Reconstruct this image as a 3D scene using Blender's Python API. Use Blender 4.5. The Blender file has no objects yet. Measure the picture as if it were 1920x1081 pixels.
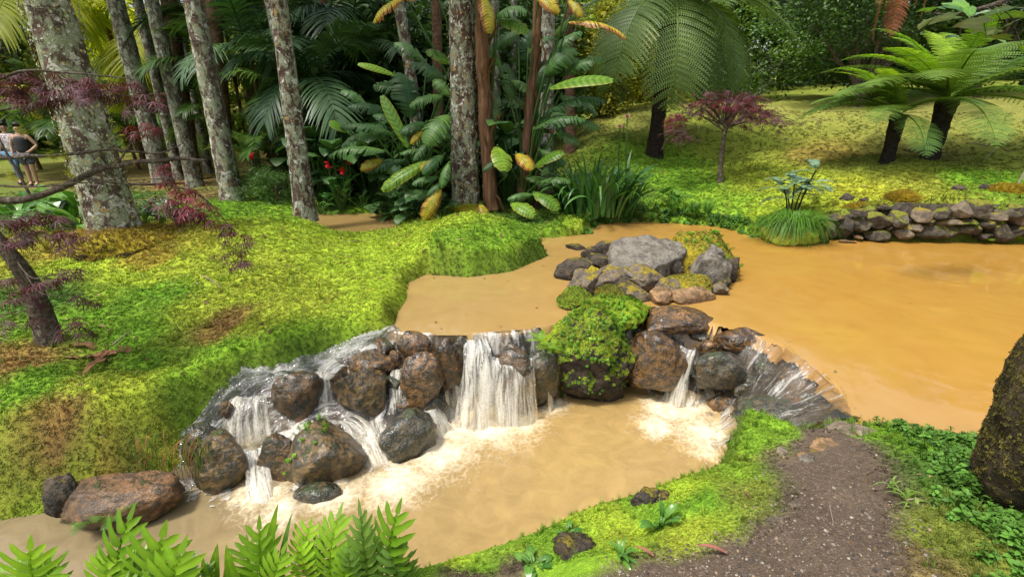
import bpy, math, random
import numpy as np
from mathutils import Vector, Matrix, Euler

# ------------------------------------------------------------------ camera, world, sun, exposure
SC = bpy.context.scene
COL = SC.collection
CAM_H, PITCH, FPX = 2.1, math.radians(19.8), 960.0
cam_d = bpy.data.cameras.new('camera'); cam = bpy.data.objects.new('camera', cam_d); COL.objects.link(cam)
cam.location = (0, 0, CAM_H); cam.rotation_euler = (math.pi/2 - PITCH, 0, 0)
cam_d.sensor_width = 36; cam_d.lens = 18; cam_d.clip_start = 0.05; cam_d.clip_end = 500
SC.camera = cam

SUN_EL, SUN_AZ = math.radians(64), math.radians(-125)      # azimuth measured from +Y (view direction) towards +X
world = bpy.data.worlds.new('World'); SC.world = world; world.use_nodes = True
wn = world.node_tree; wn.nodes.clear()
sky = wn.nodes.new('ShaderNodeTexSky'); sky.sky_type = 'NISHITA'; sky.sun_disc = False
sky.sun_elevation = SUN_EL; sky.sun_rotation = SUN_AZ
sky.air_density = 1.0; sky.dust_density = 4.0; sky.ozone_density = 1.0
hs = wn.nodes.new('ShaderNodeHueSaturation'); hs.inputs['Saturation'].default_value = 0.45
bg = wn.nodes.new('ShaderNodeBackground'); bg.inputs['Strength'].default_value = 0.15
wo = wn.nodes.new('ShaderNodeOutputWorld')
wn.links.new(sky.outputs[0], hs.inputs['Color']); wn.links.new(hs.outputs[0], bg.inputs[0]); wn.links.new(bg.outputs[0], wo.inputs[0])
sun_d = bpy.data.lights.new('sun', 'SUN'); sun_d.energy = 2.8; sun_d.angle = math.radians(9); sun_d.color = (1.0, 0.95, 0.86)
sun = bpy.data.objects.new('sun', sun_d); COL.objects.link(sun)
_d = Vector((math.sin(SUN_AZ)*math.cos(SUN_EL), math.cos(SUN_AZ)*math.cos(SUN_EL), math.sin(SUN_EL)))
sun.rotation_euler = _d.to_track_quat('Z', 'Y').to_euler(); sun.location = _d*30
vs = SC.view_settings; vs.view_transform = 'Standard'; vs.look = 'None'; vs.gamma = 1.0; vs.exposure = 0.68; vs.use_curve_mapping = False

# ------------------------------------------------------------------ helpers
R = np.random.RandomState(7); random.seed(7)
CP, SP = math.cos(PITCH), math.sin(PITCH)
def ray(u, v):
    a = (u-960)/FPX; b = (540.5-v)/FPX
    return np.array([a, CP+b*SP, -SP+b*CP])
def at(u, v, z=None, Y=None):
    """the point of the place seen in direction (u, v) that lies at height z or at distance Y"""
    d = ray(u, v)
    t = (z-CAM_H)/d[2] if z is not None else Y/d[1]
    return np.array([0, 0, CAM_H]) + d*t
def depth(p): return p[1]*CP-(p[2]-CAM_H)*SP

_tab = np.random.RandomState(3).rand(65536).astype(np.float64)
def vnoise(p):
    p = np.asarray(p, float); i = np.floor(p).astype(np.int64); f = p-i; f = f*f*f*(f*(f*6-15)+10)
    def h(dx, dy, dz):
        k = ((i[:,0]+dx)*73856093) ^ ((i[:,1]+dy)*19349663) ^ ((i[:,2]+dz)*83492791)
        k = (k ^ (k >> 13)) * 1274126177
        return _tab[(k ^ (k >> 16)) & 65535]
    x, y, z = f[:,0], f[:,1], f[:,2]
    l = lambda a, b, t: a+(b-a)*t
    return l(l(l(h(0,0,0),h(1,0,0),x), l(h(0,1,0),h(1,1,0),x), y), l(l(h(0,0,1),h(1,0,1),x), l(h(0,1,1),h(1,1,1),x), y), z)*2-1
def fbm(p, s=1.0, o=4, off=0.0):
    p = np.asarray(p, float)*s+off; r = 0; a = 1; t = 0
    for k in range(o): r = r+a*vnoise(p+k*17.3); t += a; a *= 0.5; p = p*2.03
    return r/t
def fbm2(x, y, s, o=4, off=0.0): return fbm(np.stack([x.ravel(), y.ravel(), np.full(x.size, .37)], 1), s, o, off).reshape(x.shape)
def sstep(a, b, x): t = np.clip((x-a)/(b-a), 0, 1); return t*t*(3-2*t)

def mesh(name, V, F, mats=(), col=None, uv=None, smooth=True, attrs=None):
    me = bpy.data.meshes.new(name)
    V = np.asarray(V, np.float32).reshape(-1, 3)
    if isinstance(F, np.ndarray): F = [F]
    F = [np.asarray(f, np.int32) for f in F if len(f)]
    nl = sum(f.size for f in F); nf = sum(len(f) for f in F)
    me.vertices.add(len(V)); me.vertices.foreach_set('co', V.ravel())
    me.loops.add(nl); me.polygons.add(nf)
    me.loops.foreach_set('vertex_index', np.concatenate([f.ravel() for f in F]))
    tot = np.concatenate([np.full(len(f), f.shape[1], np.int32) for f in F])
    me.polygons.foreach_set('loop_start', np.concatenate([[0], np.cumsum(tot)[:-1]]).astype(np.int32))
    if smooth: me.polygons.foreach_set('use_smooth', np.ones(nf, bool))
    me.update(calc_edges=True); me.validate()
    if col is not None:
        a = me.attributes.new('col', 'FLOAT_COLOR', 'POINT'); c = np.ones((len(V), 4), np.float32); c[:, :3] = col
        a.data.foreach_set('color', c.ravel())
    for k, val in (attrs or {}).items():
        a = me.attributes.new(k, 'FLOAT', 'POINT'); a.data.foreach_set('value', np.asarray(val, np.float32))
    if uv is not None:
        l = me.uv_layers.new(name='UVMap'); li = np.zeros(nl, np.int32); me.loops.foreach_get('vertex_index', li)
        l.data.foreach_set('uv', np.asarray(uv, np.float32)[li].ravel())
    for m in (mats if isinstance(mats, (list, tuple)) else [mats]): me.materials.append(m)
    return me
class MB:
    def __init__(s): s.V, s.Q, s.T, s.C, s.U, s.n = [], [], [], [], [], 0
    def add(s, V, F, c=None, uv=None):
        V = np.asarray(V, float); F = np.asarray(F, int)
        (s.Q if F.shape[1] == 4 else s.T).append(F+s.n); s.V.append(V); s.n += len(V)
        s.C.append(np.broadcast_to(np.array(c if c is not None else (1,1,1), float), (len(V), 3)))
        s.U.append(uv if uv is not None else np.zeros((len(V), 2)))
    def mesh(s, name, mats, smooth=True):
        F = []
        if s.Q: F.append(np.concatenate(s.Q))
        if s.T: F.append(np.concatenate(s.T))
        return mesh(name, np.concatenate(s.V), F, mats, np.concatenate(s.C), np.concatenate(s.U), smooth)
_labels = {}
def obj(name, me, parent=None, loc=None, rot=None, scl=None, mtx=None):
    o = bpy.data.objects.new(name, me); COL.objects.link(o)
    if parent is not None: o.parent = parent
    if mtx is not None: o.matrix_basis = Matrix(mtx)
    else:
        if loc is not None: o.location = loc
        if rot is not None: o.rotation_euler = rot
        if scl is not None: o.scale = scl if hasattr(scl, '__len__') else (scl,)*3
    return o
def tag(o, label, cat, group=None, kind=None):
    o['label'] = label; o['category'] = cat
    if group: o['group'] = group
    if kind: o['kind'] = kind
    if not group and label in _labels: print('DUPLICATE LABEL', label)
    _labels[label] = 1
    return o
def thing(name, label, cat, loc, group=None, rz=0):
    return tag(obj(name, None, loc=loc, rot=(0, 0, rz)), label, cat, group)
def struct(name, me, label=None):
    o = obj(name, me); o['kind'] = 'structure'
    if label: o['label'] = label
    return o

# geometry pieces
def strip(c, w, fold=None):
    """ribbon through centres c with half-width vectors w; fold lifts the edges along vectors"""
    c = np.asarray(c); w = np.asarray(w); k = len(c)
    if fold is None:
        V = np.empty((2*k, 3)); V[0::2] = c-w; V[1::2] = c+w
        i = np.arange(k-1)*2; return V, np.stack([i, i+1, i+3, i+2], 1)
    V = np.empty((3*k, 3)); V[0::3] = c-w+fold; V[1::3] = c; V[2::3] = c+w+fold
    i = np.arange(k-1)*3
    return V, np.concatenate([np.stack([i, i+1, i+4, i+3], 1), np.stack([i+1, i+2, i+5, i+4], 1)])
def smooth_path(P, n):
    P = np.asarray(P, float); m = len(P)
    t = np.linspace(0, m-1, n); i = np.clip(t.astype(int), 0, m-2); f = (t-i)[:, None]
    Q = np.vstack([2*P[0]-P[1], P, 2*P[-1]-P[-2]])
    a, b, c, d = Q[i], Q[i+1], Q[i+2], Q[i+3]
    return .5*((2*b)+(-a+c)*f+(2*a-5*b+4*c-d)*f*f+(-a+3*b-3*c+d)*f**3)
def tube(P, r, seg=8, cap=True):
    P = np.asarray(P, float); n = len(P); r = np.broadcast_to(np.asarray(r, float), (n,))
    T = np.gradient(P, axis=0); T /= np.linalg.norm(T, axis=1, keepdims=True)+1e-9
    u = np.cross(T[0], [0.3, 0.9, .1]); u /= np.linalg.norm(u); U = []
    for t in T:
        u = u-t*np.dot(u, t); u /= np.linalg.norm(u)+1e-9; U.append(u)
    U = np.array(U); W = np.cross(T, U); a = np.arange(seg)*2*math.pi/seg
    V = P[:, None]+r[:, None, None]*(np.cos(a)[None, :, None]*U[:, None]+np.sin(a)[None, :, None]*W[:, None])
    V = V.reshape(-1, 3); i = np.arange(n-1)[:, None]*seg; j = np.arange(seg)[None]; k = (j+1) % seg
    F = np.stack([i+j, i+k, i+seg+k, i+seg+j], -1).reshape(-1, 4)
    return V, F
def unit(v): v = np.asarray(v, float); return v/(np.linalg.norm(v)+1e-9)
def frame(p0, p1, up=(0, 0, 1), w=1.0, length=None, h=None):
    """matrix taking +Y to p0->p1 and +Z towards up; unit length maps to |p1-p0|"""
    p0 = np.asarray(p0, float); y = np.asarray(p1, float)-p0; L = np.linalg.norm(y) if length is None else length; y = unit(y)
    x = np.cross(y, up)
    if np.linalg.norm(x) < 1e-4: x = np.array([1., 0, 0])
    x = unit(x); z = np.cross(x, y)
    M = np.eye(4); M[:3, 0] = x*w; M[:3, 1] = y*L; M[:3, 2] = z*(L if h is None else h); M[:3, 3] = p0
    return Matrix(M.tolist())
def ico(sub):
    t = (1+5**.5)/2
    V = [(-1,t,0),(1,t,0),(-1,-t,0),(1,-t,0),(0,-1,t),(0,1,t),(0,-1,-t),(0,1,-t),(t,0,-1),(t,0,1),(-t,0,-1),(-t,0,1)]
    F = [(0,11,5),(0,5,1),(0,1,7),(0,7,10),(0,10,11),(1,5,9),(5,11,4),(11,10,2),(10,7,6),(7,1,8),(3,9,4),(3,4,2),(3,2,6),(3,6,8),(3,8,9),(4,9,5),(2,4,11),(6,2,10),(8,6,7),(9,8,1)]
    V = [unit(v) for v in V]
    for _ in range(sub):
        mid = {}; G = []
        def m(a, b):
            k = (min(a, b), max(a, b))
            if k not in mid: mid[k] = len(V); V.append(unit(V[a]+V[b]))
            return mid[k]
        for a, b, c in F:
            x, y, z = m(a, b), m(b, c), m(c, a); G += [(a, x, z), (b, y, x), (c, z, y), (x, y, z)]
        F = G
    return np.array(V), np.array(F)
ICO4 = ico(4); ICO3 = ico(3); ICO2 = ico(2); ICO1 = ico(1)

# materials
def newmat(name):
    m = bpy.data.materials.new(name); m.use_nodes = True; nt = m.node_tree; nt.nodes.clear()
    return m, nt
class NT:
    def __init__(s, name): s.m, s.t = newmat(name)
    def n(s, typ, ins=None, **pr):
        x = s.t.nodes.new(typ)
        for k, v in pr.items(): setattr(x, k, v)
        for k, v in (ins or {}).items(): s.set(x, k, v)
        return x
    def set(s, x, k, v):
        i = x.inputs[k]
        if isinstance(v, bpy.types.Node): s.t.links.new(v.outputs[0], i)
        elif isinstance(v, bpy.types.NodeSocket): s.t.links.new(v, i)
        elif isinstance(v, tuple) and len(v) == 3 and i.type == 'RGBA': i.default_value = v+(1,)
        else: i.default_value = v
    def noise(s, scale, detail=4, vec=None, rough=.55, dist=0):
        x = s.n('ShaderNodeTexNoise', {'Scale': scale, 'Detail': detail, 'Roughness': rough, 'Distortion': dist})
        if vec is not None: s.set(x, 'Vector', vec)
        return x
    def ramp(s, fac, stops, interp='LINEAR'):
        x = s.n('ShaderNodeValToRGB', {'Fac': fac}); x.color_ramp.interpolation = interp; e = x.color_ramp.elements
        while len(e) < len(stops): e.new(.5)
        for k, (p, c) in enumerate(stops):
            e[k].position = p; e[k].color = (c if isinstance(c, tuple) else (c, c, c))+(1,)
        return x
    def mix(s, f, a, b, typ='MIX'):
        x = s.n('ShaderNodeMix', data_type='RGBA', blend_type=typ)
        s.set(x, 0, f)
        for k, v in ((6, a), (7, b)): s.set(x, k, v)
        return x.outputs[2]
    def math(s, op, a, b=0.0, c=None):
        x = s.n('ShaderNodeMath', operation=op); s.set(x, 0, a); s.set(x, 1, b)
        if c is not None: s.set(x, 2, c)
        return x
    def bump(s, h, strength=.3, dist=.02): return s.n('ShaderNodeBump', {'Height': h, 'Strength': strength, 'Distance': dist})
    def out(s, sh): s.n('ShaderNodeOutputMaterial', {'Surface': sh}); return s.m
    def obj(s): return s.n('ShaderNodeTexCoord').outputs['Object']
    def pos(s): return s.n('ShaderNodeNewGeometry').outputs['Position']

def leaf_mat(name, c1, c2, rough=.42, trans=.3, tint=(1.25, 1.3, .5), spec=.35, edge=None, nscale=6, rnd=.35, vcol=False, veins=0):
    """leaf blade: two greens mixed by noise, brightness differing from leaf to leaf, some light through"""
    t = NT(name); n = t.noise(nscale, 3, t.obj())
    c = t.mix(t.ramp(n, [(.3, 0.), (.7, 1.)]), c1, c2)
    if edge:
        uv = t.n('ShaderNodeUVMap', uv_map='UVMap'); sx = t.n('ShaderNodeSeparateXYZ', {0: uv})
        e = t.math('ADD', sx.outputs[0], t.math('MULTIPLY', t.math('SUBTRACT', t.noise(nscale*1.5, 3, t.obj()), .5), edge[3]))
        c = t.mix(t.ramp(e, [(edge[2]-.08, 0.), (edge[2]+.05, 1.)]), c, edge[0])
        c = t.mix(t.ramp(e, [(edge[2]+.12, 0.), (edge[2]+.22, 1.)]), c, edge[1])
    if veins:
        vy = t.n('ShaderNodeSeparateXYZ', {0: t.n('ShaderNodeUVMap', uv_map='UVMap')}); w_ = t.math('SINE', t.math('MULTIPLY', vy.outputs[1], veins))
        c = t.mix(1.0, c, t.ramp(t.math('MULTIPLY_ADD', w_, .5, .5), [(0., .70), (1., 1.2)]), 'MULTIPLY')
    if vcol: c = t.mix(1.0, c, t.n('ShaderNodeAttribute', attribute_name='col').outputs[0], 'MULTIPLY')
    oi = t.n('ShaderNodeObjectInfo')
    br = t.n('ShaderNodeMapRange', {0: oi.outputs['Random'], 3: 1-rnd, 4: 1+rnd})
    c = t.n('ShaderNodeHueSaturation', {'Color': c, 'Value': br.outputs[0], 'Hue': t.n('ShaderNodeMapRange', {0: oi.outputs['Random'], 3: .515, 4: .485}).outputs[0]}).outputs[0]
    p = t.n('ShaderNodeBsdfPrincipled', {'Base Color': c, 'Roughness': rough, 'Specular IOR Level': spec})
    tr = t.n('ShaderNodeBsdfTranslucent', {'Color': t.mix(1.0, c, tint, 'MULTIPLY')})
    return t.out(t.n('ShaderNodeMixShader', {0: trans, 1: p, 2: tr}))

def inst_mat(name, trans=.25, rough=.6, mul=1.0):
    """ground cover: colour carried by each tuft"""
    t = NT(name); a = t.n('ShaderNodeAttribute', attribute_name='icol', attribute_type='INSTANCER')
    v = t.n('ShaderNodeAttribute', attribute_name='col')
    c = t.mix(1.0, a.outputs[0], v.outputs[0], 'MULTIPLY')
    p = t.n('ShaderNodeBsdfPrincipled', {'Base Color': c, 'Roughness': rough, 'Specular IOR Level': .25})
    tr = t.n('ShaderNodeBsdfTranslucent', {'Color': c})
    return t.out(t.n('ShaderNodeMixShader', {0: trans, 1: p, 2: tr}))

_srccol = bpy.data.collections.new('tuft_sources')
def scatter(name, src_me, P, rot, scl, col, label, cat=None, kind='stuff', parent=None):
    """one object: copies of a small tuft mesh at points P (ground cover nobody could count)"""
    P = np.asarray(P, np.float32); n = len(P)
    me = bpy.data.meshes.new(name); me.vertices.add(n); me.vertices.foreach_set('co', P.ravel())
    a = me.attributes.new('rot', 'FLOAT_VECTOR', 'POINT'); a.data.foreach_set('vector', np.asarray(rot, np.float32).ravel())
    s3 = np.asarray(scl, np.float32); s3 = np.repeat(s3[:, None], 3, 1) if s3.ndim == 1 else s3
    a = me.attributes.new('scl', 'FLOAT_VECTOR', 'POINT'); a.data.foreach_set('vector', s3.ravel())
    a = me.attributes.new('icol', 'FLOAT_COLOR', 'POINT'); c4 = np.ones((n, 4), np.float32); c4[:, :3] = col; a.data.foreach_set('color', c4.ravel())
    for m in src_me.materials: me.materials.append(m)
    src = bpy.data.objects.new(name+'_tuft', src_me)
    ng = bpy.data.node_groups.new(name, 'GeometryNodeTree')
    ng.interface.new_socket('Geometry', in_out='INPUT', socket_type='NodeSocketGeometry'); ng.interface.new_socket('Geometry', in_out='OUTPUT', socket_type='NodeSocketGeometry')
    gi = ng.nodes.new('NodeGroupInput'); go = ng.nodes.new('NodeGroupOutput'); ip = ng.nodes.new('GeometryNodeInstanceOnPoints')
    oi = ng.nodes.new('GeometryNodeObjectInfo'); oi.inputs['Object'].default_value = src; oi.inputs['As Instance'].default_value = True
    def na(k):
        x = ng.nodes.new('GeometryNodeInputNamedAttribute'); x.data_type = 'FLOAT_VECTOR'; x.inputs['Name'].default_value = k
        return [o for o in x.outputs if o.enabled][0]
    L = ng.links.new
    L(gi.outputs[0], ip.inputs['Points']); L(oi.outputs['Geometry'], ip.inputs['Instance']); L(na('rot'), ip.inputs['Rotation']); L(na('scl'), ip.inputs['Scale']); L(ip.outputs[0], go.inputs[0])
    o = obj(name, me, parent); md = o.modifiers.new('scatter', 'NODES'); md.node_group = ng
    o['kind'] = kind
    if label: o['label'] = label
    if cat: o['category'] = cat
    return o
def rot_to(nrm, spin):
    """euler angles turning +Z to the normals, after a random spin"""
    n = np.asarray(nrm); th = np.arccos(np.clip(n[:, 2], -1, 1)); ph = np.arctan2(n[:, 1], n[:, 0])
    cz, sz, ct, st, cs, ss = np.cos(ph), np.sin(ph), np.cos(th), np.sin(th), np.cos(spin), np.sin(spin)
    # M = Rz(ph) Ry(th) Rz(spin)
    m20 = -st*cs; m21 = st*ss; m22 = ct; m10 = sz*ct*cs+cz*ss; m00 = cz*ct*cs-sz*ss
    return np.stack([np.arctan2(m21, m22), -np.arcsin(np.clip(m20, -1, 1)), np.arctan2(m10, m00)], 1)
# ------------------------------------------------------------------ terrain: shore lines, heights, colours
ZL = -0.70                                              # level of the lower pool; the upper pond lies at 0
def xy(lst, z): return [at(u, v, z=(z if len(q) == 0 else q[0]))[:2] for (u, v, *q) in lst]
UP = np.array(xy([(742,622),(752,590),(770,560),(772,530),(800,516),(880,521),(960,511),(1032,480),(1005,460),(1000,447),(1040,447),(1098,440),
                  (1125,420),(1200,416),(1280,420),(1350,426),(1420,447),(1490,462),(1560,456),(1700,459),(1920,462)], 0)
              + [np.array(p) for p in ((9.2,7.7),(10.5,7.0),(10.5,4.5),(7.0,3.0),(4.2,2.9),(3.35,2.85))]
              + xy([(1790,822,.08),(1700,800,.06),(1640,783,.06),(1592,778,.04)], 0)
              + xy([(1580,752),(1545,705),(1465,650),(1400,624),(1320,604),(1235,590),(1190,585),(1060,590),(1000,618),(900,626),(820,628)], 0))
LIPL = np.array(xy([(742,622),(820,628),(900,626),(1000,618)], 0))
LIPR = np.array(xy([(1592,778),(1580,752),(1545,705),(1465,650),(1400,624),(1320,604),(1235,590)], 0))
BANKRUN = np.array(xy([(742,622,0),(700,640,-.04),(640,665,-.1),(560,692,-.17),(470,728,-.26),(410,765,-.32),(352,800,-.35)], 0))
BACKPOND = np.array(xy([(585,403),(718,401),(740,420),(720,438),(640,438),(588,425)], 0))
LOW = np.array(xy([(-60,1010),(60,990),(200,985),(330,935),(440,935),(520,925),(640,905),(740,872),(830,805),(880,785),(960,775),(1040,750),(1100,738),(1180,722),(1260,748),(1330,772),(1350,838)], ZL)
               + xy([(1310,842,.0),(1200,886,-.08),(1080,922,-.14),(960,970,-.2),(860,1003,-.25),(760,1035,-.3),(690,1078,-.34)], 0)
               + [np.array(p) for p in ((-1.0,2.05),(-1.6,1.75),(-2.6,1.6),(-6,1.45),(-8,2.6),(-5.5,3.1))])
CASL = np.array(xy([(742,622,0),(820,628,0),(900,626,0),(1000,618,0),(1030,640,-.1),(1050,752,ZL),(960,778,ZL),(880,788,ZL),(830,808,ZL),(740,875,ZL),(640,908,ZL),(520,930,ZL),(440,940,ZL),(345,940,ZL),
                    (352,800,-.35),(410,765,-.32),(470,728,-.26),(560,692,-.17),(640,665,-.1),(700,640,-.04)], 0))
CASR = np.array(xy([(1235,590,0),(1320,604,0),(1400,624,0),(1465,650,0),(1545,705,0),(1580,752,0),(1592,778,.02),(1500,790,0.02),(1350,842,ZL),(1330,775,ZL),(1260,750,ZL),(1180,725,ZL),(1150,640,-.3)], 0))
PATH = np.array(xy([(1500,800,.12),(1570,795,.1),(1650,832,.14),(1675,900,.24),(1700,960,.33),(1700,1100,.38),(1500,1300,.38),(1000,1300,.2),(1090,1110,.1),(1220,1040,.16),(1330,1020,.2),(1440,975,.24),(1470,930,.22),(1440,890,.18),(1455,845,.15)], 0))
WALL_LINE = np.array(xy([(1548,450),(1640,455),(1760,457),(1920,460)], 0)+[np.array((9.4,7.65))])

def inside(poly, x, y):
    r = np.zeros(x.shape, bool); n = len(poly)
    for i in range(n):
        (x0, y0), (x1, y1) = poly[i], poly[(i+1) % n]
        c = ((y0 > y) != (y1 > y)) & (x < (x1-x0)*(y-y0)/(y1-y0+1e-12)+x0)
        r ^= c
    return r
def dline(P, x, y, closed=False):
    d = np.full(x.shape, 1e9); s = np.zeros(x.shape); L = 0; n = len(P)
    for i in range(n if closed else n-1):
        a, b = P[i], P[(i+1) % n]; e = b-a; l2 = e@e
        t = np.clip(((x-a[0])*e[0]+(y-a[1])*e[1])/l2, 0, 1)
        q = np.hypot(x-a[0]-t*e[0], y-a[1]-t*e[1]); m = q < d
        d = np.where(m, q, d); s = np.where(m, L+t*math.sqrt(l2), s); L += math.sqrt(l2)
    return d, s
def sdist(poly, x, y):
    d = dline(poly, x, y, True)[0]; return np.where(inside(poly, x, y), -d, d)
class TPS:
    def __init__(s, pts, lam=.02):
        P = np.asarray(pts, float); s.P = P[:, :2]; n = len(P)
        K = s.k(s.P, s.P)+lam*np.eye(n); A = np.zeros((n+3, n+3)); A[:n, :n] = K; A[:n, n] = 1; A[:n, n+1:] = s.P; A[n, :n] = 1; A[n+1:, :n] = s.P.T
        s.w = np.linalg.solve(A, np.concatenate([P[:, 2], np.zeros(3)]))
    def k(s, a, b):
        r2 = ((a[:, None]-b[None])**2).sum(-1); return .5*r2*np.log(r2+1e-9)
    def __call__(s, x, y):
        q = np.stack([x.ravel(), y.ravel()], 1); out = np.empty(len(q)); n = len(s.P)
        for i in range(0, len(q), 20000):
            k = q[i:i+20000]; out[i:i+20000] = s.k(k, s.P)@s.w[:n]+s.w[n]+k@s.w[n+1:]
        return out.reshape(x.shape)
land_px = [(215,448,.36),(140,485,.26),(330,490,.22),(60,640,.06),(350,790,-.06),(420,715,0),(560,655,.12),(680,612,.17),(745,560,.15),(735,520,.15),(500,560,.15),(300,600,.1),(150,560,.1),
    (200,680,.02),(100,700,.03),(60,750,.03),(150,800,-.06),(280,800,-.1),(0,800,-.02),(0,870,-.15),(200,850,-.22),(840,438,.47),(872,404,.55),(915,430,.46),(800,445,.34),(950,470,.26),(700,560,.27),(660,585,.22),(760,470,.18),(640,445,.10),(560,428,.34),(590,470,.2),(1080,412,.2),(1020,425,.12),(740,398,.12),(640,395,.08),
    (430,372,.1),(300,380,.05),(100,362,-.05),(60,352,-.12),(300,305,.1),(360,320,.0),(950,398,.18),(1000,360,.25),(1120,388,.16),(1200,398,.15),
    (1225,290,.85),(1350,340,.52),(1350,404,.12),(1280,408,.1),(1450,378,.36),(1740,297,1.0),(1660,303,.98),
    (1480,786,.08),(1600,786,.08),(1750,826,.13),(1500,900,.2),(1500,1000,.3),(1300,1000,.14),(1100,1000,-.02),(1100,1060,.06),(900,1060,-.14),(1000,985,-.14),(1200,905,-.04),(1340,850,.02),(1700,900,.25),(1800,1000,.38),(1900,900,.32)]
land_w = [(3,14,1.15),(4,18,1.95),(10,18,2.1),(10,14,1.6),(14,14,2.0),(8.5,11,1.05),(8.5,9.0,.78),(7,8.9,.7),(6,9.0,.58),(10,8.6,.8),(4,9.7,.2),(2.6,10.2,.15),(-15,15,-.1),(-15,25,.2),(0,20,.7),(0,14,.4),(-5,25,.3),(14,30,3.2),(0,32,1.6),(-25,32,.4),(25,20,2.8),(20,9,1.6),
    (0,0,.35),(2,0,.45),(-2,0,-.1),(0,-3,.4),(3,-3,.5),(-4,0,-.3),(5,2,.5),(5,0,.5),(-1.2,1.2,-.3),(-8,4,-.1),(-10,6,.0),(-12,2,-.1),(12,3,.6),(-14,-4,0),(14,-4,.6),(-25,10,0)]
T_LAND = TPS([tuple(at(u, v, z=z)) for u, v, z in land_px]+land_w)
cas_px = [(742,624,-.02),(820,630,-.02),(900,628,-.02),(1000,622,-.02),(700,645,-.07),(650,668,-.12),(560,698,-.2),(480,735,-.28),(420,768,-.34),(700,690,-.22),(780,690,-.3),(620,740,-.36),(540,800,-.52),(460,820,-.6),(660,800,-.55),(740,780,-.52),
    (840,700,-.4),(860,770,-.68),(960,690,-.32),(960,768,-.7),(1040,745,-.72),(1020,670,-.3),(780,830,-.72),(640,900,-.76),(520,920,-.76),(400,930,-.76),(380,830,-.52)]
casr_px = [(1235,592,-.02),(1320,606,-.03),(1400,626,-.03),(1465,652,-.03),(1545,707,-.03),(1580,754,-.02),(1500,790,-.05),(1200,650,-.3),(1200,715,-.74),(1260,745,-.76),(1290,660,-.22),(1290,730,-.66),(1400,660,-.15),(1400,700,-.32),(1460,700,-.15),(1500,740,-.18),(1420,760,-.42),(1380,790,-.62),(1345,830,-.74),(1330,770,-.74),(1460,770,-.3)]
T_CL = TPS([tuple(at(u, v, z=z)) for u, v, z in cas_px], .01)
T_CR = TPS([tuple(at(u, v, z=z)) for u, v, z in casr_px], .01)

def cascade_z(x, y):
    """bed of the two cascades: two stepped, lumpy slopes"""
    zl = np.clip(T_CL(x, y), -.85, .02); zr = np.clip(T_CR(x, y), -.85, .02)
    z = np.where(x < .45, zl, zr)
    return z+(.06*fbm2(x, y, 4.5, 3)+.03*fbm2(x, y, 13, 3, 5))*sstep(-.01, -.14, z)
def ground_z(x, y):
    su, sl = sdist(UP, x, y), sdist(LOW, x, y); sb = sdist(BACKPOND, x, y)
    cl, cr = sdist(CASL, x, y), sdist(CASR, x, y); sc = np.minimum(cl, cr)
    z = T_LAND(x, y)
    far = np.hypot(x, y)
    moss = sstep(.05, .5, su)*sstep(.05, .5, sl)
    pth = sstep(.15, -.15, sdist(PATH, x, y))
    z = z+(.075*fbm2(x, y, 1.7, 3)+.045*fbm2(x, y, 5, 3, 9))*moss*(1-.75*pth)+.012*fbm2(x, y, 22, 3)
    # shores: land meets the pond at its level, with a soft overhanging shoulder
    z = np.where(z < .06, np.maximum(z, .05-2*sstep(.5, 2.2, su)), z)*sstep(-.02, .17, su)+(-.07)*(1-sstep(-.02, .17, su))
    wl = sstep(.0, .22+.38*sstep(-1.4, -2.4, x), sl); z = z*wl+(ZL-.12)*(1-wl)
    wb = sstep(-.05, .25, sb); z = z*wb-.1*(1-wb)
    wc = sstep(-.02, .24, sc); z = np.where(sc < .3, z*wc+np.minimum(z, cascade_z(x, y)-.05)*(1-wc), z)
    # stone wall on the right shore: the garden is held back behind it
    dw, sw = dline(WALL_LINE, x, y)
    z = np.where((dw < .33) & (su > -.05) & (x > WALL_LINE[0][0]-.05), np.minimum(z, -.15+5*np.maximum(dw-.26, 0)), z)
    z = np.where((su < 0) & (sc > 0), np.maximum(-.12+su*.8, -.6), z)
    z = np.where((sl < 0) & (sc > 0), np.minimum(z, np.maximum(ZL-.1+sl*.6, ZL-.4)), z)
    return z

# one sheet, finer where the photographer stands
def axis(segs):
    out = [segs[0][0]]
    for a, b, s0, s1 in segs:
        p = a
        while p < b-1e-6:
            f = (p-a)/(b-a); p = p+s0+(s1-s0)*f; out.append(min(p, b))
    return np.array(out)
GX = axis([(-60,-14,4.0,.5),(-14,-6,.4,.06),(-6,6.5,.033,.033),(6.5,14,.06,.4),(14,60,.5,4)])
GY = axis([(-12,1.0,1.6,.05),(1.0,6.5,.028,.033),(6.5,11.5,.04,.06),(11.5,24,.07,.4),(24,70,.5,4)])
XX, YY = np.meshgrid(GX, GY); ZZ = ground_z(XX, YY)
SU, SL, SB = sdist(UP, XX, YY), sdist(LOW, XX, YY), sdist(BACKPOND, XX, YY)
SCL, SCR, SPT = sdist(CASL, XX, YY), sdist(CASR, XX, YY), sdist(PATH, XX, YY)

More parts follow.
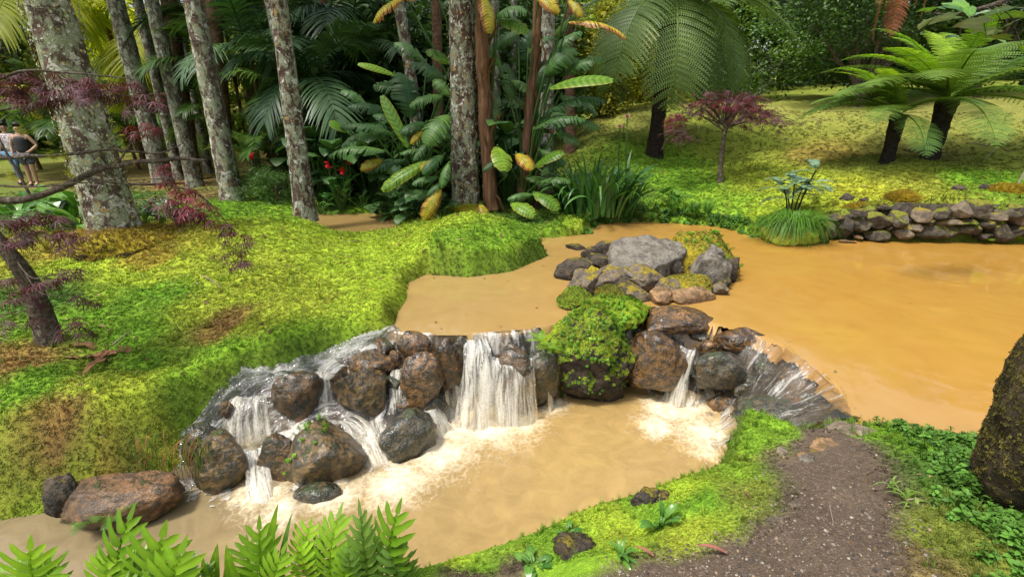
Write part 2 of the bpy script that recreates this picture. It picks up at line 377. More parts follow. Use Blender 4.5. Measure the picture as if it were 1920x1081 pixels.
LIME=(.30,.40,.03); YEL=(.28,.34,.03); GRN=(.13,.26,.018); BGR=(.17,.305,.022); DGR=(.065,.135,.02); OCH=(.27,.21,.028); BRN=(.22,.135,.04); DIRT=(.095,.069,.048); OLV=(.165,.20,.03); STRAW=(.24,.25,.055); LIT=(.17,.13,.045)
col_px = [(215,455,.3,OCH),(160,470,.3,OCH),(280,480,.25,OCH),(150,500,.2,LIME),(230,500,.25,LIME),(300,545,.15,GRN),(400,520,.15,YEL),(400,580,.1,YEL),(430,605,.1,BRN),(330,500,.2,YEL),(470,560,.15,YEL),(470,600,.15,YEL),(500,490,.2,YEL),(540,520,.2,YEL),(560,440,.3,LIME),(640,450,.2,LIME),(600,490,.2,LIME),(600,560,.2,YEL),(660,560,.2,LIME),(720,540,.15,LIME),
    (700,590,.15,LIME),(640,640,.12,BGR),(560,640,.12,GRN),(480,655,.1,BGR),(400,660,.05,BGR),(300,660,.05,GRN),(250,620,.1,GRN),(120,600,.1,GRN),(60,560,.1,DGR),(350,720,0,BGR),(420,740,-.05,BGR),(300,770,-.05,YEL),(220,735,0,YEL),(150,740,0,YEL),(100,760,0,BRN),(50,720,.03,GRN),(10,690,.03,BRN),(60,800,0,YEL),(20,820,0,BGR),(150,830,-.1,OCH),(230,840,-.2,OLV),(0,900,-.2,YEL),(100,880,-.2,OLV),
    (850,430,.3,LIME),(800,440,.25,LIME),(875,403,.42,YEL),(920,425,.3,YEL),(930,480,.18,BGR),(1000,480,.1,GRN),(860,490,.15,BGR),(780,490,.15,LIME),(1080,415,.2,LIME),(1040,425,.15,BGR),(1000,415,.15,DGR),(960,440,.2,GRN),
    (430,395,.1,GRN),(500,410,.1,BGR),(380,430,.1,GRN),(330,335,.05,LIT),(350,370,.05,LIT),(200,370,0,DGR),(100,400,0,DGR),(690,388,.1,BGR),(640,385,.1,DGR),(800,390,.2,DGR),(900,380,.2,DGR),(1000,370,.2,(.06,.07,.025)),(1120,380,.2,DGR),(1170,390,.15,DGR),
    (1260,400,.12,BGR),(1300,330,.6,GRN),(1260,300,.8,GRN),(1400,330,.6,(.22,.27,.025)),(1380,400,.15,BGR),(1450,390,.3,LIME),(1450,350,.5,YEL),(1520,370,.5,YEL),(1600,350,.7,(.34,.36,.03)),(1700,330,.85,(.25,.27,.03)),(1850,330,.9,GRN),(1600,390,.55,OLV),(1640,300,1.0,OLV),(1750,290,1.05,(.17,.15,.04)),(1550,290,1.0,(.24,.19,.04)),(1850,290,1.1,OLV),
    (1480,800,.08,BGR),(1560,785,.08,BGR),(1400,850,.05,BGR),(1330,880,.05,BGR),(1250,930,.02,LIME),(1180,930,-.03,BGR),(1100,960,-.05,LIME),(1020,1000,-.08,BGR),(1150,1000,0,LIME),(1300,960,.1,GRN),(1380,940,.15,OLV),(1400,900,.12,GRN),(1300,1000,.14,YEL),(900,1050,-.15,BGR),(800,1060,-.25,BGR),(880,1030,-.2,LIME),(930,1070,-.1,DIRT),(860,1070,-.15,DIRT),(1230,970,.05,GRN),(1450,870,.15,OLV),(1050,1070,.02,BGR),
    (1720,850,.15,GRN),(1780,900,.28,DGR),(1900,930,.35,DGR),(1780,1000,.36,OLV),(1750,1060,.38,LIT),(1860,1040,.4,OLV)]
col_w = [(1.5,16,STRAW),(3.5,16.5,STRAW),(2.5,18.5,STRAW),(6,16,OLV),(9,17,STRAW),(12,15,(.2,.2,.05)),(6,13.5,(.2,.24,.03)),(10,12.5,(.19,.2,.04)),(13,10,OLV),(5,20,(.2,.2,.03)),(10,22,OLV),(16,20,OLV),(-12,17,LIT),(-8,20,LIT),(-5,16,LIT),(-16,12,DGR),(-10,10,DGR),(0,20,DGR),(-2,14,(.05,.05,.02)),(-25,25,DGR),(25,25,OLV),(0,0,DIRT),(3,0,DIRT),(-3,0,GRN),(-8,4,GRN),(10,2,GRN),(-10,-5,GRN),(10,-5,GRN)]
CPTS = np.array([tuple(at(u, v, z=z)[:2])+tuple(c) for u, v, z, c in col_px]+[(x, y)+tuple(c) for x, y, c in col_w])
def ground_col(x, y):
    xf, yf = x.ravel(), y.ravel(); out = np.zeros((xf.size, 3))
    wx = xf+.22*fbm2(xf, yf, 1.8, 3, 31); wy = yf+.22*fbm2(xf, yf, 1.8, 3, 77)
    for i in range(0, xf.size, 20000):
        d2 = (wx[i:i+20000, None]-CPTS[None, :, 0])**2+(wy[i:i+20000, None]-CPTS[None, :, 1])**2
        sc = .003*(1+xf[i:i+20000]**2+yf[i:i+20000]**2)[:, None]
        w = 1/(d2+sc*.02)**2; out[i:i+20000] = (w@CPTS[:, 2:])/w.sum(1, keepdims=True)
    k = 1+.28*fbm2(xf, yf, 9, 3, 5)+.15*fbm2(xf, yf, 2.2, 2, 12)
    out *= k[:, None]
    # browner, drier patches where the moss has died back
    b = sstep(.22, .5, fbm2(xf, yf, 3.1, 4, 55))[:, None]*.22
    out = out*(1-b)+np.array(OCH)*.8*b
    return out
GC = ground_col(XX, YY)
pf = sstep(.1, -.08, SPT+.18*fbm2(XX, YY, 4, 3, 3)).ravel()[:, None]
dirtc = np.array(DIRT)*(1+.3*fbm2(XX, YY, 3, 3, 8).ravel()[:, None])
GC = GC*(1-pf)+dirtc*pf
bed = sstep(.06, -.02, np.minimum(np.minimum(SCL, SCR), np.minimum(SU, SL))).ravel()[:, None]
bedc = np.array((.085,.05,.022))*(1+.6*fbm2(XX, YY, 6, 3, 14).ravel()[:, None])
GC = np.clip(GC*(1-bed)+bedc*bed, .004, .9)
# steep drops under the turf are bare earth
gy, gx = np.gradient(ZZ, GY, GX); slope = np.hypot(gx, gy)
er = (sstep(1.1, 2.4, slope)*sstep(14, 9, YY)).ravel()[:, None]*.35; GC = GC*(1-er)+np.array((.05,.035,.02))*er

def ground_mat(name, rough, spec, gravel):
    t = NT(name); a = t.n('ShaderNodeAttribute', attribute_name='col'); P = t.pos()
    f = t.noise(140, 4, P); m = t.noise(30, 4, P)
    c = t.mix(1.0, a.outputs[0], t.ramp(f, [(.25, .55), (.75, 1.5)]), 'MULTIPLY')
    c = t.mix(1.0, c, t.ramp(m, [(.3, .75), (.7, 1.25)]), 'MULTIPLY'); h = t.math('ADD', f, t.math('MULTIPLY', m, 2.0))
    if gravel:
        v = t.n('ShaderNodeTexVoronoi', {'Vector': P, 'Scale': 85.0, 'Randomness': 1.0})
        sel = t.ramp(t.n('ShaderNodeSeparateColor', {0: v.outputs['Color']}).outputs[0], [(.86, 0.), (.9, 1.)])
        sz = t.ramp(v.outputs['Distance'], [(.25, 1.), (.4, 0.)])
        c = t.mix(t.math('MULTIPLY', t.math('MULTIPLY', sel, sz), .8), c, t.mix(m, (.20,.17,.14), (.36,.32,.27)))
        h = t.math('ADD', h, t.math('MULTIPLY', sz, .6))
    p = t.n('ShaderNodeBsdfPrincipled', {'Base Color': c, 'Roughness': rough, 'Specular IOR Level': spec, 'Normal': t.bump(h, .6, .015)})
    return t.out(p)
M_GROUND = ground_mat('moss_soil', .95, .1, False); M_PATH = ground_mat('trodden_earth', .92, .2, True); M_BED = ground_mat('wet_bed', .22, .5, False)
NXg, NYg = len(GX), len(GY)
ii = (np.arange(NYg-1)[:, None]*NXg+np.arange(NXg-1)[None])
quads = np.stack([ii, ii+1, ii+NXg+1, ii+NXg], -1).reshape(-1, 4)
cx = .25*(XX[:-1,:-1]+XX[1:,1:]+XX[1:,:-1]+XX[:-1,1:]); cy = .25*(YY[:-1,:-1]+YY[1:,1:]+YY[1:,:-1]+YY[:-1,1:])
isp = (sdist(PATH, cx, cy) < .04).ravel()
isb = ((np.minimum(np.minimum(sdist(CASL, cx, cy), sdist(CASR, cx, cy)), sdist(LOW, cx, cy)) < .0)).ravel() & ~isp
VV = np.stack([XX.ravel(), YY.ravel(), ZZ.ravel()], 1)
def sub(V, Q, C):
    used, inv = np.unique(Q, return_inverse=True); return V[used], inv.reshape(-1, 4), C[used]
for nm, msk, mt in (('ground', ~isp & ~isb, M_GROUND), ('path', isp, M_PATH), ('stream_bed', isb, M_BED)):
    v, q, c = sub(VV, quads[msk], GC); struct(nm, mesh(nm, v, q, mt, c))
_ng = np.stack([-gx, -gy, np.ones_like(gx)], -1); _ng /= np.linalg.norm(_ng, axis=-1, keepdims=True)
def gsample(x, y):
    """height, normal and colour of the ground sheet at points"""
    i = np.clip(np.searchsorted(GX, x)-1, 0, NXg-2); j = np.clip(np.searchsorted(GY, y)-1, 0, NYg-2)
    fx = (x-GX[i])/(GX[i+1]-GX[i]); fy = (y-GY[j])/(GY[j+1]-GY[j])
    z = ZZ[j, i]*(1-fx)*(1-fy)+ZZ[j, i+1]*fx*(1-fy)+ZZ[j+1, i]*(1-fx)*fy+ZZ[j+1, i+1]*fx*fy
    return z, _ng[j, i], GC.reshape(NYg, NXg, 3)[j, i]
def gz(x, y): return float(gsample(np.array([x]), np.array([y]))[0][0])
def hit(u, v):
    """where the line of sight meets the ground sheet"""
    d = ray(u, v); t = np.arange(1.2, 40, .01); x, y, z = d[0]*t, d[1]*t, CAM_H+d[2]*t
    k = np.argmax(z < gsample(x, y)[0]); return np.array([x[k], y[k], z[k]])

# ------------------------------------------------------------------ water
WX = np.arange(-7.6, 10.6, .04); WY = np.arange(1.3, 10.4, .035)
wx, wy = np.meshgrid(WX, WY)
su, sl, cl, cr, sb = sdist(UP, wx, wy), sdist(LOW, wx, wy), sdist(CASL, wx, wy), sdist(CASR, wx, wy), sdist(BACKPOND, wx, wy)
sc = np.minimum(cl, cr); dl, sL = dline(LIPL, wx, wy); dr, sR = dline(LIPR, wx, wy)
falls_base = [(460,815,-.55,.16),(490,925,ZL,.22),(610,775,-.52,.12),(700,860,ZL,.22),(760,790,-.55,.15),(800,830,ZL,.3),(870,800,ZL,.42),(920,790,ZL,.42),(970,790,ZL,.25),(1030,760,ZL,.18),(820,850,ZL,.3),(740,900,ZL,.3),(620,930,ZL,.25),(520,960,ZL,.2),(1260,765,ZL,.3),(1320,810,ZL,.34),(1300,770,ZL,.25),(1345,840,ZL,.22),(1230,800,ZL,.2)]
foam = np.zeros_like(wx)
for u, v, z, r in falls_base:
    p = at(u, v, z=z); foam = np.maximum(foam, np.exp(-((wx-p[0])**2+(wy-p[1])**2)/(r*r)))
foam = np.clip(foam*1.0+.35*fbm2(wx, wy, 5, 4, 2)*sstep(.05, .4, foam), 0, 1)
incas = ((sc < .12) & ((su > 0) | (sc < 0))).astype(float); inlow = (sl < .25) & (wy < 5.4)
zc = cascade_z(wx, wy)+.022+.014*fbm2(wx, wy, 16, 3, 4)
zlow = ZL+.012*fbm2(wx, wy, 6, 3, 6)*(.3+foam)+.05*foam*(fbm2(wx, wy, 11, 3, 21)+.25)
zup = .003*fbm2(wx, wy, 4, 2)-.012*np.exp(-np.minimum(np.where(wx < .6, dl, dr), 9)/.12)*(np.minimum(dl, dr) < .5)
isl = inlow & (sc > -.02) & (su > .02)
zw = np.where(isl & (sl < .02), zlow, np.where((su < 0) & (sc > 0), zup, np.minimum(zc*incas+(1-incas)*np.where(isl, zlow, zup), .01)))
zw = np.where(sb < .3, 0.0, zw)
zw = np.where((sc < .12) & (su > 0) | isl, np.maximum(zw, zlow), zw)
steep = np.hypot(*np.gradient(zw, WY, WX))
iw = (np.arange(len(WY)-1)[:, None]*len(WX)+np.arange(len(WX)-1)[None])
wq = np.stack([iw, iw+1, iw+len(WX)+1, iw+len(WX)], -1).reshape(-1, 4)
cen = lambda a: (.25*(a[:-1,:-1]+a[1:,1:]+a[1:,:-1]+a[:-1,1:])).ravel()
ksc, ksu, ksl, ksb = cen(sc), cen(su), cen(sl), cen(sb); low_zone = cen(inlow.astype(float)) > .5
kz = cen(zw)
fcas = (ksc < .08) & ((ksu > -.01) | (ksc < 0)) & (kz > ZL+.06)
fpond = (((ksu < .22) & ~((ksl < .1) & low_zone)) & ~(ksc < 0)) & ~((ksl < ksu) & low_zone & (ksl < .25)) | (ksb < .3)
flow = ((ksl < .22) & low_zone & ~fcas & ~((ksc > 0) & (ksu < 0))) & ~fpond | ((ksc < 0) & ~fcas)
WV = np.stack([wx.ravel(), wy.ravel(), zw.ravel()], 1)
uvw = np.stack([np.where(wx < .45, sL, sR+20).ravel(), (np.where(wx < .45, dl, dr)+1.2*np.maximum(-zw, 0)).ravel()], 1)

def water_mat():
    t = NT('turbid_pond_water'); P = t.pos()
    sx = t.n('ShaderNodeSeparateXYZ', {0: P})
    g = t.n('ShaderNodeMapRange', {0: t.math('ADD', sx.outputs[0], t.math('MULTIPLY', t.noise(.5, 2, P), 2.5)), 1: .6, 2: 5.0})
    c = t.mix(g.outputs[0], (.31,.205,.075), (.37,.20,.04))
    sw = t.noise(1.3, 6, P, .62, 2.2)
    c = t.mix(1.0, c, t.ramp(sw, [(.28, (.92,.91,.89)), (.5, (1.0,1.0,1.0)), (.74, (1.05,1.07,1.14))]), 'MULTIPLY')
    h = t.math('ADD', t.noise(2.2, 3, P), t.math('MULTIPLY', t.noise(14, 3, P), .22))
    p = t.n('ShaderNodeBsdfPrincipled', {'Base Color': c, 'Roughness': .03, 'IOR': 1.5, 'Normal': t.bump(h, .05, .05)})
    return t.out(p)
def pool_mat():
    t = NT('churned_pool_water'); P = t.pos(); a = t.n('ShaderNodeAttribute', attribute_name='foam')
    n1 = t.noise(9, 6, P, .65, 1.5); n2 = t.noise(45, 4, P, .6, 1.0)
    f = t.math('ADD', a.outputs['Fac'], t.math('MULTIPLY', t.math('SUBTRACT', n1, .52), .9))
    f = t.math('ADD', f, t.math('MULTIPLY', t.math('SUBTRACT', n2, .5), .5))
    vo = t.n('ShaderNodeTexVoronoi', {'Vector': t.n('ShaderNodeVectorMath', {0: P, 1: t.n('ShaderNodeVectorMath', {0: t.noise(14, 3, P).outputs['Color'], 1: (.09, .09, .0)}, operation='MULTIPLY').outputs[0]}, operation='ADD').outputs[0], 'Scale': 17.0}, feature='DISTANCE_TO_EDGE')
    f = t.math('ADD', f, t.math('MULTIPLY', t.math('SUBTRACT', t.ramp(vo.outputs['Distance'], [(.02, 1.), (.22, 0.)]), .45), .20))
    f = t.ramp(f, [(.22, 0.), (.6, .45), (1.1 if False else 1.0, 1.)])
    sx = t.n('ShaderNodeSeparateXYZ', {0: P}); g = t.n('ShaderNodeMapRange', {0: sx.outputs[0], 1: -2.6, 2: .3})
    c = t.mix(g.outputs[0], (.20,.155,.085), (.32,.215,.08))
    c = t.mix(1.0, c, t.ramp(t.noise(3.5, 5, P, .6, 1.5), [(.3, .84), (.7, 1.16)]), 'MULTIPLY')
    c = t.mix(f, c, (.66,.57,.41))
    h = t.math('ADD', t.math('MULTIPLY', t.noise(4, 3, P, .5, .5), 1.2), t.math('MULTIPLY', t.noise(20, 3, P, .5, .4), t.math('MULTIPLY_ADD', f, .6, .12)))
    p = t.n('ShaderNodeBsdfPrincipled', {'Base Color': c, 'Roughness': t.math('MULTIPLY_ADD', f, .5, .08), 'IOR': 1.33, 'Normal': t.bump(h, .3, .04)})
    return t.out(p)
def fall_mat(name, lo, hi, sc_u, sc_v, tintc, film):
    """running water: clear film over the stone, broken by white streaks along the flow"""
    t = NT(name); uv = t.n('ShaderNodeUVMap', uv_map='UVMap'); mp = t.n('ShaderNodeMapping', {0: uv, 3: (sc_u, sc_v, 1)})
    n1 = t.noise(1.0, 4, mp.outputs[0], .6, .8); n2 = t.noise(55, 3, t.pos(), .6); n3 = t.noise(.35, 2, mp.outputs[0])
    a = t.n('ShaderNodeAttribute', attribute_name='foam')
    s = t.math('ADD', t.math('MULTIPLY_ADD', t.math('SUBTRACT', n1, .5), 1.5, .42), t.math('MULTIPLY', t.math('SUBTRACT', n2, .5), .45))
    s = t.math('ADD', s, t.math('MULTIPLY', t.math('SUBTRACT', n3, .5), .9))
    s = t.math('ADD', s, t.math('MULTIPLY', a.outputs['Fac'], .16))
    f = t.ramp(s, [(lo, 0.), (hi, 1.)])
    bp = t.bump(t.math('ADD', n1, t.math('MULTIPLY', n2, .25)), .7, .03)
    wp = t.n('ShaderNodeBsdfPrincipled', {'Base Color': tintc, 'Roughness': .35, 'Normal': bp, 'IOR': 1.33})
    tl = t.n('ShaderNodeBsdfTranslucent', {'Color': tintc})
    white = t.n('ShaderNodeMixShader', {0: .3, 1: wp, 2: tl})
    gl = t.n('ShaderNodeBsdfGlossy', {'Color': (.95,.96,.97), 'Roughness': .06, 'Normal': bp})
    tr = t.n('ShaderNodeBsdfTransparent', {'Color': (.88,.85,.76)})
    fr = t.n('ShaderNodeFresnel', {'IOR': 1.4, 'Normal': bp})
    clear = t.n('ShaderNodeMixShader', {0: t.math('MULTIPLY_ADD', fr, 1.1, .02), 1: tr, 2: gl})
    body = t.n('ShaderNodeMixShader', {0: film, 1: clear, 2: wp})
    return t.out(t.n('ShaderNodeMixShader', {0: t.math('MULTIPLY', f, .92), 1: body, 2: white}))
M_WATER, M_POOL = water_mat(), pool_mat()
M_RUN = fall_mat('running_water', .49, .86, 17, 2.4, (.70,.69,.64), .035); M_FALL = fall_mat('falling_water', .36, .80, 1, 1, (.80,.76,.66), .06)
def wsub(q):
    used, inv = np.unique(q, return_inverse=True); return WV[used], inv.reshape(-1, 4), used
for nm, msk, mt in (('pond_water', fpond & ~fcas, M_WATER), ('pool_water', flow | (fcas & (kz < ZL+.12)), M_POOL)):
    v, q, us = wsub(wq[msk]); fo = foam.ravel()[us]
    struct(nm, mesh(nm, v, q, mt, uv=uvw[us], attrs={'foam': fo}))

# running water over the two stepped beds, a finer sheet of its own
CV, CQ, CU, CF, base_i = [], [], [], [], 0
for poly, lip, off in ((CASL, LIPL, 0.), (CASR, LIPR, 20.)):
    gx_ = np.arange(poly[:, 0].min()-.1, poly[:, 0].max()+.1, .018); gy_ = np.arange(poly[:, 1].min()-.1, poly[:, 1].max()+.1, .018); x_, y_ = np.meshgrid(gx_, gy_)
    s_c, s_u = sdist(poly, x_, y_), sdist(UP, x_, y_); d_, t_ = dline(lip, x_, y_)
    if off == 0:                                                  # beside the moss bank the water runs along the bank
        da_, ta_ = dline(BANKRUN, x_, y_); side_ = t_ < .02
        t_, d_f = np.where(side_, da_*1.3-3, t_), np.where(side_, ta_, d_)
    else: d_f = d_
    z_ = cascade_z(x_, y_); st_ = np.hypot(*np.gradient(z_, gy_, gx_))
    rip = fbm(np.stack([t_.ravel()*16+off, d_f.ravel()*3.5, z_.ravel()*3], 1), 1, 3).reshape(x_.shape)
    z_ = np.where(s_u < 0, np.minimum(z_+.03, .004), z_+.026+(.03 if off == 0 else .018)*rip*sstep(0, .15, d_)); z_ = np.maximum(z_, ZL+.006+.02*fbm2(x_, y_, 9, 3)); z_ = np.where(d_ < .05, np.minimum(z_, .004), z_)
    nx_ = len(gx_); i_ = np.arange(len(gy_)-1)[:, None]*nx_+np.arange(nx_-1)[None]; q_ = np.stack([i_, i_+1, i_+nx_+1, i_+nx_], -1).reshape(-1, 4)
    k_ = (cen(s_c) < .07) & ((cen(s_u) > -.03)) & (cen(z_) > ZL+.01)
    edge_n = .055+.06*fbm(np.stack([t_.ravel()*7+off, 0*t_.ravel(), 0*t_.ravel()], 1), 1, 3).reshape(x_.shape)
    k2 = (cen(s_u) > -.14) & (cen(d_-edge_n) < 0) & (cen(s_c) < .2); us, inv = np.unique(q_[k2], return_inverse=True)
    struct('pond_water', mesh('pond_water', np.stack([x_.ravel(), y_.ravel(), z_.ravel()-.007], 1)[us], inv.reshape(-1, 4), M_WATER))
    us, inv = np.unique(q_[k_], return_inverse=True); V_ = np.stack([x_.ravel(), y_.ravel(), z_.ravel()], 1)[us]
    CV.append(V_); CQ.append(inv.reshape(-1, 4)+base_i); base_i += len(V_); CU.append(np.stack([t_.ravel()+off, d_f.ravel()+1.1*np.maximum(-z_.ravel(), 0)], 1)[us])
    CF.append((sstep(.25, 1.4, st_)*(.9 if off == 0 else .1)+.9*sstep(ZL+.14, ZL+.02, z_)).ravel()[us])
struct('cascade_water', mesh('cascade_water', np.concatenate(CV), np.concatenate(CQ), M_RUN, uv=np.concatenate(CU), attrs={'foam': np.concatenate(CF)}))

# free-falling sheets and jets, from the lip down to where they strike
def fall(u0, v0, z0, u1, v1, z1, w0, w1, seed, label, out=.5, cover=None, n=26, m=14):
    a, b = at(u0, v0, z=z0), at(u1, v1, z=z1); s = np.linspace(0, 1, n)
    r = np.random.RandomState(seed)
    ctr = np.stack([a[0]+(b[0]-a[0])*s**out, a[1]+(b[1]-a[1])*s**out, a[2]+(b[2]-a[2])*s**1.7], 1)
    W = (w0+(w1-w0)*s)*depth(a)/FPX*.5
    d = unit([b[0]-a[0], b[1]-a[1], 0]) if np.hypot(*(b-a)[:2]) > .03 else np.array([0, -1., 0])
    side = np.array([-d[1], d[0], 0]); t = np.linspace(-1, 1, m)
    V = ctr[:, None]+side[None, None]*(W[:, None]*t[None])[..., None]
    bul = (1-t**2)[None]*.35*W[:, None]
    V = V+d[None, None]*bul[..., None]
    nz = fbm(np.stack([(t[None]*3+0*s[:, None]).ravel(), (s[:, None]*2+0*t[None]).ravel(), np.full(n*m, seed*1.7)], 1), 1, 3).reshape(n, m)
    V = V+d*(nz*.04*(.3+s[:, None]))[..., None]+side*(nz*.03)[..., None]
    edge = fbm(np.stack([(s*6), s*0+seed, s*0], 1), 1, 3)
    V = V.reshape(-1, 3); i = np.arange(n-1)[:, None]*m+np.arange(m-1)[None]
    F = np.stack([i, i+1, i+m+1, i+m], -1).reshape(-1, 4)
    Wm = float(W.mean()); uv = np.stack([(t[None]*Wm*36+0*s[:, None]+seed*7).ravel(), (s[:, None]*float(np.linalg.norm(b-a))*3.2+0*t[None]).ravel()], 1)
    fo = ((1-np.abs(t[None])**3*1.2)*(.35+.75*s[:, None])+(cover or 0)).ravel()
    o = obj('waterfall', mesh('waterfall', V, F, M_FALL, uv=uv, attrs={'foam': fo})); tag(o, label, 'waterfall', 'falls of the cascade'); return o
fall(892,634,0,900,800,ZL,40,84,1,'widest cream-white fall, pouring down left of the smooth brown fall stone', .75, .5)
fall(962,668,-.12,962,792,ZL,76,96,2,'thin curtain of water over the broad stone right of the main fall', .8, -.12)
fall(1012,655,-.08,1030,762,ZL,30,44,3,'thin fall sliding down beside the mossy middle knob', .8, .0)
fall(838,642,-.05,850,772,ZL,30,30,4,'narrow fall between two orange-brown stones left of the main fall', .7, .0)
fall(603,694,-.17,612,776,-.5,18,30,5,'narrow white jet between the two upper cascade boulders', .8, .45)
fall(470,738,-.27,462,822,-.56,62,92,6,'broken white fall at the far left end of the upper cascade', .7, .25)
fall(478,838,-.54,490,938,ZL,40,44,7,'white fall between the mossy left boulder and the split boulder', .7, .4)
fall(745,690,-.22,745,770,-.5,22,30,8,'small fall right of the square brown boulder', .7, .25)
fall(1292,652,-.16,1262,756,ZL,30,44,9,'slanting jet left of the round green boulder in the right cascade', .8, .35)
fall(800,762,-.5,826,812,ZL,50,60,10,'low foaming chute above the green-black wet boulder', .7, .4)
fall(685,775,-.5,712,866,ZL,50,62,11,'foaming chute between the split boulder and the green-black wet boulder', .7, .4)
fall(588,782,-.47,548,832,-.62,46,60,12,'spreading white chute left of the split boulder top', .7, .35)
fall(648,780,-.46,700,842,-.66,44,62,13,'spreading white chute behind the split boulder on its right', .7, .35)
fall(640,672,-.1,610,700,-.2,60,60,14,'thin white riffle sliding along the foot of the moss bank', .9, .3)
# ------------------------------------------------------------------ rocks
def rock_mat(name, c1, c2, dark, moss=None, mossamt=.5, rough=.75, spec=.3, bumps=.7, sc=5.0, coat=0.0):
    t = NT(name); O = t.obj(); oi = t.n('ShaderNodeObjectInfo')
    P = t.n('ShaderNodeVectorMath', {0: O, 1: t.n('ShaderNodeCombineXYZ', {0: t.math('MULTIPLY', oi.outputs['Random'], 37.0), 1: 2.3}).outputs[0]}, operation='ADD').outputs[0]
    big = t.noise(sc, 5, P, .6, .4); fine = t.noise(sc*9, 5, P, .65); mid = t.noise(sc*2.6, 4, P, .6)
    c = t.mix(t.ramp(big, [(.35, 0.), (.62, 1.)]), c1, c2)
    c = t.mix(t.ramp(mid, [(.43, 0.), (.56, .92)]), c, dark)
    c = t.mix(1.0, c, t.ramp(fine, [(.25, .6), (.75, 1.45)]), 'MULTIPLY')
    nz = t.n('ShaderNodeSeparateXYZ', {0: t.n('ShaderNodeNewGeometry').outputs['Normal']}).outputs[2]
    r = t.math('MULTIPLY_ADD', fine, .35, rough-.17)
    h = t.math('ADD', t.math('MULTIPLY', mid, 1.3), t.math('MULTIPLY', fine, .6))
    if moss:
        m = t.math('ADD', t.math('MULTIPLY', nz, .45), t.math('ADD', t.noise(sc*1.3, 5, P, .65), -.78+mossamt*.55))
        m = t.ramp(m, [(.16, 0.), (.26, 1.)])
        mc = t.mix(1.0, moss, t.ramp(fine, [(.25, .5), (.75, 1.6)]), 'MULTIPLY')
        c = t.mix(m, c, mc); r = t.math('MAXIMUM', r, t.math('MULTIPLY', m, .9))
        h = t.math('ADD', h, t.math('MULTIPLY', m, .5))
    pz = t.math('ADD', t.n('ShaderNodeSeparateXYZ', {0: t.pos()}).outputs[2], t.math('MULTIPLY', t.math('SUBTRACT', mid, .5), .08))
    wet = t.math('MULTIPLY', t.ramp(t.math('ADD', pz, .5), [(.40, 0.), (.47, 1.), (.525, 1.), (.56, 0.)]), .6)   # damp band at the water line
    c = t.mix(wet, c, t.mix(1.0, c, (.35,.28,.2), 'MULTIPLY')); r = t.math('SUBTRACT', r, t.math('MULTIPLY', wet, .5))
    p = t.n('ShaderNodeBsdfPrincipled', {'Base Color': c, 'Roughness': r, 'Specular IOR Level': spec, 'Normal': t.bump(h, bumps, .03), 'Coat Weight': coat, 'Coat Roughness': .12, 'Coat IOR': 1.4, 'Coat Normal': t.bump(h, bumps*.35, .03)})
    return t.out(p)
MR = {
 'wet_brown': rock_mat('wet_brown_stone', (.15,.075,.022), (.075,.042,.016), (.02,.02,.011), (.05,.075,.015), .0, .3, .55, .8, 6, .8),
 'wet_orange': rock_mat('wet_iron_stained_stone', (.24,.115,.024), (.12,.062,.016), (.03,.02,.01), None, 0, .26, .6, .9, 7, .8),
 'wet_dark': rock_mat('wet_black_green_stone', (.035,.035,.018), (.085,.058,.022), (.014,.016,.01), (.035,.05,.014), .1, .25, .6, .8, 6, .8),
 'wet_tan': rock_mat('wet_tan_stone', (.20,.13,.045), (.10,.06,.022), (.025,.022,.012), (.05,.065,.016), .0, .38, .45, .8, 6, .6),
 'grey': rock_mat('grey_basalt', (.145,.128,.105), (.085,.075,.062), (.19,.17,.14), (.22,.17,.02), -.25, .85, .2, .9, 4),
 'grey_brown': rock_mat('brown_grey_basalt', (.14,.11,.08), (.09,.075,.06), (.19,.15,.10), (.22,.17,.02), .1, .85, .2, .9, 5),
 'dark': rock_mat('dark_basalt', (.055,.047,.038), (.09,.07,.05), (.03,.027,.022), (.16,.13,.02), .1, .85, .2, .9, 5),
 'mossy': rock_mat('moss_grown_stone', (.13,.09,.05), (.08,.065,.05), (.05,.04,.03), (.28,.22,.02), .85, .9, .15, .9, 5),
 'wall': rock_mat('wall_stone', (.115,.098,.07), (.065,.056,.04), (.04,.033,.024), (.14,.14,.02), .3, .88, .2, .9, 4),
 'warm': rock_mat('sandy_stone', (.33,.20,.10), (.24,.15,.08), (.14,.09,.05), (.2,.17,.02), -.1, .85, .2, .8, 5),
 'bark_moss': rock_mat('mossed_earthy_boulder', (.075,.055,.03), (.05,.04,.022), (.035,.028,.018), (.11,.095,.02), .45, .95, .1, 1.0, 4),
 'damp_red': rock_mat('damp_reddish_stone', (.20,.105,.045), (.12,.07,.035), (.06,.04,.025), (.05,.06,.015), -.1, .5, .35, .9, 5, .25),
 'pale': rock_mat('pale_path_stone', (.26,.215,.16), (.19,.155,.115), (.13,.10,.07), None, 0, .9, .2, .7, 8),
}
def rock_mesh(size, seed, mat, ang=.6, rough=.16, sub=ICO4, cuts=11, flat_top=None):
    r = np.random.RandomState(seed); V, F = sub; V = V.copy()
    V *= (1+.22*fbm(V, 1.1, 2, seed*3.1))[:, None]
    for k in range(cuts):
        n = unit(r.randn(3)); d = r.uniform(.5, .86)
        V -= n[None]*(np.maximum(0, V@n-d)*ang)[:, None]
    if flat_top: V[:, 2] -= np.maximum(0, V[:, 2]-flat_top)*.85
    V *= (1+rough*fbm(V, 2.6, 4, seed*1.3)+.35*rough*fbm(V, 9, 3, seed))[:, None]
    V /= np.abs(V).max(0)[None]
    return mesh('rock', V*np.asarray(size)[None]*.5, F, MR[mat] if isinstance(mat, str) else mat)
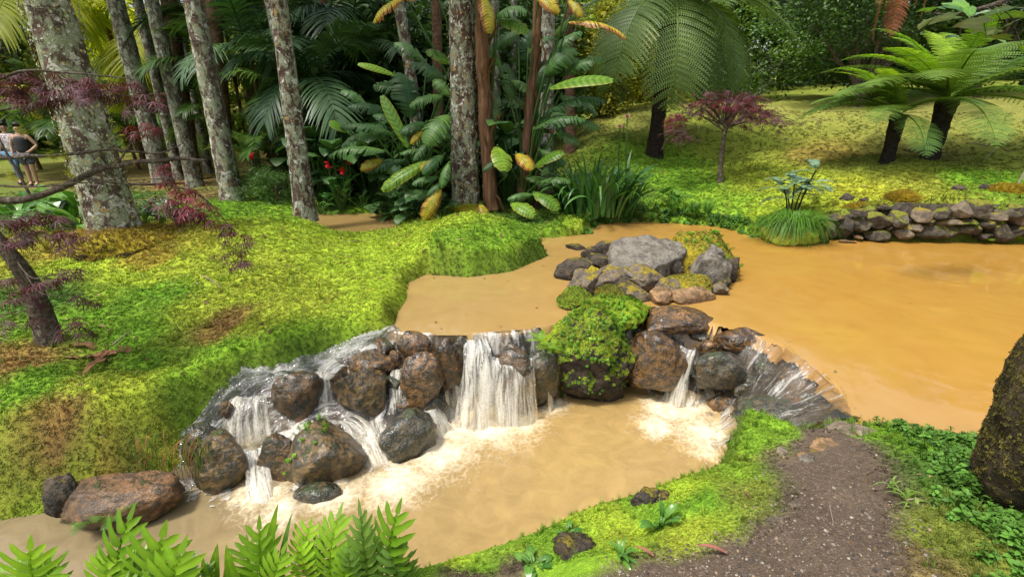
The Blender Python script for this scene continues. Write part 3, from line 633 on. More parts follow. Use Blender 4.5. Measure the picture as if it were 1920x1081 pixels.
def rock(name, label, u, v, zc, w, h, seed, mat, ang=.6, rz=None, dy=.85, flat=None, cat='rock', rough=.10, tilt=(0, 0), group=None, cuts=9, hs=1.0):
    p = at(u, v, z=zc); s = depth(p)/FPX
    ang = min(1, ang+.2) if group else ang; k_ = 1.12 if group else .90; w, h = w*k_, h*k_
    me = rock_mesh((w*s*1.16, w*s*dy*1.16, h*s*hs*1.16), seed, mat, ang, rough, flat_top=flat, cuts=cuts+2)
    o = obj(name, me, loc=p, rot=(tilt[0], tilt[1], rz if rz is not None else 0))
    return tag(o, label, cat, group)
B = 'cascade_boulder'
rock(B,'egg-shaped brown boulder, upper left one in the left cascade',560,748,-.34,92,118,11,'wet_brown',.45,.3,.8)
rock(B,'squarish tan-brown boulder with sharp lower edge in the upper left cascade',684,730,-.30,122,104,12,'wet_tan',.85,.2,.8)
rock(B,'small orange hump behind the squarish tan boulder',700,682,-.17,82,48,13,'wet_orange',.4)
rock(B,'tiny round brown stone left of the orange hump',664,682,-.17,26,26,14,'wet_brown',.3)
rock(B,'tiny dark orange stone right of the orange hump',740,672,-.14,26,34,15,'wet_orange',.3)
rock(B,'bright orange capped stone at the left lip of the falls',776,650,-.07,66,62,16,'wet_orange',.5)
rock(B,'tall orange-brown pillar stone below the orange capped stone',795,714,-.3,84,126,17,'wet_orange',.5,.2)
rock(B,'dark brown stone with knob on the lip beside the main fall',867,652,-.1,52,62,18,'wet_dark',.6)
rock(B,'streaked brown stone behind the narrow fall',838,690,-.26,66,120,19,'wet_brown',.4)
rock(B,'broad smooth brown stone under the thin water curtain',962,712,-.36,98,140,20,'wet_brown',.4,0,.7)
rock(B,'dark leaning stone under the thin fall beside the mossy knob',1016,706,-.36,70,128,21,'wet_dark',.5,0,.7)
rock(B,'green-black wet boulder at the foot of the left cascade',760,822,-.58,118,128,22,'wet_dark',.55,.5)
rock(B,'low algae-green stone beneath the orange-brown pillar',812,768,-.58,66,66,23,'wet_dark',.5)
rock(B,'wide split boulder with green seedlings in the lower left cascade',612,854,-.58,172,116,24,'wet_tan',.65,-.2,.75)
rock(B,'narrow brown boulder leaning on the split boulder',524,866,-.6,70,112,25,'wet_brown',.45)
rock(B,'tall mossy boulder at the left end of the cascade',416,872,-.56,98,136,26,'wet_tan',.55,.2,.85)
rock(B,'green algae-covered boulder behind the tall mossy boulder',384,842,-.48,82,120,27,'wet_dark',.4)
rock(B,'flat mossy stone awash below the split boulder',592,925,ZL,92,40,28,'wet_dark',.5,.25,.6)
rock('boulder','long flat-topped reddish brown boulder under the left moss bank',226,930,-.54,206,104,29,'damp_red',.5,.12,.6,flat=.5)
rock('boulder','grey earthy boulder in shadow at the lower left edge',118,930,-.5,70,90,30,'dark',.6)
rock(B,'smooth orange-brown boulder left of the slanting jet',1226,686,-.36,112,138,31,'wet_orange',.45,.1,.8)
rock(B,'round mossy green boulder in the right cascade',1352,694,-.3,104,86,32,'wet_dark',.35)
rock(B,'crusty orange ledge stone at the left lip of the right cascade',1262,606,-.06,170,56,33,'wet_orange',.7,.2,.55)
rock(B,'crusty orange-brown ledge stone in the middle of the right lip',1395,640,-.1,120,50,34,'wet_orange',.7,-.5,.5)
rock(B,'dark submerged stone under the curved right fall',1440,792,-.42,120,90,35,'wet_dark',.5)
rock(B,'dark stone slab leaning against the mossy knob by the right cascade',1168,672,-.36,34,120,36,'wet_dark',.6)
rock(B,'small orange stone peeping from the moss edge above the left fall',424,766,-.3,24,36,37,'wet_orange',.4)
rock(B,'brown stone between the falls in the middle of the left cascade',760,760,-.5,60,50,38,'wet_brown',.5)

fr = random.Random(4)
for k, (u, v, z, w) in enumerate([(640,700,-.2,34),(545,690,-.17,30),(820,800,ZL,34),(905,660,-.1,34),(735,720,-.3,34),(720,650,-.06,30),(440,800,-.5,40)]):
    rock('cascade_stone','small wet stone wedged between the boulders of the left cascade',u,v,z-.03,w*1.15,w*fr.uniform(.8,1.15),600+k,fr.choice(['wet_brown','wet_dark','wet_orange','wet_tan']),.6,fr.uniform(0,3),group='small stones of the left cascade')
for k, (u, v, z, w) in enumerate([(1310,625,-.1,36),(1330,650,-.15,34),(1440,690,-.2,44),(1480,720,-.2,40),(1400,720,-.38,50),(1400,780,-.6,50),(1290,700,-.5,34),(1360,760,-.6,44),(1510,760,-.2,40)]):
    rock('cascade_stone','small wet stone under the running water of the right cascade',u,v,z-.05,w*1.2,w*.8,640+k,fr.choice(['wet_brown','wet_dark','wet_orange']),.5,fr.uniform(0,3),group='small stones of the right cascade')

I = 'island_rock'; G = 'rocks of the island in the pond'
rock(I,'large flat grey slab on top of the rock island',1196,494,.2,156,112,41,'grey',.6,.15,.85,flat=.3,tilt=(.30,.02),cuts=6,rough=.17,group=G)
rock(I,'moss-topped slab on the right of the large grey slab',1314,482,.2,112,84,42,'mossy',.8,-.2,.9,flat=.5,tilt=(.2,.08),group=G)
rock(I,'rounded dark stone at the left end of the island',1080,506,.1,64,48,43,'dark',.5,group=G)
rock(I,'small dark stone behind the left end of the island',1107,476,.1,32,28,44,'dark',.6,group=G)
rock(I,'small dark stone tucked against the big slab at its left',1134,472,.1,34,32,45,'dark',.6,group=G)
rock(I,'mossy brown stone in front of the rounded dark stone',1098,536,.08,56,48,46,'grey_brown',.7,group=G)
rock(I,'brown wedge stone at the near left side of the island',1147,528,.1,76,50,47,'grey_brown',.8,.3,group=G)
rock(I,'grey-brown rounded stone below the front edge of the large slab',1208,524,.12,92,46,48,'grey_brown',.6,-.1,group=G)
rock(I,'flat mossy stone in the near middle of the island',1286,532,.1,70,34,49,'mossy',.7,group=G)
rock(I,'pale grey faceted stone on the near right of the island',1327,512,.14,66,66,50,'grey',.9,.4,group=G)
rock(I,'dark stone standing at the right end of the island',1366,510,.1,38,50,51,'dark',.7,group=G)
rock(I,'low sandy-red stone at the island waterline',1290,558,.02,82,34,52,'warm',.7,.1,.6,group=G)
rock(I,'short sandy stone left of the low sandy-red stone',1240,560,.04,38,34,53,'warm',.7,group=G)
rock(I,'little grey stone at the right waterline of the island',1342,544,.03,34,28,54,'grey_brown',.7,group=G)
rock(I,'light grey block on the moss slab side',1330,484,.24,54,40,57,'grey',.8,group=G)
rock(I,'upright slim stone at the near left corner of the island',1076,548,.06,22,40,58,'grey_brown',.7,group=G)
for k, (u, v, z, w, h, mt, lab) in enumerate([(1122,492,.12,44,36,'dark','dark stone wedged left of the large grey slab'),(1165,540,.08,52,34,'dark','dark stone in the near left pile below the brown wedge'),(1250,538,.08,46,32,'grey_brown','brown-grey stone between the rounded stone and flat mossy stone'),(1262,500,.16,34,40,'dark','dark stone in the cleft between the two big slabs'),(1190,552,.04,46,28,'grey_brown','low stone at the near waterline of the island'),(1352,530,.06,34,30,'dark','small dark stone under the right end of the island'),(1108,516,.1,36,30,'mossy','mossy stone behind the left near stones')]):
    rock(I, lab, u, v, z, w, h, 660+k, mt, .6, k*.7, group=G)
rock('lone_rock','small dark rock alone in the water left of the island',1080,464,.01,38,18,55,'dark',.8)
# moss-covered lumps and the high knob that splits the falls
knob_p = at(1092, 655, z=-.2)
rock('mossy_knob','tall dark rock knob with bright moss top between the two cascades',1092,668,-.3,178,210,60,'dark',.5,.1,.75,rough=.2,cat='rock')
rock('mossy_knob','low moss-covered rock linking the knob to the island',1165,584,.03,124,48,61,'mossy',.5,.7,.9)
rock('mossy_knob','small moss-grown lump on the left of the island bridge',1082,566,.04,72,50,62,'mossy',.5)
rock('mossy_knob','olive moss lump just below the island',1140,560,.08,58,52,63,'mossy',.5)
# right foreground boulder, path stones, stones in the turf
rock('boulder','huge earthy moss-stained boulder filling the right edge of the picture',2026,792,.78,372,480,65,'bark_moss',.4,.5,.8,rough=.12)
for k, (lab, u, v, w, h, mt, dz) in enumerate([('flat pale slab at the top of the path by the pond edge',1605,812,90,22,'pale',.0),('long tan stone half buried in the path',1550,842,76,24,'warm',0),('tan stone behind the grey pebble on the path',1516,858,40,18,'warm',0),
        ('pointed grey-white pebble on the path',1515,864,28,30,'grey',.02),('small pale stone at the left margin of the path',1466,848,26,18,'pale',.02),('grey stone low on the left side of the path',1458,978,30,36,'grey_brown',.01),('half-buried grey stone by the path grass',1462,912,30,24,'grey_brown',0),('slim grey stone in the moss beside the path',1496,952,40,24,'grey_brown',0),
        ('dark pitted stone in the near moss, topmost of two',1040,970,66,54,'dark',.02),('dark pitted stone in the near moss, lower of two',1074,1026,76,40,'dark',.02),('dark stone in the near moss left of the path',1222,938,56,56,'dark',.02),('grey pebble on the path near the bottom edge',1500,1058,18,14,'grey',.0),
        ('dark crumbly rock among the ferns at the bottom edge',648,1062,66,52,'dark',.0)]):
    p = hit(u, v); s = depth(p)/FPX
    tag(obj('stone', rock_mesh((w*s*1.2, w*s*1.0, h*s), 70+k, mt, .9, .26, ICO4, 14), loc=p+np.array([0, 0, dz-.02]), rot=(0, 0, k)), lab, 'stone')
for k, (lab, u, v, w, h) in enumerate([('dark rock in the grass above the left end of the wall',1586,374,28,22),('smaller dark rock beside it in the wall-side grass',1620,378,20,14),('dark rock cresting the mossy wall top',1655,392,30,14),('dark lump on the wall top among ochre moss',1800,356,30,16),('dark clod behind the ochre cushion on the wall',1845,354,24,16)]):
    p = hit(u, v); s = depth(p)/FPX
    tag(obj('stone', rock_mesh((w*s, w*s*.8, h*s), 90+k, 'dark', .7, .2, ICO3), loc=p+np.array([0, 0, .02])), lab, 'stone')

# dry stone wall along the right shore
wall = thing('stone_wall', 'low dry stone retaining wall along the right shore of the pond', 'wall', (0, 0, 0))
def cr(x, y): return 1380+x/3.556, 280+y/3.556
stones = [(655,542,104,108,'wall'),(765,540,112,140,'dark'),(862,505,108,92,'wall'),(990,478,146,104,'wall'),(985,580,138,78,'wall'),(1118,478,112,94,'wall'),(1135,572,112,72,'grey_brown'),(1260,448,132,74,'grey_brown'),(1405,440,128,70,'wall'),
          (1555,412,124,106,'grey_brown'),(1662,414,112,118,'wall'),(1370,566,290,98,'wall'),(1225,530,104,50,'grey_brown'),(1320,500,90,44,'dark'),(1450,497,130,46,'grey_brown'),(1572,548,144,64,'wall'),(1570,490,120,50,'dark'),(1690,510,110,60,'dark'),(1800,560,176,112,'wall'),
          (1780,470,120,60,'grey_brown'),(1850,440,110,70,'wall'),(1920,420,90,70,'wall'),(1910,560,100,80,'dark'),(1960,480,120,80,'grey_brown'),(850,595,50,26,'warm'),(700,470,90,40,'dark'),(860,430,80,40,'dark'),(1060,530,50,46,'dark'),(2040,440,110,70,'wall'),(2040,550,150,90,'grey_brown'),(2140,480,110,110,'wall'),(1690,590,90,44,'dark')]
core = MB(); wl = smooth_path(np.c_[WALL_LINE, np.zeros(len(WALL_LINE))], 40)
tops = []
for k, p in enumerate(wl): tops.append(.40+.34*min(1, k/16))
a = wl+np.array([0, .30, -.2]); b = wl+np.array([0, .34, 0]); b[:, 2] = np.array(tops)-.16; c_ = b+np.array([0, .35, .0])
V = np.concatenate([a, b, c_]); n = len(wl); i = np.arange(n-1)
V[:, 1] += .03*fbm(V, 9, 3); core.add(V, np.concatenate([np.stack([i, i+1, n+i+1, n+i], 1), np.stack([n+i, n+i+1, 2*n+i+1, 2*n+i], 1)]))
obj('earth_core', core.mesh('earth_core', MR['dark']), wall)
for k, (x, y, w, h, mt) in enumerate(stones):
    u, v = cr(x, y); uu = min(u, 1960)
    # the wall face runs along WALL_LINE: find where the sight line crosses that vertical face
    d = ray(u, v); best = None
    for j in range(len(wl)-1):
        A, E = wl[j][:2], wl[j+1][:2]-wl[j][:2]; den = d[0]*E[1]-d[1]*E[0]
        t = (A[0]*E[1]-A[1]*E[0])/den; q = (d[0]*t-A[0])/E[0] if abs(E[0]) > 1e-6 else 0
        if -.02 <= q <= 1.02 or (j == len(wl)-2 and q > 1) or (j == 0 and q < 0): best = d*t; break
    p = np.array([0, 0, CAM_H])+best; s = depth(p)/FPX
    sx, sz = w/3.556*s*1.24, h/3.556*s*1.26
    dxdy = math.atan2(wl[20][1]-wl[10][1], wl[20][0]-wl[10][0])
    obj('stone', rock_mesh((sx, .34+.06*random.random(), sz), 200+k, mt, .95, .09, ICO3, 12), wall, loc=p+np.array([0, .12+.03*random.random(), 0]), rot=(0, random.uniform(-.05, .05), dxdy+random.uniform(-.06, .06)))
tag(rock_o := obj('flat_stone', rock_mesh((.30, .16, .04), 240, 'warm', .8, .1, ICO2), loc=at(1587,452,z=.02)), 'flat pinkish stone lying at the waterline below the wall', 'stone')
# ------------------------------------------------------------------ leaf and frond shapes
def rach(n, a0, a1, pw=1.0):
    s = np.linspace(0, 1, n); g = a0+(a1-a0)*s**pw
    T = np.stack([0*s, np.cos(g), np.sin(g)], 1); N = np.stack([0*s, -np.sin(g), np.cos(g)], 1)
    P = np.concatenate([np.zeros((1, 3)), np.cumsum((T[1:]+T[:-1])*.5/(n-1), 0)]); return s, P, T, N
def norm_tip(V, tip):
    a = math.atan2(tip[2], tip[1]); c, s_ = math.cos(-a), math.sin(-a); L = np.linalg.norm(tip)
    V = V.copy(); y, z = V[:, 1].copy(), V[:, 2].copy(); V[:, 1] = (y*c-z*s_)/L; V[:, 2] = (y*s_+z*c)/L; V[:, 0] /= L; return V
X3 = np.array([1., 0, 0])
def finish(mb, name, mat, norm, tip):
    if norm: mb.V = [norm_tip(v, tip) for v in mb.V]
    return mb.mesh(name, mat)
def palm_frond(name, mat, a0, a1, nl=36, lf=.34, wd=.013, hang=.35, seed=0, norm=False, start=.12, sweep=(.35, .9)):
    r = np.random.RandomState(seed); mb = MB(); n = 60; s, P, T, N = rach(n, a0, a1, 1.3)
    V, F = tube(P[::5], np.linspace(.012, .003, len(P[::5])), 5); mb.add(V, F, (.9,1.05,.6))
    t = np.linspace(0, 1, 5)[:, None]
    for sd in (-1, 1):
        for k in range(nl):
            q = start+(1-start)*(k+.5*r.rand())/nl; i = min(n-1, int(q*(n-1)))
            l = lf*(.25+.75*math.sin(math.pi*min(1, .08+.86*((q-start)/(1-start))))**.75)*r.uniform(.9, 1.08); sw = sweep[0]+(sweep[1]-sweep[0])*q+r.uniform(-.08, .08)
            d = X3*sd*math.cos(sw)+T[i]*math.sin(sw)+N[i]*r.uniform(.12, .3); d = unit(d)
            c = P[i]+d*l*t+np.array([0, 0, -1.])*(hang*l*t**2)*r.uniform(.7, 1.3)
            w = unit(np.cross(d, N[i]))*(wd*np.array([.5, 1, .9, .6, .05]))[:, None]
            V, F = strip(c, w); b = r.uniform(.8, 1.2); mb.add(V, F, (b, b, b))
    return finish(mb, name, mat, norm, P[-1])
def fern_frond(name, mat, a0, a1, npn=24, pl=.26, npl=13, hang=.25, seed=0, norm=False, start=.1, pw=1.3, taper=.55):
    """twice-divided fern frond: rachis, pinnae, and diamond pinnules along each pinna"""
    r = np.random.RandomState(seed); mb = MB(); n = 70; s, P, T, N = rach(n, a0, a1, pw)
    V, F = tube(P[::5], np.linspace(.011, .002, len(P[::5])), 5); mb.add(V, F, (.8,.8,.4))
    for sd in (-1, 1):
        for k in range(npn):
            f = (k+.3*r.rand())/npn; q = start+(1-start)*f; i = min(n-1, int(q*(n-1)))
            l = pl*(math.sin(math.pi*min(1, (.16+.8*f)))**taper)*r.uniform(.92, 1.06)
            if f > .8: l *= max(.15, (1-f)/.2)
            d = unit(X3*sd*math.cos(.3)+T[i]*math.sin(.3)+N[i]*.1); m = max(4, int(npl*l/pl)+2)
            t = (np.arange(m)+.5)/m; c = P[i]+d*l*t[:, None]+np.array([0, 0, -1.])*(hang*l*t**2)[:, None]
            e = unit(np.cross(d, N[i])); pw_ = np.minimum((1-start)/npn*.74, l*.3)*(1-t**1.8*.85); wid = .40*l/m
            b = r.uniform(.78, 1.22)
            for sg in (-1, 1):
                dd = e*sg+d*.35; a = c; tip = c+dd*pw_[:, None]-N[i]*(.12*pw_)[:, None]; mdp = c+dd*(pw_*.45)[:, None]
                Vd = np.stack([a, mdp-d*wid, tip, mdp+d*wid], 1).reshape(-1, 3); j = np.arange(m)*4
                mb.add(Vd, np.stack([j, j+1, j+2, j+3], 1), (b, b, b))
            V, F = strip(c, np.outer(np.full(m, .0022), e)); mb.add(V, F, (.6, .6, .3))
    return finish(mb, name, mat, norm, P[-1])
def big_leaf(name, mat, a0, a1, W=.2, nseg=14, gap=.1, droop=.35, seed=0, norm=True):
    """paddle leaf with a thick midrib, its two halves torn into strips"""
    r = np.random.RandomState(seed); mb = MB(); n = nseg*4+1; s, P, T, N = rach(n, a0, a1, 1.4)
    V, F = tube(P[::3]-N[::3]*.004, np.linspace(.014, .003, len(P[::3])), 6); mb.add(V, F, (1.3,1.3,.9))
    for sd in (-1, 1):
        k0 = 0
        while k0 < n-1:
            L = r.choice([2, 3, 4, 5, 7]) if gap > 0 else n-1; k1 = min(n-1, k0+L); ks = np.arange(k0, k1+1); q = s[ks]
            hw = W*np.clip(np.sin(np.pi*np.clip(q*.94+.04, 0, 1)), 0.02, 1)**.55; m = 6; o = np.linspace(0, 1, m)
            dr = droop*r.uniform(.5, 1.5); sl = .35+.25*r.rand()
            tear = r.uniform(.3, 1)*gap
            Vl = []
            for a, kk in enumerate(ks):
                e = (a/(len(ks)-1)-.5) if len(ks) > 1 else 0
                sh = (o**1.3)*sl*hw[a]-e*tear*hw[a]*(o**2)*.8
                Vl.append(P[kk]+X3*sd*(hw[a]*o)[:, None]+T[kk]*sh[:, None]+N[kk]*((.30*o-(.30+dr)*o**2)*hw[a])[:, None])
            Vl = np.concatenate(Vl); kx = len(ks); i = np.arange(kx-1)[:, None]*m+np.arange(m-1)[None]
            b = r.uniform(.85, 1.15); uv = np.stack([np.tile(o, kx), np.repeat(q, m)], 1)
            mb.add(Vl, np.stack([i, i+1, i+m+1, i+m], -1).reshape(-1, 4), (b, b, b), uv); k0 = k1
    return finish(mb, name, mat, norm, P[-1])
def blade(name, mat, a0, a1, W=.3, shape='oval', fold=.15, wave=0.0, seed=0, norm=False, nl=12, nw=3, pw=1.3):
    r = np.random.RandomState(seed); mb = MB(); s, P, T, N = rach(nl+1, a0, a1, pw)
    if shape == 'oval': w = np.sin(np.pi*s**.85)**.7
    elif shape == 'lance': w = np.sin(np.pi*np.clip(s*.9+.1, 0, 1)**.7)**.8
    elif shape == 'heart': w = np.clip(1.05*np.cos(np.pi/2*np.clip(s, 0, 1)**1.3)**.75, 0, 1)*np.clip(.75+2*s, 0, 1)
    else: w = np.clip(1-(s**3), .02, 1)*np.clip(.5+3*s, 0, 1)                         # strap
    w = np.maximum(w*W, .002); o = np.linspace(-1, 1, 2*nw+1)
    V = P[:, None]+X3*(w[:, None]*o[None])[..., None]+N[:, None]*((fold*np.abs(o)[None]-.5*fold*o[None]**2)*w[:, None]+wave*np.sin(s*17+seed)[:, None]*w[:, None]*o[None]**2)[..., None]
    if shape == 'heart': V = V-T[0]*((np.abs(o)[None]*(1-s[:, None])**2)*.28)[..., None]
    m = 2*nw+1; i = np.arange(nl)[:, None]*m+np.arange(m-1)[None]
    uv = np.stack([np.broadcast_to(np.abs(o)[None], (nl+1, m)).ravel(), np.repeat(s, m)], 1)
    cc = np.ones((nl+1, m, 3)); cc[:, nw] = (1.35, 1.3, 1.0)
    mb.add(V.reshape(-1, 3), np.stack([i, i+1, i+m+1, i+m], -1).reshape(-1, 4), cc.reshape(-1, 3), uv)
    return finish(mb, name, mat, norm, P[-1])
def lobed_frond(name, mat, a0, a1, nlobe=7, W=.26, seed=0, norm=True):
    """once-lobed glossy fern frond with finger-like lobes off a winged midrib"""
    r = np.random.RandomState(seed); mb = MB(); n = 50; s, P, T, N = rach(n, a0, a1, 1.4)
    V, F = strip(P[6:], np.outer(np.linspace(.03, .012, n-6), X3)); mb.add(V, F, (1,1,1))
    V, F = tube(P[::4]+N[::4]*.003, np.linspace(.010, .003, len(P[::4])), 5); mb.add(V, F, (1.3,1.2,.6))
    for sd in (-1, 1):
        for k in range(nlobe):
            f = (k+.5+(.25 if sd > 0 else 0))/nlobe; q = .28+.68*f; i = min(n-1, int(q*(n-1)))
            l = 1.3*W*(math.sin(math.pi*(.26+.62*f))**.8)*r.uniform(.8, 1.15); sw = .42+.35*f
            d = unit(X3*sd*math.cos(sw)+T[i]*math.sin(sw)+N[i]*.2); t = np.linspace(0, 1, 8)
            c = P[i]+d*(l*t)[:, None]+np.array([0, 0, -1.])*(.28*l*t**2)[:, None]
            wd = .044*(1.0+.25*np.sin(t*9+seed))*np.clip(1.15-t**3*1.1, .03, 1)*np.clip(.75+.6*t, 0, 1)
            e = unit(np.cross(d, N[i])); V, F = strip(c, wd[:, None]*e, np.outer(np.abs(wd)*.35, N[i]))
            b = r.uniform(.88, 1.12); cc = np.full((len(V), 3), b); cc[1::3] *= 1.25
            uv = np.zeros((len(V), 2)); uv[0::3, 0] = uv[2::3, 0] = 1; mb.add(V, F, cc, uv)
    d = T[-1]; t = np.linspace(0, 1, 6); c = P[-1]+d*(.16*t)[:, None]; V, F = strip(c, np.outer(.03*(1-t**2)+.001, X3)); mb.add(V, F)
    return finish(mb, name, mat, norm, P[-1]+d*.16)
def dissected(r, size):
    """one lace-leaf maple leaf: seven thin toothed fingers"""
    Vs, Fs, n = [], [], 0
    for k, a in enumerate(np.linspace(-1.9, 1.9, 7)):
        l = size*(1-.22*abs(a)/1.9*1.6)*r.uniform(.85, 1.1); d = np.array([math.sin(a), math.cos(a), -.15]); e = np.array([math.cos(a), -math.sin(a), 0])
        t = np.array([0, .25, .45, .65, .85, 1]); w = size*np.array([.010, .034, .046, .04, .024, .003])
        c = d*(l*t)[:, None]+np.array([0, 0, -1.])*(.45*l*t**2)[:, None]
        V, F = strip(c, w[:, None]*e); Vs.append(V); Fs.append(F+n); n += len(V)
        for j in (1, 2, 3, 4):                                                           # side teeth
            for sg in (-1, 1):
                b = c[j]; tip = b+(e*sg*.8+d*.8)*size*.13; V = np.array([b-d*.02*size, b+d*.03*size, tip]); Vs.append(V); Fs.append(np.array([[n, n+1, n+2, n+2]])); n += 3
    return np.concatenate(Vs), np.concatenate(Fs)
def maple_cluster(name, mat, seed, nleaf=12, spread=.16, size=.09):
    r = np.random.RandomState(seed); mb = MB()
    for k in range(nleaf):
        V, F = dissected(r, size*r.uniform(.7, 1.15)); az = r.uniform(0, 6.28); tl = r.uniform(-.7, .05)
        M = (Matrix.Rotation(az, 3, 'Z') @ Matrix.Rotation(tl, 3, 'X')); M = np.array(M)
        p = np.array([math.sin(-az), math.cos(az), 0])*spread*r.rand()**.6; p[2] = r.uniform(-.05, .03)-.25*np.linalg.norm(p)
        b = r.uniform(.6, 1.35); q = F[:, 2] != F[:, 3]
        mb.add(V@M.T+p, F[q], (b, b*r.uniform(.8, 1.1), b)); mb.add(V@M.T+p, F[~q][:, :3], (b, b, b))
    return mb.mesh(name, mat)
def leaf_cloud(name, mat, n, rad, leaf, seed, clumps=50, shell=.55, flat=.3, elong=.45):
    """crown foliage: leaf-sized folded faces in clumps, uneven outline, gaps between"""
    r = np.random.RandomState(seed); c = r.randn(clumps, 3); c /= np.linalg.norm(c, axis=1, keepdims=True); c *= (shell+(1-shell)*r.rand(clumps, 1))**.7
    k = r.randint(0, clumps, n); cs = r.uniform(.10, .26, clumps)
    P = (c[k]+r.randn(n, 3)*cs[k][:, None]*np.array([1, 1, .7]))*np.asarray(rad)
    az = r.uniform(0, 6.283, n); el = r.uniform(-.9, .5, n)+.0; d = np.stack([np.cos(az)*np.cos(el), np.sin(az)*np.cos(el), np.sin(el)], 1)
    up = np.array([0, 0, 1.])+r.randn(n, 3)*flat*1.6; e = np.cross(d, up); e /= np.linalg.norm(e, axis=1, keepdims=True)+1e-9; nn = np.cross(e, d)
    l = leaf*r.uniform(.6, 1.3, n)[:, None]; w = l*elong
    V = np.stack([P, P+d*l*.5-e*w*.5+nn*l*.08, P+d*l, P+d*l*.5+e*w*.5+nn*l*.08], 1).reshape(-1, 3); j = np.arange(n)*4
    F = np.stack([j, j+1, j+2, j+3], 1); b = (r.uniform(.7, 1.3, clumps)[k]*r.uniform(.8, 1.2, n)); C = np.repeat(b, 4)[:, None]*np.ones(3)
    return mesh(name, V, F, mat, C, smooth=False)

# ------------------------------------------------------------------ leaf materials
L = {
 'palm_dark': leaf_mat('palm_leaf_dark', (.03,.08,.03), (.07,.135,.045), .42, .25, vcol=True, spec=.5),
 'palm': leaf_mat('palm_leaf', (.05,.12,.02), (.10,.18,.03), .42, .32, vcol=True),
 'palm_backlit': leaf_mat('palm_leaf_sunlit', (.30,.36,.035), (.42,.42,.04), .45, .5, vcol=True),  # glow of backlit fronds put into the colour as bright yellow-green
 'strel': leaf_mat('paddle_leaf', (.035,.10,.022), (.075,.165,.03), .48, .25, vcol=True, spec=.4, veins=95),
 'strel_dk': leaf_mat('paddle_leaf_shaded', (.028,.085,.024), (.055,.125,.03), .5, .25, vcol=True, spec=.4, veins=95),  # darker copy of the paddle leaf, shade put into its greens
 'strel_lt': leaf_mat('paddle_leaf_young', (.13,.27,.025), (.20,.33,.03), .38, .4, vcol=True, veins=60, edge=((.36,.38,.06),(.45,.36,.14),.9,.15)),
 'strel_yel': leaf_mat('paddle_leaf_yellowed', (.30,.30,.03), (.50,.38,.03), .45, .4, vcol=True, veins=90, edge=((.55,.33,.03),(.30,.14,.04),.55,.7)),
 'brown': leaf_mat('dead_leaf', (.20,.10,.05), (.11,.06,.035), .8, .1, (1,1,1), .1, vcol=True),
 'fern_br': leaf_mat('fern_fresh', (.19,.36,.025), (.30,.46,.035), .5, .42, vcol=True, rnd=.15),
 'fern_dk': leaf_mat('fern_dark', (.09,.18,.03), (.135,.225,.04), .5, .28, vcol=True, rnd=.25),
 'fern_tree': leaf_mat('tree_fern_leaf', (.09,.16,.035), (.14,.22,.05), .42, .32, vcol=True, rnd=.25, spec=.45),
 'lobed': leaf_mat('lobed_fern', (.16,.31,.02), (.27,.42,.03), .4, .4, vcol=True, rnd=.4),
 'lobed_dk': leaf_mat('lobed_fern_dark', (.09,.18,.035), (.13,.23,.04), .38, .28, vcol=True, rnd=.2),
 'glossy': leaf_mat('glossy_leaf', (.05,.14,.025), (.10,.23,.03), .3, .25, vcol=True, spec=.5),
 'dark': leaf_mat('dark_leaf', (.028,.075,.022), (.055,.12,.03), .42, .15, vcol=True, spec=.5),
 'strap': leaf_mat('strap_leaf', (.03,.10,.03), (.07,.17,.03), .33, .2, vcol=True, spec=.5),
 'maple': leaf_mat('purple_maple_leaf', (.085,.034,.04), (.13,.055,.06), .55, .32, (1.3,.6,.5), vcol=True),
 'maple_red': leaf_mat('red_maple_leaf', (.20,.026,.036), (.14,.028,.04), .45, .4, (1.3,.6,.4), vcol=True),
 'flower': leaf_mat('red_petal', (.75,.02,.015), (.55,.01,.01), .5, .35, (1.2,.6,.5), vcol=True),
 'pink': leaf_mat('pink_petal', (.55,.25,.33), (.4,.15,.22), .5, .35, (1.2,1,1), vcol=True),
 'broad': leaf_mat('broadleaf_crown', (.05,.11,.025), (.10,.19,.03), .45, .3, vcol=True, nscale=1.5),
 'broad_dk': leaf_mat('broadleaf_crown_dark', (.03,.07,.02), (.06,.12,.028), .42, .25, vcol=True, nscale=1.5),
 'broad_yl': leaf_mat('broadleaf_crown_yellow', (.22,.25,.03), (.32,.29,.03), .5, .45, vcol=True, nscale=1.5),
 'broad_br': leaf_mat('broadleaf_crown_bright', (.12,.24,.03), (.20,.32,.04), .45, .4, vcol=True, nscale=1.5),
 'blue': leaf_mat('grey_green_leaf', (.12,.20,.13), (.17,.26,.16), .4, .2, (1,1.1,.9), vcol=True),
 'grass': leaf_mat('grass_blade', (.10,.24,.03), (.17,.31,.04), .5, .35, vcol=True),
 'reddead': leaf_mat('rust_fern', (.30,.12,.05), (.20,.08,.04), .7, .2, (1,.9,.7), vcol=True),
}
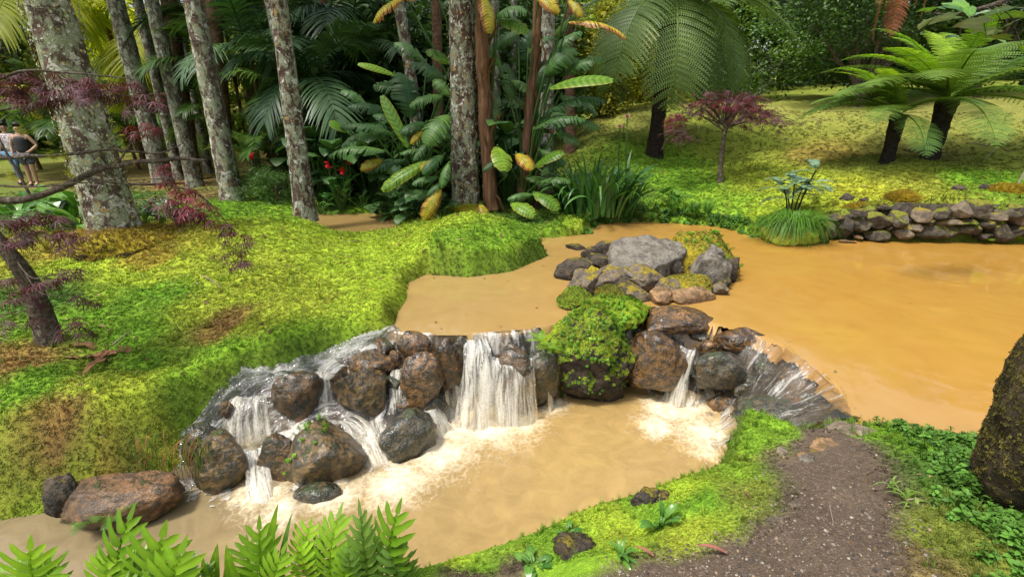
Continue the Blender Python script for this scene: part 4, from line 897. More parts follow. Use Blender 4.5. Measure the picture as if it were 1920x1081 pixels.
def bark_mat(name, base, lich, pale, amt, ring=0.0, ochre=.0, sc=1.0):
    t = NT(name); O = t.obj(); mp = t.n('ShaderNodeMapping', {0: O, 3: (1, 1, .55)}); P = mp.outputs[0]
    n1 = t.noise(7*sc, 8, P, .74, .3); n2 = t.noise(6.5*sc, 8, t.n('ShaderNodeMapping', {0: O, 1: (5, 2, 9)}).outputs[0], .72, .3); n3 = t.noise(60*sc, 4, O, .6)
    c = t.mix(1.0, base, t.ramp(t.noise(5*sc, 7, t.n('ShaderNodeMapping', {0: O, 1: (1, 8, 3), 3: (1, 1, 2.2)}).outputs[0], .7), [(.35, .4), (.65, 1.5)]), 'MULTIPLY'); c = t.mix(1.0, c, t.ramp(n3, [(.25, .5), (.75, 1.6)]), 'MULTIPLY')
    c = t.mix(t.ramp(n1, [(.60-amt*.25, 0.), (.66-amt*.25, 1.)]), c, t.mix(1.0, lich, t.ramp(n3, [(.3, .65), (.7, 1.3)]), 'MULTIPLY'))
    c = t.mix(t.ramp(n2, [(.645-amt*.16, 0.), (.68-amt*.16, 1.)]), c, t.mix(1.0, pale, t.ramp(n3, [(.3, .75), (.7, 1.2)]), 'MULTIPLY'))
    h = t.math('ADD', t.math('MULTIPLY', n1, 1.4), t.math('ADD', n2, t.math('MULTIPLY', n3, .6)))
    if ochre:
        n4 = t.noise(6*sc, 5, t.n('ShaderNodeMapping', {0: O, 1: (-3, 7, 1)}).outputs[0], .65); c = t.mix(t.ramp(n4, [(.66-ochre*.1, 0.), (.70-ochre*.1, .9)]), c, (.36,.22,.07))
    if ring:
        z = t.n('ShaderNodeSeparateXYZ', {0: O}).outputs[2]; w = t.math('SINE', t.math('MULTIPLY_ADD', z, ring, t.math('MULTIPLY', n1, 3.0)))
        h = t.math('ADD', h, t.math('MULTIPLY', w, .10))
    p = t.n('ShaderNodeBsdfPrincipled', {'Base Color': c, 'Roughness': .92, 'Specular IOR Level': .15, 'Normal': t.bump(h, .9, .03)})
    return t.out(p)
BK = {
 'lichen': bark_mat('lichened_bark', (.105,.07,.055), (.30,.31,.21), (.62,.57,.53), .52, 40, .25, 1.0),
 'lichen_dk': bark_mat('lichened_dark_bark', (.085,.052,.04), (.26,.27,.19), (.60,.58,.52), .5, 45, .45, 1.3),
 'grey': bark_mat('grey_bark', (.10,.08,.06), (.26,.27,.20), (.44,.43,.38), .48, 50, .1, 1.2),
 'brown': bark_mat('fibrous_bark', (.15,.085,.05), (.10,.06,.04), (.22,.15,.09), .3, 0, .0, 1.4),
 'dark': bark_mat('dark_fern_trunk', (.03,.023,.018), (.045,.035,.025), (.06,.05,.035), .2, 60, 0, 2.0),
 'maple': bark_mat('maple_bark', (.10,.075,.055), (.20,.18,.14), (.32,.30,.24), .3, 0, .1, 3.0),
}
def fibre_mat():
    t = NT('torn_sheath'); O = t.obj(); mp = t.n('ShaderNodeMapping', {0: O, 3: (26, 26, 1.6)}); n = t.noise(1.0, 5, mp.outputs[0], .65)
    c = t.ramp(n, [(.25, (.03,.018,.012)), (.5, (.12,.058,.03)), (.75, (.24,.13,.065))])
    return t.out(t.n('ShaderNodeBsdfPrincipled', {'Base Color': c, 'Roughness': .75, 'Specular IOR Level': .25, 'Normal': t.bump(n, .9, .03)}))
BK['sheath'] = fibre_mat()
def trunk_mesh(name, P, r, mat, seg=20, n=60, bumpy=.05, flare=0.0, seed=0):
    C = smooth_path(P, n); s = np.linspace(0, 1, n); rr = np.interp(s, np.linspace(0, 1, len(r)), r)
    Lz = np.linalg.norm(C-C[0], axis=1); rr = rr*(1+flare*np.exp(-Lz/.22))
    V, F = tube(C, rr, seg); ctr = np.repeat(C, seg, 0); d = V-ctr
    k = 1+bumpy*fbm(V*np.array([1, 1, .6]), 5, 4, seed*2.7)+bumpy*.6*fbm(V, 16, 3, seed)
    return mesh(name, ctr+d*k[:, None], F, mat)
# ------------------------------------------------------------------ trees
PF = {}
ORD = ['first','second','third','fourth','fifth','sixth','seventh','eighth','ninth','tenth']
def variants(key, fn, n): PF[key] = [fn(k) for k in range(n)]
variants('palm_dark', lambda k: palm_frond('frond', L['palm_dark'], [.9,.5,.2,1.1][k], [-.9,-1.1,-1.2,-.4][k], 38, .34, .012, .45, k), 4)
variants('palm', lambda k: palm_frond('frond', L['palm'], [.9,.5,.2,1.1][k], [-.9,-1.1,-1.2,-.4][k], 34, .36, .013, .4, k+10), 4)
variants('palm_backlit', lambda k: palm_frond('frond', L['palm_backlit'], [.7,.3,.0,1.0][k], [-1.0,-1.2,-1.3,-.6][k], 34, .34, .013, .6, k+20), 4)
variants('palm_small', lambda k: palm_frond('frond', L['palm'], [1.0,.6,.3][k], [-.3,-.6,-.8][k], 22, .42, .022, .2, k+30, False, .2), 3)
def tree(name, label, base, top, w0, w1, bark, H=9.0, crown=None, group=None, cat='tree', flare=.25, mid=None, seed=0, seg=20, bumpy=.06):
    """base=(u,v[,Y]) top=(u,v,dY): trunk axis runs through both sight points and on up to height H"""
    b = hit(*base[:2]) if len(base) == 2 else at(base[0], base[1], Y=base[2])
    b[2] = min(b[2], gz(b[0], b[1]))-.05
    t = at(top[0], top[1], Y=b[1]+(top[2] if len(top) > 2 else 0)); d = t-b; e = b+d*((H)/max(d[2], .5))
    w0, w1 = w0*.86, w1*.84; r0, r1 = w0*.5*depth(b)/FPX, w1*.5*depth(t)/FPX; k = (t[2]-b[2])/H; r2 = max(r1*.7, r1-(r0-r1)/max(k, .2)*(1-k)*.4)
    root = thing(name, label, cat, b, group)
    P = [np.zeros(3)]
    if mid is not None: P.append(at(mid[0], mid[1], Y=b[1]+(mid[2] if len(mid) > 2 else 0))-b)
    P += [d, d+(e-t)*.5, e-b]
    me = trunk_mesh('trunk', P, [r0, r1, r2] if k > .4 else [r0, r1, (r1+r2)*.5, r2], BK[bark], seg, 70, bumpy, flare, seed)
    obj('trunk', me, root)
    if crown:
        key, n, ln = crown; n = n//2; r = random.Random(seed+5)
        for q in range(n):
            m = PF[key][q % len(PF[key])]
            obj('frond', m, root, loc=e-b-np.array([0, 0, .1*r.random()]), rot=(r.uniform(-.15, .25), r.uniform(-.2, .2), q*2.4+r.uniform(-.3, .3)), scl=ln*r.uniform(.85, 1.15))
    return root, b, t
t1, t1b, _ = tree('tree', 'thick pale lichen-mottled trunk leaning at the left, rising from a mossy mound', (222,447), (88,0,-.1), 96, 84, 'lichen', 9.5, None, flare=.18, seed=1, seg=36, bumpy=.05)
t2, t2b, _ = tree('tree', 'stout white-blotched brown trunk standing on the bright moss mound in the middle', (874,396), (864,0,0), 58, 54, 'lichen_dk', 9.5, None, seed=2, seg=32, flare=.12, bumpy=.05)
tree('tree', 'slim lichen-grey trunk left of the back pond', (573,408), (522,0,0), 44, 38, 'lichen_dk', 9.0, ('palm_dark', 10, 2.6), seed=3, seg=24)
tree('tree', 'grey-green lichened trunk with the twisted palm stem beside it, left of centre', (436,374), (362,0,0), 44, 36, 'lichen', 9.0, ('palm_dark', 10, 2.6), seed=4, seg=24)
tree('tree', 'slender grey trunk behind the leaning pale trunk, leaning left', (304,330,14.6), (216,0,0), 38, 31, 'grey', 9.5, ('palm_backlit', 10, 3.0), seed=5)
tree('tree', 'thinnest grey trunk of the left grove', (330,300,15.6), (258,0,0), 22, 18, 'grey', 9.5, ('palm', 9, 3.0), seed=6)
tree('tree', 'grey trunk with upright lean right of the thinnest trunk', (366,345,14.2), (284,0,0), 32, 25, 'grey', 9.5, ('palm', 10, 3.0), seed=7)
tree('palm_tree', 'brown shaggy palm stem at the top left between grey trunks', (356,300,15.8), (316,0,0), 30, 32, 'brown', 8.5, ('palm_backlit', 10, 2.8), seed=8, cat='palm')
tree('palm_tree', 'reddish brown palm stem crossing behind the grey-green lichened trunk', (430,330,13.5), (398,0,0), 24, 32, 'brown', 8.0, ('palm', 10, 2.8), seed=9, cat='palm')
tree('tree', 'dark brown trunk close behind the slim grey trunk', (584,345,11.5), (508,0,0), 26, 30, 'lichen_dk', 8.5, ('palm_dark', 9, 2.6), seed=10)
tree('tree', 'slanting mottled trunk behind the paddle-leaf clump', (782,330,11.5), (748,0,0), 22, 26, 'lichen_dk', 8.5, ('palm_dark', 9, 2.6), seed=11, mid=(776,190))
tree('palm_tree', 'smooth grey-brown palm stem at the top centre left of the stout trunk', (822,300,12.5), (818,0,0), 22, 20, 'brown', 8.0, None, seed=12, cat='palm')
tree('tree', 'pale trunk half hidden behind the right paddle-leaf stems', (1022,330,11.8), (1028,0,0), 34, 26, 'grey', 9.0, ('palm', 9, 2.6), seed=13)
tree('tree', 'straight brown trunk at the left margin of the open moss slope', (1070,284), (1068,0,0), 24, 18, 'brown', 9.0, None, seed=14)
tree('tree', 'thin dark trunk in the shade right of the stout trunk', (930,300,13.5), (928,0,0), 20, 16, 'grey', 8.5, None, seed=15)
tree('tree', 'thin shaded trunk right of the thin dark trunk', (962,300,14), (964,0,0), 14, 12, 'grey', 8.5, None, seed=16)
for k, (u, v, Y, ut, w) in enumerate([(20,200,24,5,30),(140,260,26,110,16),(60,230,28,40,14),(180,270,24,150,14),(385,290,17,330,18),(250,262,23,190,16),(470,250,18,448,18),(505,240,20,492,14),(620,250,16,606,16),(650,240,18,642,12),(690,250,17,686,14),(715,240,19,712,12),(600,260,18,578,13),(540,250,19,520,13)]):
    tree('tree', [ORD[min(k, 9)]+' slim background trunk among the left palms, in order of brightness and distance' if False else {0: 'far grey trunk at the extreme left edge', 1: 'far slim trunk just right of the leaning pale trunk top', 2: 'far thin trunk behind the two people', 3: 'far slim trunk behind the leaning pale trunk', 4: 'slim trunk between the upright grey trunk and the lichened trunk', 5: 'far slim trunk left of the slender leaning grey trunk'}.get(k), 'dark slender background trunk in the gloom left of the paddle leaves'][k > 5], (u, v, Y), (ut, 0, 0), w, w*.85, 'grey' if k < 6 else 'brown', 9.0, (('palm_backlit' if k < 6 else 'palm_dark'), 9, 3.0) if k % 2 == 0 else None, ['trunks at the far left', 'trunks in the dark grove'][k > 5], seed=30+k, seg=10)
# foliose lichen flakes that stand off the two nearest trunks
def flakes(root, P0, P1, r0, r1, n, seed, col):
    r = np.random.RandomState(seed); mb = MB(); z = r.rand(n); a = r.uniform(0, 6.28, n)
    for q in range(n):
        c = P0+(P1-P0)*z[q]; rad = (r0+(r1-r0)*z[q])*1.02; d = np.array([math.cos(a[q]), math.sin(a[q]), 0]); s = r.uniform(.006, .022); m = 7
        t = np.array([-d[1], d[0], 0]); g = np.linspace(0, 6.28, m, endpoint=False); k = s*r.uniform(.6, 1.2, m)
        V = np.concatenate([[c+d*(rad+.002)], c+d*(rad+r.uniform(.004, .016, m)[:, None])+t*(k*np.cos(g))[:, None]+np.array([0, 0, 1.])*(k*np.sin(g))[:, None]]); j = np.arange(m)
        b = r.uniform(.7, 1.25); mb.add(V, np.stack([0*j, 1+j, 1+(j+1) % m], 1), np.array(col[r.randint(len(col))])*b)
    t = NT('lichen_flake'); m_ = t.out(t.n('ShaderNodeBsdfPrincipled', {'Base Color': t.n('ShaderNodeAttribute', attribute_name='col').outputs[0], 'Roughness': .95, 'Specular IOR Level': .1}))
    o = obj('lichen', mb.mesh('lichen', m_, False), root); o['kind'] = 'stuff'
s_ = depth(t1b)/FPX; d1 = at(88, 0, Y=t1b[1]-.1)-t1b; flakes(t1, np.zeros(3), d1, 42*s_, 36*s_, 1500, 3, [(.34,.36,.25),(.42,.41,.34),(.36,.40,.26),(.40,.30,.12)])
s_ = depth(t2b)/FPX; d2 = at(864, 0, Y=t2b[1])-t2b; flakes(t2, np.zeros(3), d2, 25*s_, 23*s_, 650, 4, [(.30,.32,.22),(.40,.38,.32),(.36,.38,.22),(.42,.27,.08)])

SKIRTS = []
for root, b_, w_, lab in ((t1, t1b, .85, 0), (t2, t2b, .5, 1)):
    o = obj('moss_skirt', rock_mesh((w_*1.75, w_*1.7, .62), 400+lab, 'mossy', .1, .1), root, loc=(.10*w_, -.03, -.02)); SKIRTS.append(o)

# ------------------------------------------------------------------ understorey palms
def palm(label, u, v, Y, n, ln, key, seed, trunk_w=.05, group=None, tilt=0.0, name='palm', arc=None):
    c = at(u, v, Y=Y); g = gz(c[0], c[1]); root = thing(name, label, 'palm', (c[0], c[1], g), group); h = c[2]-g; r = random.Random(seed)
    if h > .15: obj('trunk', trunk_mesh('trunk', [(.1, .05, -.05), (.04, 0, h*.5), (0, 0, h)], [trunk_w*1.3, trunk_w, trunk_w*.9], BK['brown'], 10, 16, .08), root)
    for q in range(n):
        m = PF[key][r.randrange(len(PF[key]))]; az = q*6.283/n+r.uniform(-.3, .3) if arc is None else r.uniform(*arc)
        obj('frond', m, root, loc=(0, 0, h), rot=(r.uniform(-.25, .3)+tilt, r.uniform(-.25, .25), az), scl=ln*r.uniform(.8, 1.15))
    return root
PL = 'dark arching feather palm '
palm(PL+'with long fronds right of the slim grey trunk', 588, 150, 12.2, 13, 2.1, 'palm_dark', 1)
palm(PL+'between the two lichened trunks left of centre', 470, 105, 13.5, 13, 2.0, 'palm_dark', 2)
palm('small bright yellow-green palm low between the two lichened trunks', 505, 262, 12.6, 9, 1.0, 'palm_small', 3, .03)
palm('small green palm tuft below the bright one at the foot of the lichened trunks', 470, 300, 13, 8, .9, 'palm_small', 4, .03)
palm('sunlit yellow palm at the top left beyond the leaning pale trunk', 200, 40, 19.5, 13, 3.4, 'palm_backlit', 5, .08)
palm('yellow-green palm at the very top left corner', 40, 10, 17, 12, 3.0, 'palm_backlit', 6, .08)
palm('green palm low behind the slender grey trunk', 235, 240, 17.5, 11, 1.5, 'palm', 7)
palm('green palm between the thin grey trunks', 325, 245, 17, 11, 1.5, 'palm', 8)
palm('pale fronded palm behind the two people', 40, 225, 17.5, 11, 1.9, 'palm', 9)
palm('small palm right of the two people', 118, 245, 16, 10, 1.4, 'palm', 10)
palm('tall dim palm above the grove centre', 660, 60, 15, 12, 2.4, 'palm_dark', 11)
palm(PL+'deep behind the paddle leaves', 700, 130, 14, 12, 1.9, 'palm_dark', 12)
palm('dim palm at the top of the grove left of the slim grey trunk', 420, 40, 16, 12, 2.4, 'palm_dark', 13)
palm('small pale palm in front of the shaded left grove', 400, 215, 15, 10, 1.4, 'palm', 14)
palm('low palm beside the dark screen behind the red cannas', 600, 255, 12.5, 9, 1.2, 'palm_dark', 15)
palm('sunlit palm crown high between the thin grey trunks', 300, 70, 19, 12, 2.6, 'palm_backlit', 16)
palm('yellow palm fronds low beyond the leaning pale trunk', 290, 180, 20, 11, 2.2, 'palm_backlit', 17)

palm('mid-green palm fanning out right behind the slim grey trunk', 545, 190, 12.9, 11, 1.5, 'palm', 18)
palm('light green palm left of the grey-green lichened trunk', 405, 150, 15.2, 11, 1.9, 'palm', 19)
palm('light palm high in the middle of the grove', 640, 110, 14.4, 11, 1.9, 'palm', 20)
palm('yellow-green palm between the grey-green lichened trunk and the slim grey trunk, high up', 480, 40, 15.6, 11, 2.2, 'palm', 21)
palm('low light palm before the dark grove left of the paddle leaves', 655, 215, 12.8, 9, 1.2, 'palm_small', 22, .03)

# ------------------------------------------------------------------ giant paddle-leaf plants
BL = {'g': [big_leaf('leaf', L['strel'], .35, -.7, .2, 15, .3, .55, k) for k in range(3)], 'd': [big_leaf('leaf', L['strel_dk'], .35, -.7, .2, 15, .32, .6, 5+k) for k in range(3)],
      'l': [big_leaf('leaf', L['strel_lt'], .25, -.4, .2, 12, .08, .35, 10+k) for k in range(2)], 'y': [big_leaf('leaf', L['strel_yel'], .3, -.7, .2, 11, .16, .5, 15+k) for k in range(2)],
      'w': [big_leaf('leaf', L['strel_lt'], .2, -.3, .2, 12, 0, .2, 20)]}
SHS = [blade('sheath_strip', L['brown'], .2, -.6, .07, 'lance', .5, .3, 60+k) for k in range(3)]
def clump(name, label, cat, base, leaves, stems, seed):
    b = hit(*base); root = thing(name, label, cat, b); r = random.Random(seed); bb = Vector(b)
    for k, (pts, w, mt) in enumerate(stems):
        P = [at(u, v, Y=Y)-b for u, v, Y in pts]; s = depth(b)/FPX
        obj('stem', trunk_mesh('stem', P, [w*s*.5*1.15, w*s*.5, w*s*.45], BK[mt], 14, 60, .3, .1, k+seed), root)
        Q = smooth_path(P, 30)
        for j in range(16):
            c0 = Q[r.randrange(2, 22)]; az_ = r.uniform(0, 6.28); dv = np.array([math.cos(az_), math.sin(az_), 0])*w*s*.5
            obj('sheath_strip', SHS[j % 3], root, loc=c0+dv, rot=(r.uniform(-1.9, -1.2) if j % 2 else r.uniform(.9, 1.3), r.uniform(-.3, .3), az_-math.pi/2), scl=r.uniform(.25, .6))
    for k, (u0, v0, Y0, u1, v1, Y1, w, kind) in enumerate(leaves):
        p0, p1 = at(u0, v0, Y=Y0)-b, at(u1, v1, Y=Y1)-b; Ln = np.linalg.norm(p1-p0)
        up = unit([r.uniform(-.5, .5), -.55+r.uniform(-.3, .3), .75]); wm = w*Y0/FPX*.5/.2*.95
        lf = obj('leaf', BL[kind][k % len(BL[kind])], root, mtx=frame(p0, p1, up, w=wm, h=(Ln+wm)*.5))
        g0 = np.array([r.uniform(-.12, .12), r.uniform(-.1, .1), .02]); m_ = (g0+p0)*.5+np.array([(g0[0]-p0[0])*.15, 0, .12*Ln])
        V, F = tube(smooth_path([g0, m_, p0, p0+(p1-p0)*.05], 9), np.linspace(.022, .011, 9), 6); pm = MB(); pm.add(V, F)
        obj('leaf_stalk', pm.mesh('leaf_stalk', L['strel']), root)
    return root
clump('paddle_leaf_plant', 'big-leaved paddle plant left of the stout central trunk, with torn and yellowing leaves', 'plant', (788,392), [
    (842,215,9.3,798,272,8.9,46,'g'),(798,283,9.2,750,289,9.1,16,'g'),(800,303,9,716,356,8.7,28,'l'),(832,290,9,793,327,8.7,24,'g'),(842,305,8.9,828,352,8.7,22,'g'),(822,332,8.9,773,346,8.7,20,'g'),(826,352,8.8,794,414,8.6,30,'y'),
    (766,278,9.2,716,180,9.5,22,'w'),(772,222,9.8,748,136,10.1,54,'d'),(742,252,9.5,638,238,9.3,24,'d'),(742,216,9.8,652,200,9.6,28,'d'),(724,284,9.2,616,292,9.1,30,'g'),(650,246,9.6,618,232,9.4,30,'w'),(742,142,10,672,120,9.9,14,'w'),
    (812,300,9,790,320,8.8,22,'y'),(792,245,9.4,770,270,9.2,14,'y'),(700,250,9.7,640,276,9.4,26,'d'),(760,300,9.4,690,322,9.2,24,'d'),(720,300,9.3,676,318,9.1,22,'y'),(836,150,9.8,770,120,9.8,30,'d'),(830,180,9.6,768,200,9.4,26,'g'),(846,260,9.2,812,240,9.3,22,'g'),
    (780,180,10.2,700,160,10,30,'d'),(800,120,10.3,740,80,10.3,26,'d'),(846,120,9.8,800,95,9.8,20,'l'),(760,340,9.2,722,300,9.4,26,'d'),(810,370,8.9,760,372,8.8,20,'d'),(760,240,9.6,700,215,9.5,26,'g'),(800,230,9.5,750,250,9.2,24,'g'),(780,320,9.1,735,345,8.9,22,'g'),(838,340,8.9,800,366,8.7,20,'g'),(846,180,9.6,812,150,9.7,24,'g'),(820,260,9.3,775,300,9.0,20,'d'),(730,260,9.6,676,262,9.4,18,'g'),(750,330,9.3,700,300,9.3,22,'g'),(690,200,10,640,170,10,24,'d')], [], 50)
clump('paddle_leaf_plant', 'tall paddle plant with brown shaggy stem just right of the stout trunk', 'plant', (920,388), [
    (905,-10,9.4,918,62,9.0,30,'y'),(930,30,9.5,988,22,9.3,34,'d'),(934,36,9.6,990,60,9.4,28,'l'),(930,232,9.6,912,160,9.9,38,'d'),(932,275,9.3,946,320,8.9,40,'l'),(900,382,8.9,912,408,8.7,20,'y'),(904,-20,9.4,858,-30,9.2,36,'g'),(760,-5,9.6,700,42,9.4,22,'y'),(820,-10,9.6,762,-2,9.6,26,'y'),
    (960,200,10,948,120,10.3,34,'d'),(950,330,9.4,926,280,9.6,26,'d'),(970,120,10.2,1000,60,10.3,30,'d')], [([(922,392,9.6),(912,250,9.6),(904,100,9.5),(900,-60,9.4)], 22, 'sheath')], 51)
clump('paddle_leaf_plant', 'paddle plant with reddish leaning stem and wide green leaves, right of the grove', 'plant', (985,392), [
    (968,288,9.3,998,318,9.0,28,'y'),(1002,312,9.4,1056,286,9.2,32,'l'),(1008,345,9.2,1070,340,9.0,26,'g'),(1000,360,9.1,1048,392,8.8,32,'l'),(1000,364,9.1,952,374,9.0,18,'g'),(958,380,9.0,1002,404,8.7,30,'l'),
    (1065,42,9.6,1174,70,9.2,24,'y'),(1008,-6,9.6,1048,24,9.4,26,'y'),(1066,0,9.6,1092,32,9.4,18,'y'),(1030,165,9.5,1148,150,9.1,46,'w'),(1020,140,9.7,1078,92,9.7,40,'g'),(1000,242,9.5,1098,224,9.2,28,'g'),(1030,208,9.6,1134,190,9.3,36,'d'),(1012,175,9.9,1022,112,10.1,34,'d'),
    (1010,220,9.9,1060,250,9.6,24,'d'),(1000,130,10.2,960,70,10.3,36,'d'),(1040,120,10,1100,130,9.8,36,'g'),(1016,330,9.6,1052,300,9.6,24,'d'),(990,200,10,940,190,10.1,28,'d'),(1050,180,9.9,1120,215,9.6,28,'d'),(972,60,10.1,930,90,10.1,28,'d'),(1020,350,9.5,985,330,9.6,18,'g'),(1040,250,9.6,1085,270,9.3,22,'g'),(1030,110,9.9,1090,60,9.9,30,'g'),(1050,230,9.7,1125,240,9.4,24,'g'),(960,150,10,1000,180,9.8,26,'g'),(940,130,9.9,905,80,10,26,'g'),(1010,280,9.6,1060,310,9.3,20,'g'),(945,300,9.5,905,320,9.3,18,'d'),(1060,140,9.8,1130,110,9.6,30,'g'),(990,100,10,1040,70,10,28,'d')],
    [([(975,392,9.8),(985,300,9.8),(994,190,9.8),(1006,60,9.7),(1010,-40,9.7)], 15, 'sheath'), ([(1000,392,10),(1003,200,10),(1012,60,10)], 12, 'sheath')], 52)

# ------------------------------------------------------------------ broad-leaved understorey
VB = {'lance': [blade('leaf', L['glossy'], .9, -.5, .13, 'lance', .25, .05, k) for k in range(2)], 'lance_dk': [blade('leaf', L['dark'], .8, -.6, .2, 'oval', .2, .08, 4+k) for k in range(2)],
      'heart': [blade('leaf', L['dark'], .5, -.7, .42, 'heart', .12, .06, 8+k) for k in range(2)], 'heart_lt': [blade('leaf', L['glossy'], .2, -.8, .36, 'heart', .12, .05, 11)],
      'canna': [blade('leaf', L['strap'], 1.0, -.2, .16, 'oval', .2, .06, 13+k) for k in range(2)], 'strap': [blade('leaf', L['strap'], 1.35, e, .045, 'strap', .3, 0, 20+k, nl=14, nw=1, pw=1.8) for k, e in enumerate((.6, -.4, -1.3))],
      'big': [blade('leaf', L['strel_dk'], .6, -.8, .3, 'oval', .25, .1, 30+k) for k in range(2)], 'wlance': [blade('leaf', L['glossy'], 1.1, -.3, .16, 'oval', .2, .05, 33)]}
def bush(name, label, cat, u, v, n, ln, key, seed, h=.3, spread=.2, group=None, Y=None, tilt=(-.2, .4), stalk=True):
    b = hit(u, v) if Y is None else at(u, v, Y=Y); b[2] = gz(b[0], b[1]); root = thing(name, label, cat, b, group); r = random.Random(seed); sm = MB()
    for q in range(n):
        az = r.uniform(0, 6.283); rr = spread*math.sqrt(r.random()); p = np.array([-math.sin(az)*rr, math.cos(az)*rr, h*r.uniform(.25, 1.0)])
        obj('leaf', VB[key][r.randrange(len(VB[key]))], root, loc=p, rot=(r.uniform(*tilt), r.uniform(-.3, .3), az+r.uniform(-.5, .5)), scl=ln*r.uniform(.65, 1.15))
        if stalk:
            V, F = tube(smooth_path([np.array([p[0]*.3, p[1]*.3, -.03]), p*np.array([.6, .6, .6]), p], 6), .008+.004*ln, 5); sm.add(V, F)
    if stalk: obj('stem', sm.mesh('stem', L['glossy']), root)
    return root
for k, (u, v) in enumerate([(60,425),(100,432),(140,428),(172,420),(88,410),(130,405),(30,430),(160,440)]):
    bush('lance_leaf_plant', 'glossy green lance-leaved plant in the bed left of the pale leaning trunk', 'plant', u, v, 12, .55, 'lance', 60+k, .25, .18, 'lance-leaved plants beside the leaning trunk')
for k, (u, v) in enumerate([(262,405),(290,400),(310,412),(275,420),(335,425)]):
    bush('low_leafy_plant', ORD[[0, 2, 3, 1, 4][k]]+' from left of the small dark-leaved plants right of the pale leaning trunk', 'plant', u, v, 14, .28, 'lance_dk', 70+k, .2, .16, 'small leafy plants right of the leaning trunk')
hv = [(742,405),(770,412),(758,392),(728,415),(800,408),(780,380),(745,380),(820,400)]
for k, (u, v) in enumerate(hv):
    bush('heart_leaf_plant', 'dark heart-leaved plant at the waterside under the paddle leaves', 'plant', u, v, 13, .30, 'heart', 80+k, .42, .2, 'heart-leaved plants by the back pond', tilt=(-.5, .3))
for k, (u, v, Y) in enumerate([(600,330,11.5),(640,300,12),(690,300,11.5),(720,330,11),(570,320,12.5),(660,250,13),(610,260,13.5),(560,270,13.5),(700,240,12.5),(740,300,11.3),(860,300,11.5),(890,250,12),(950,250,12),(640,345,11),(900,340,10.6),(960,350,10.4),(880,200,12.5)]):
    bush('shade_plant', 'large dark-leaved plant in the deep shade of the grove', 'plant', u, v, 16, .75, 'big' if k % 2 else 'heart', 90+k, 1.5, .5, 'dark big-leaved plants in the grove shade', Y=Y)
PET = blade('petal', L['flower'], .8, -.4, .35, 'oval', .2, .25, 3)
def canna(label, u, v, flowers, seed, n=20):
    root = bush('canna', label, 'flower', u, v, n, .34, 'canna', seed, .55, .28); b = np.array(root.location); r = random.Random(seed)
    for (fu, fv) in flowers:
        p = at(fu, fv, Y=b[1]-.05)-b; V, F = tube(smooth_path([(p[0]*.6, 0, 0), p*np.array([.9, .5, .6]), p], 8), .008, 5); m = MB(); m.add(V, F); obj('flower_stalk', m.mesh('flower_stalk', L['strap']), root)
        head = obj('flower', None, root, loc=p)
        for q in range(9): obj('petal', PET, head, loc=(r.uniform(-.03, .03), r.uniform(-.03, .03), r.uniform(-.04, .05)), rot=(r.uniform(-.3, .8), 0, q*.9), scl=r.uniform(.07, .12))
canna('red-flowering canna clump beside the back pond, with three flower heads', 640, 392, [(643,325),(616,312),(655,305)], 110, 26)
canna('second red canna with single head, farther back between the lichened trunks', 478, 372, [(471,296)], 111, 16)
for k, (u, v) in enumerate([(600,400),(680,390),(615,385)]):
    bush('leafy_plant', ['leafy plant left of the red canna clump by the slim trunk', 'leafy plant right of the red canna clump', 'leafy plant directly behind the red canna clump'][k], 'plant', u, v, 16, .26, 'lance', 115+k, .3, .2, 'leafy plants below the cannas')
for k, (u, v) in enumerate([(480,378),(520,382),(505,365),(540,370)]):
    rt = thing('feathery_shrub', ['low feathery green shrub between the lichened trunks, leftmost', 'low feathery green shrub close left of the slim grey trunk', 'feathery green shrub standing behind the two low ones', 'feathery shrub touching the slim grey trunk'][k], 'shrub', hit(u, v), 'feathery shrubs between lichened trunks')
    obj('foliage', leaf_cloud('foliage', L['broad'], 2600, (.5, .4, .42), .09, 120+k, 26, .3, .6, .14), rt, loc=(0, 0, .38)); V, F = tube(np.array([(0, 0, -.03), (.02, 0, .4)]), .02, 6); m = MB(); m.add(V, F); obj('stem', m.mesh('stem', BK['brown']), rt)

# strap-leaved lily clump at the far shore
lily_b = hit(1120, 400); lily = thing('lily_clump', 'dense strap-leaved lily clump on the far shore, with tall seed stalks', 'plant', lily_b); r = random.Random(5)
for q in range(150):
    a = r.uniform(0, 6.28); rr = math.sqrt(r.random()); p = (math.cos(a)*rr*.75, math.sin(a)*rr*.45, -.02)
    obj('leaf', VB['strap'][r.choice([0, 1, 1, 2])], lily, loc=p, rot=(r.uniform(-.15, .35), r.uniform(-.25, .25), math.atan2(-p[0], p[1])+r.uniform(-.8, .8)), scl=(r.uniform(.8, 1.2), r.uniform(.8, 1.35), r.uniform(.85, 1.35)))
for u0, u1, v1 in ((1172,1176,222),(1158,1162,240),(1040,1036,250)):
    P = [at(u0, 395, Y=lily_b[1])-lily_b, at(u1, v1, Y=lily_b[1])-lily_b]; P[0][2] = 0; m = MB(); V, F = tube(smooth_path(P, 8), .011, 6); m.add(V, F); st = obj('flower_stalk', m.mesh('flower_stalk', L['strap']), lily)
    for q in range(7): obj('flower', blade('flower', L['pink'], .9, -.2, .3, 'oval'), st, loc=P[1], rot=(r.uniform(-.2, .9), 0, q*.9), scl=.09)

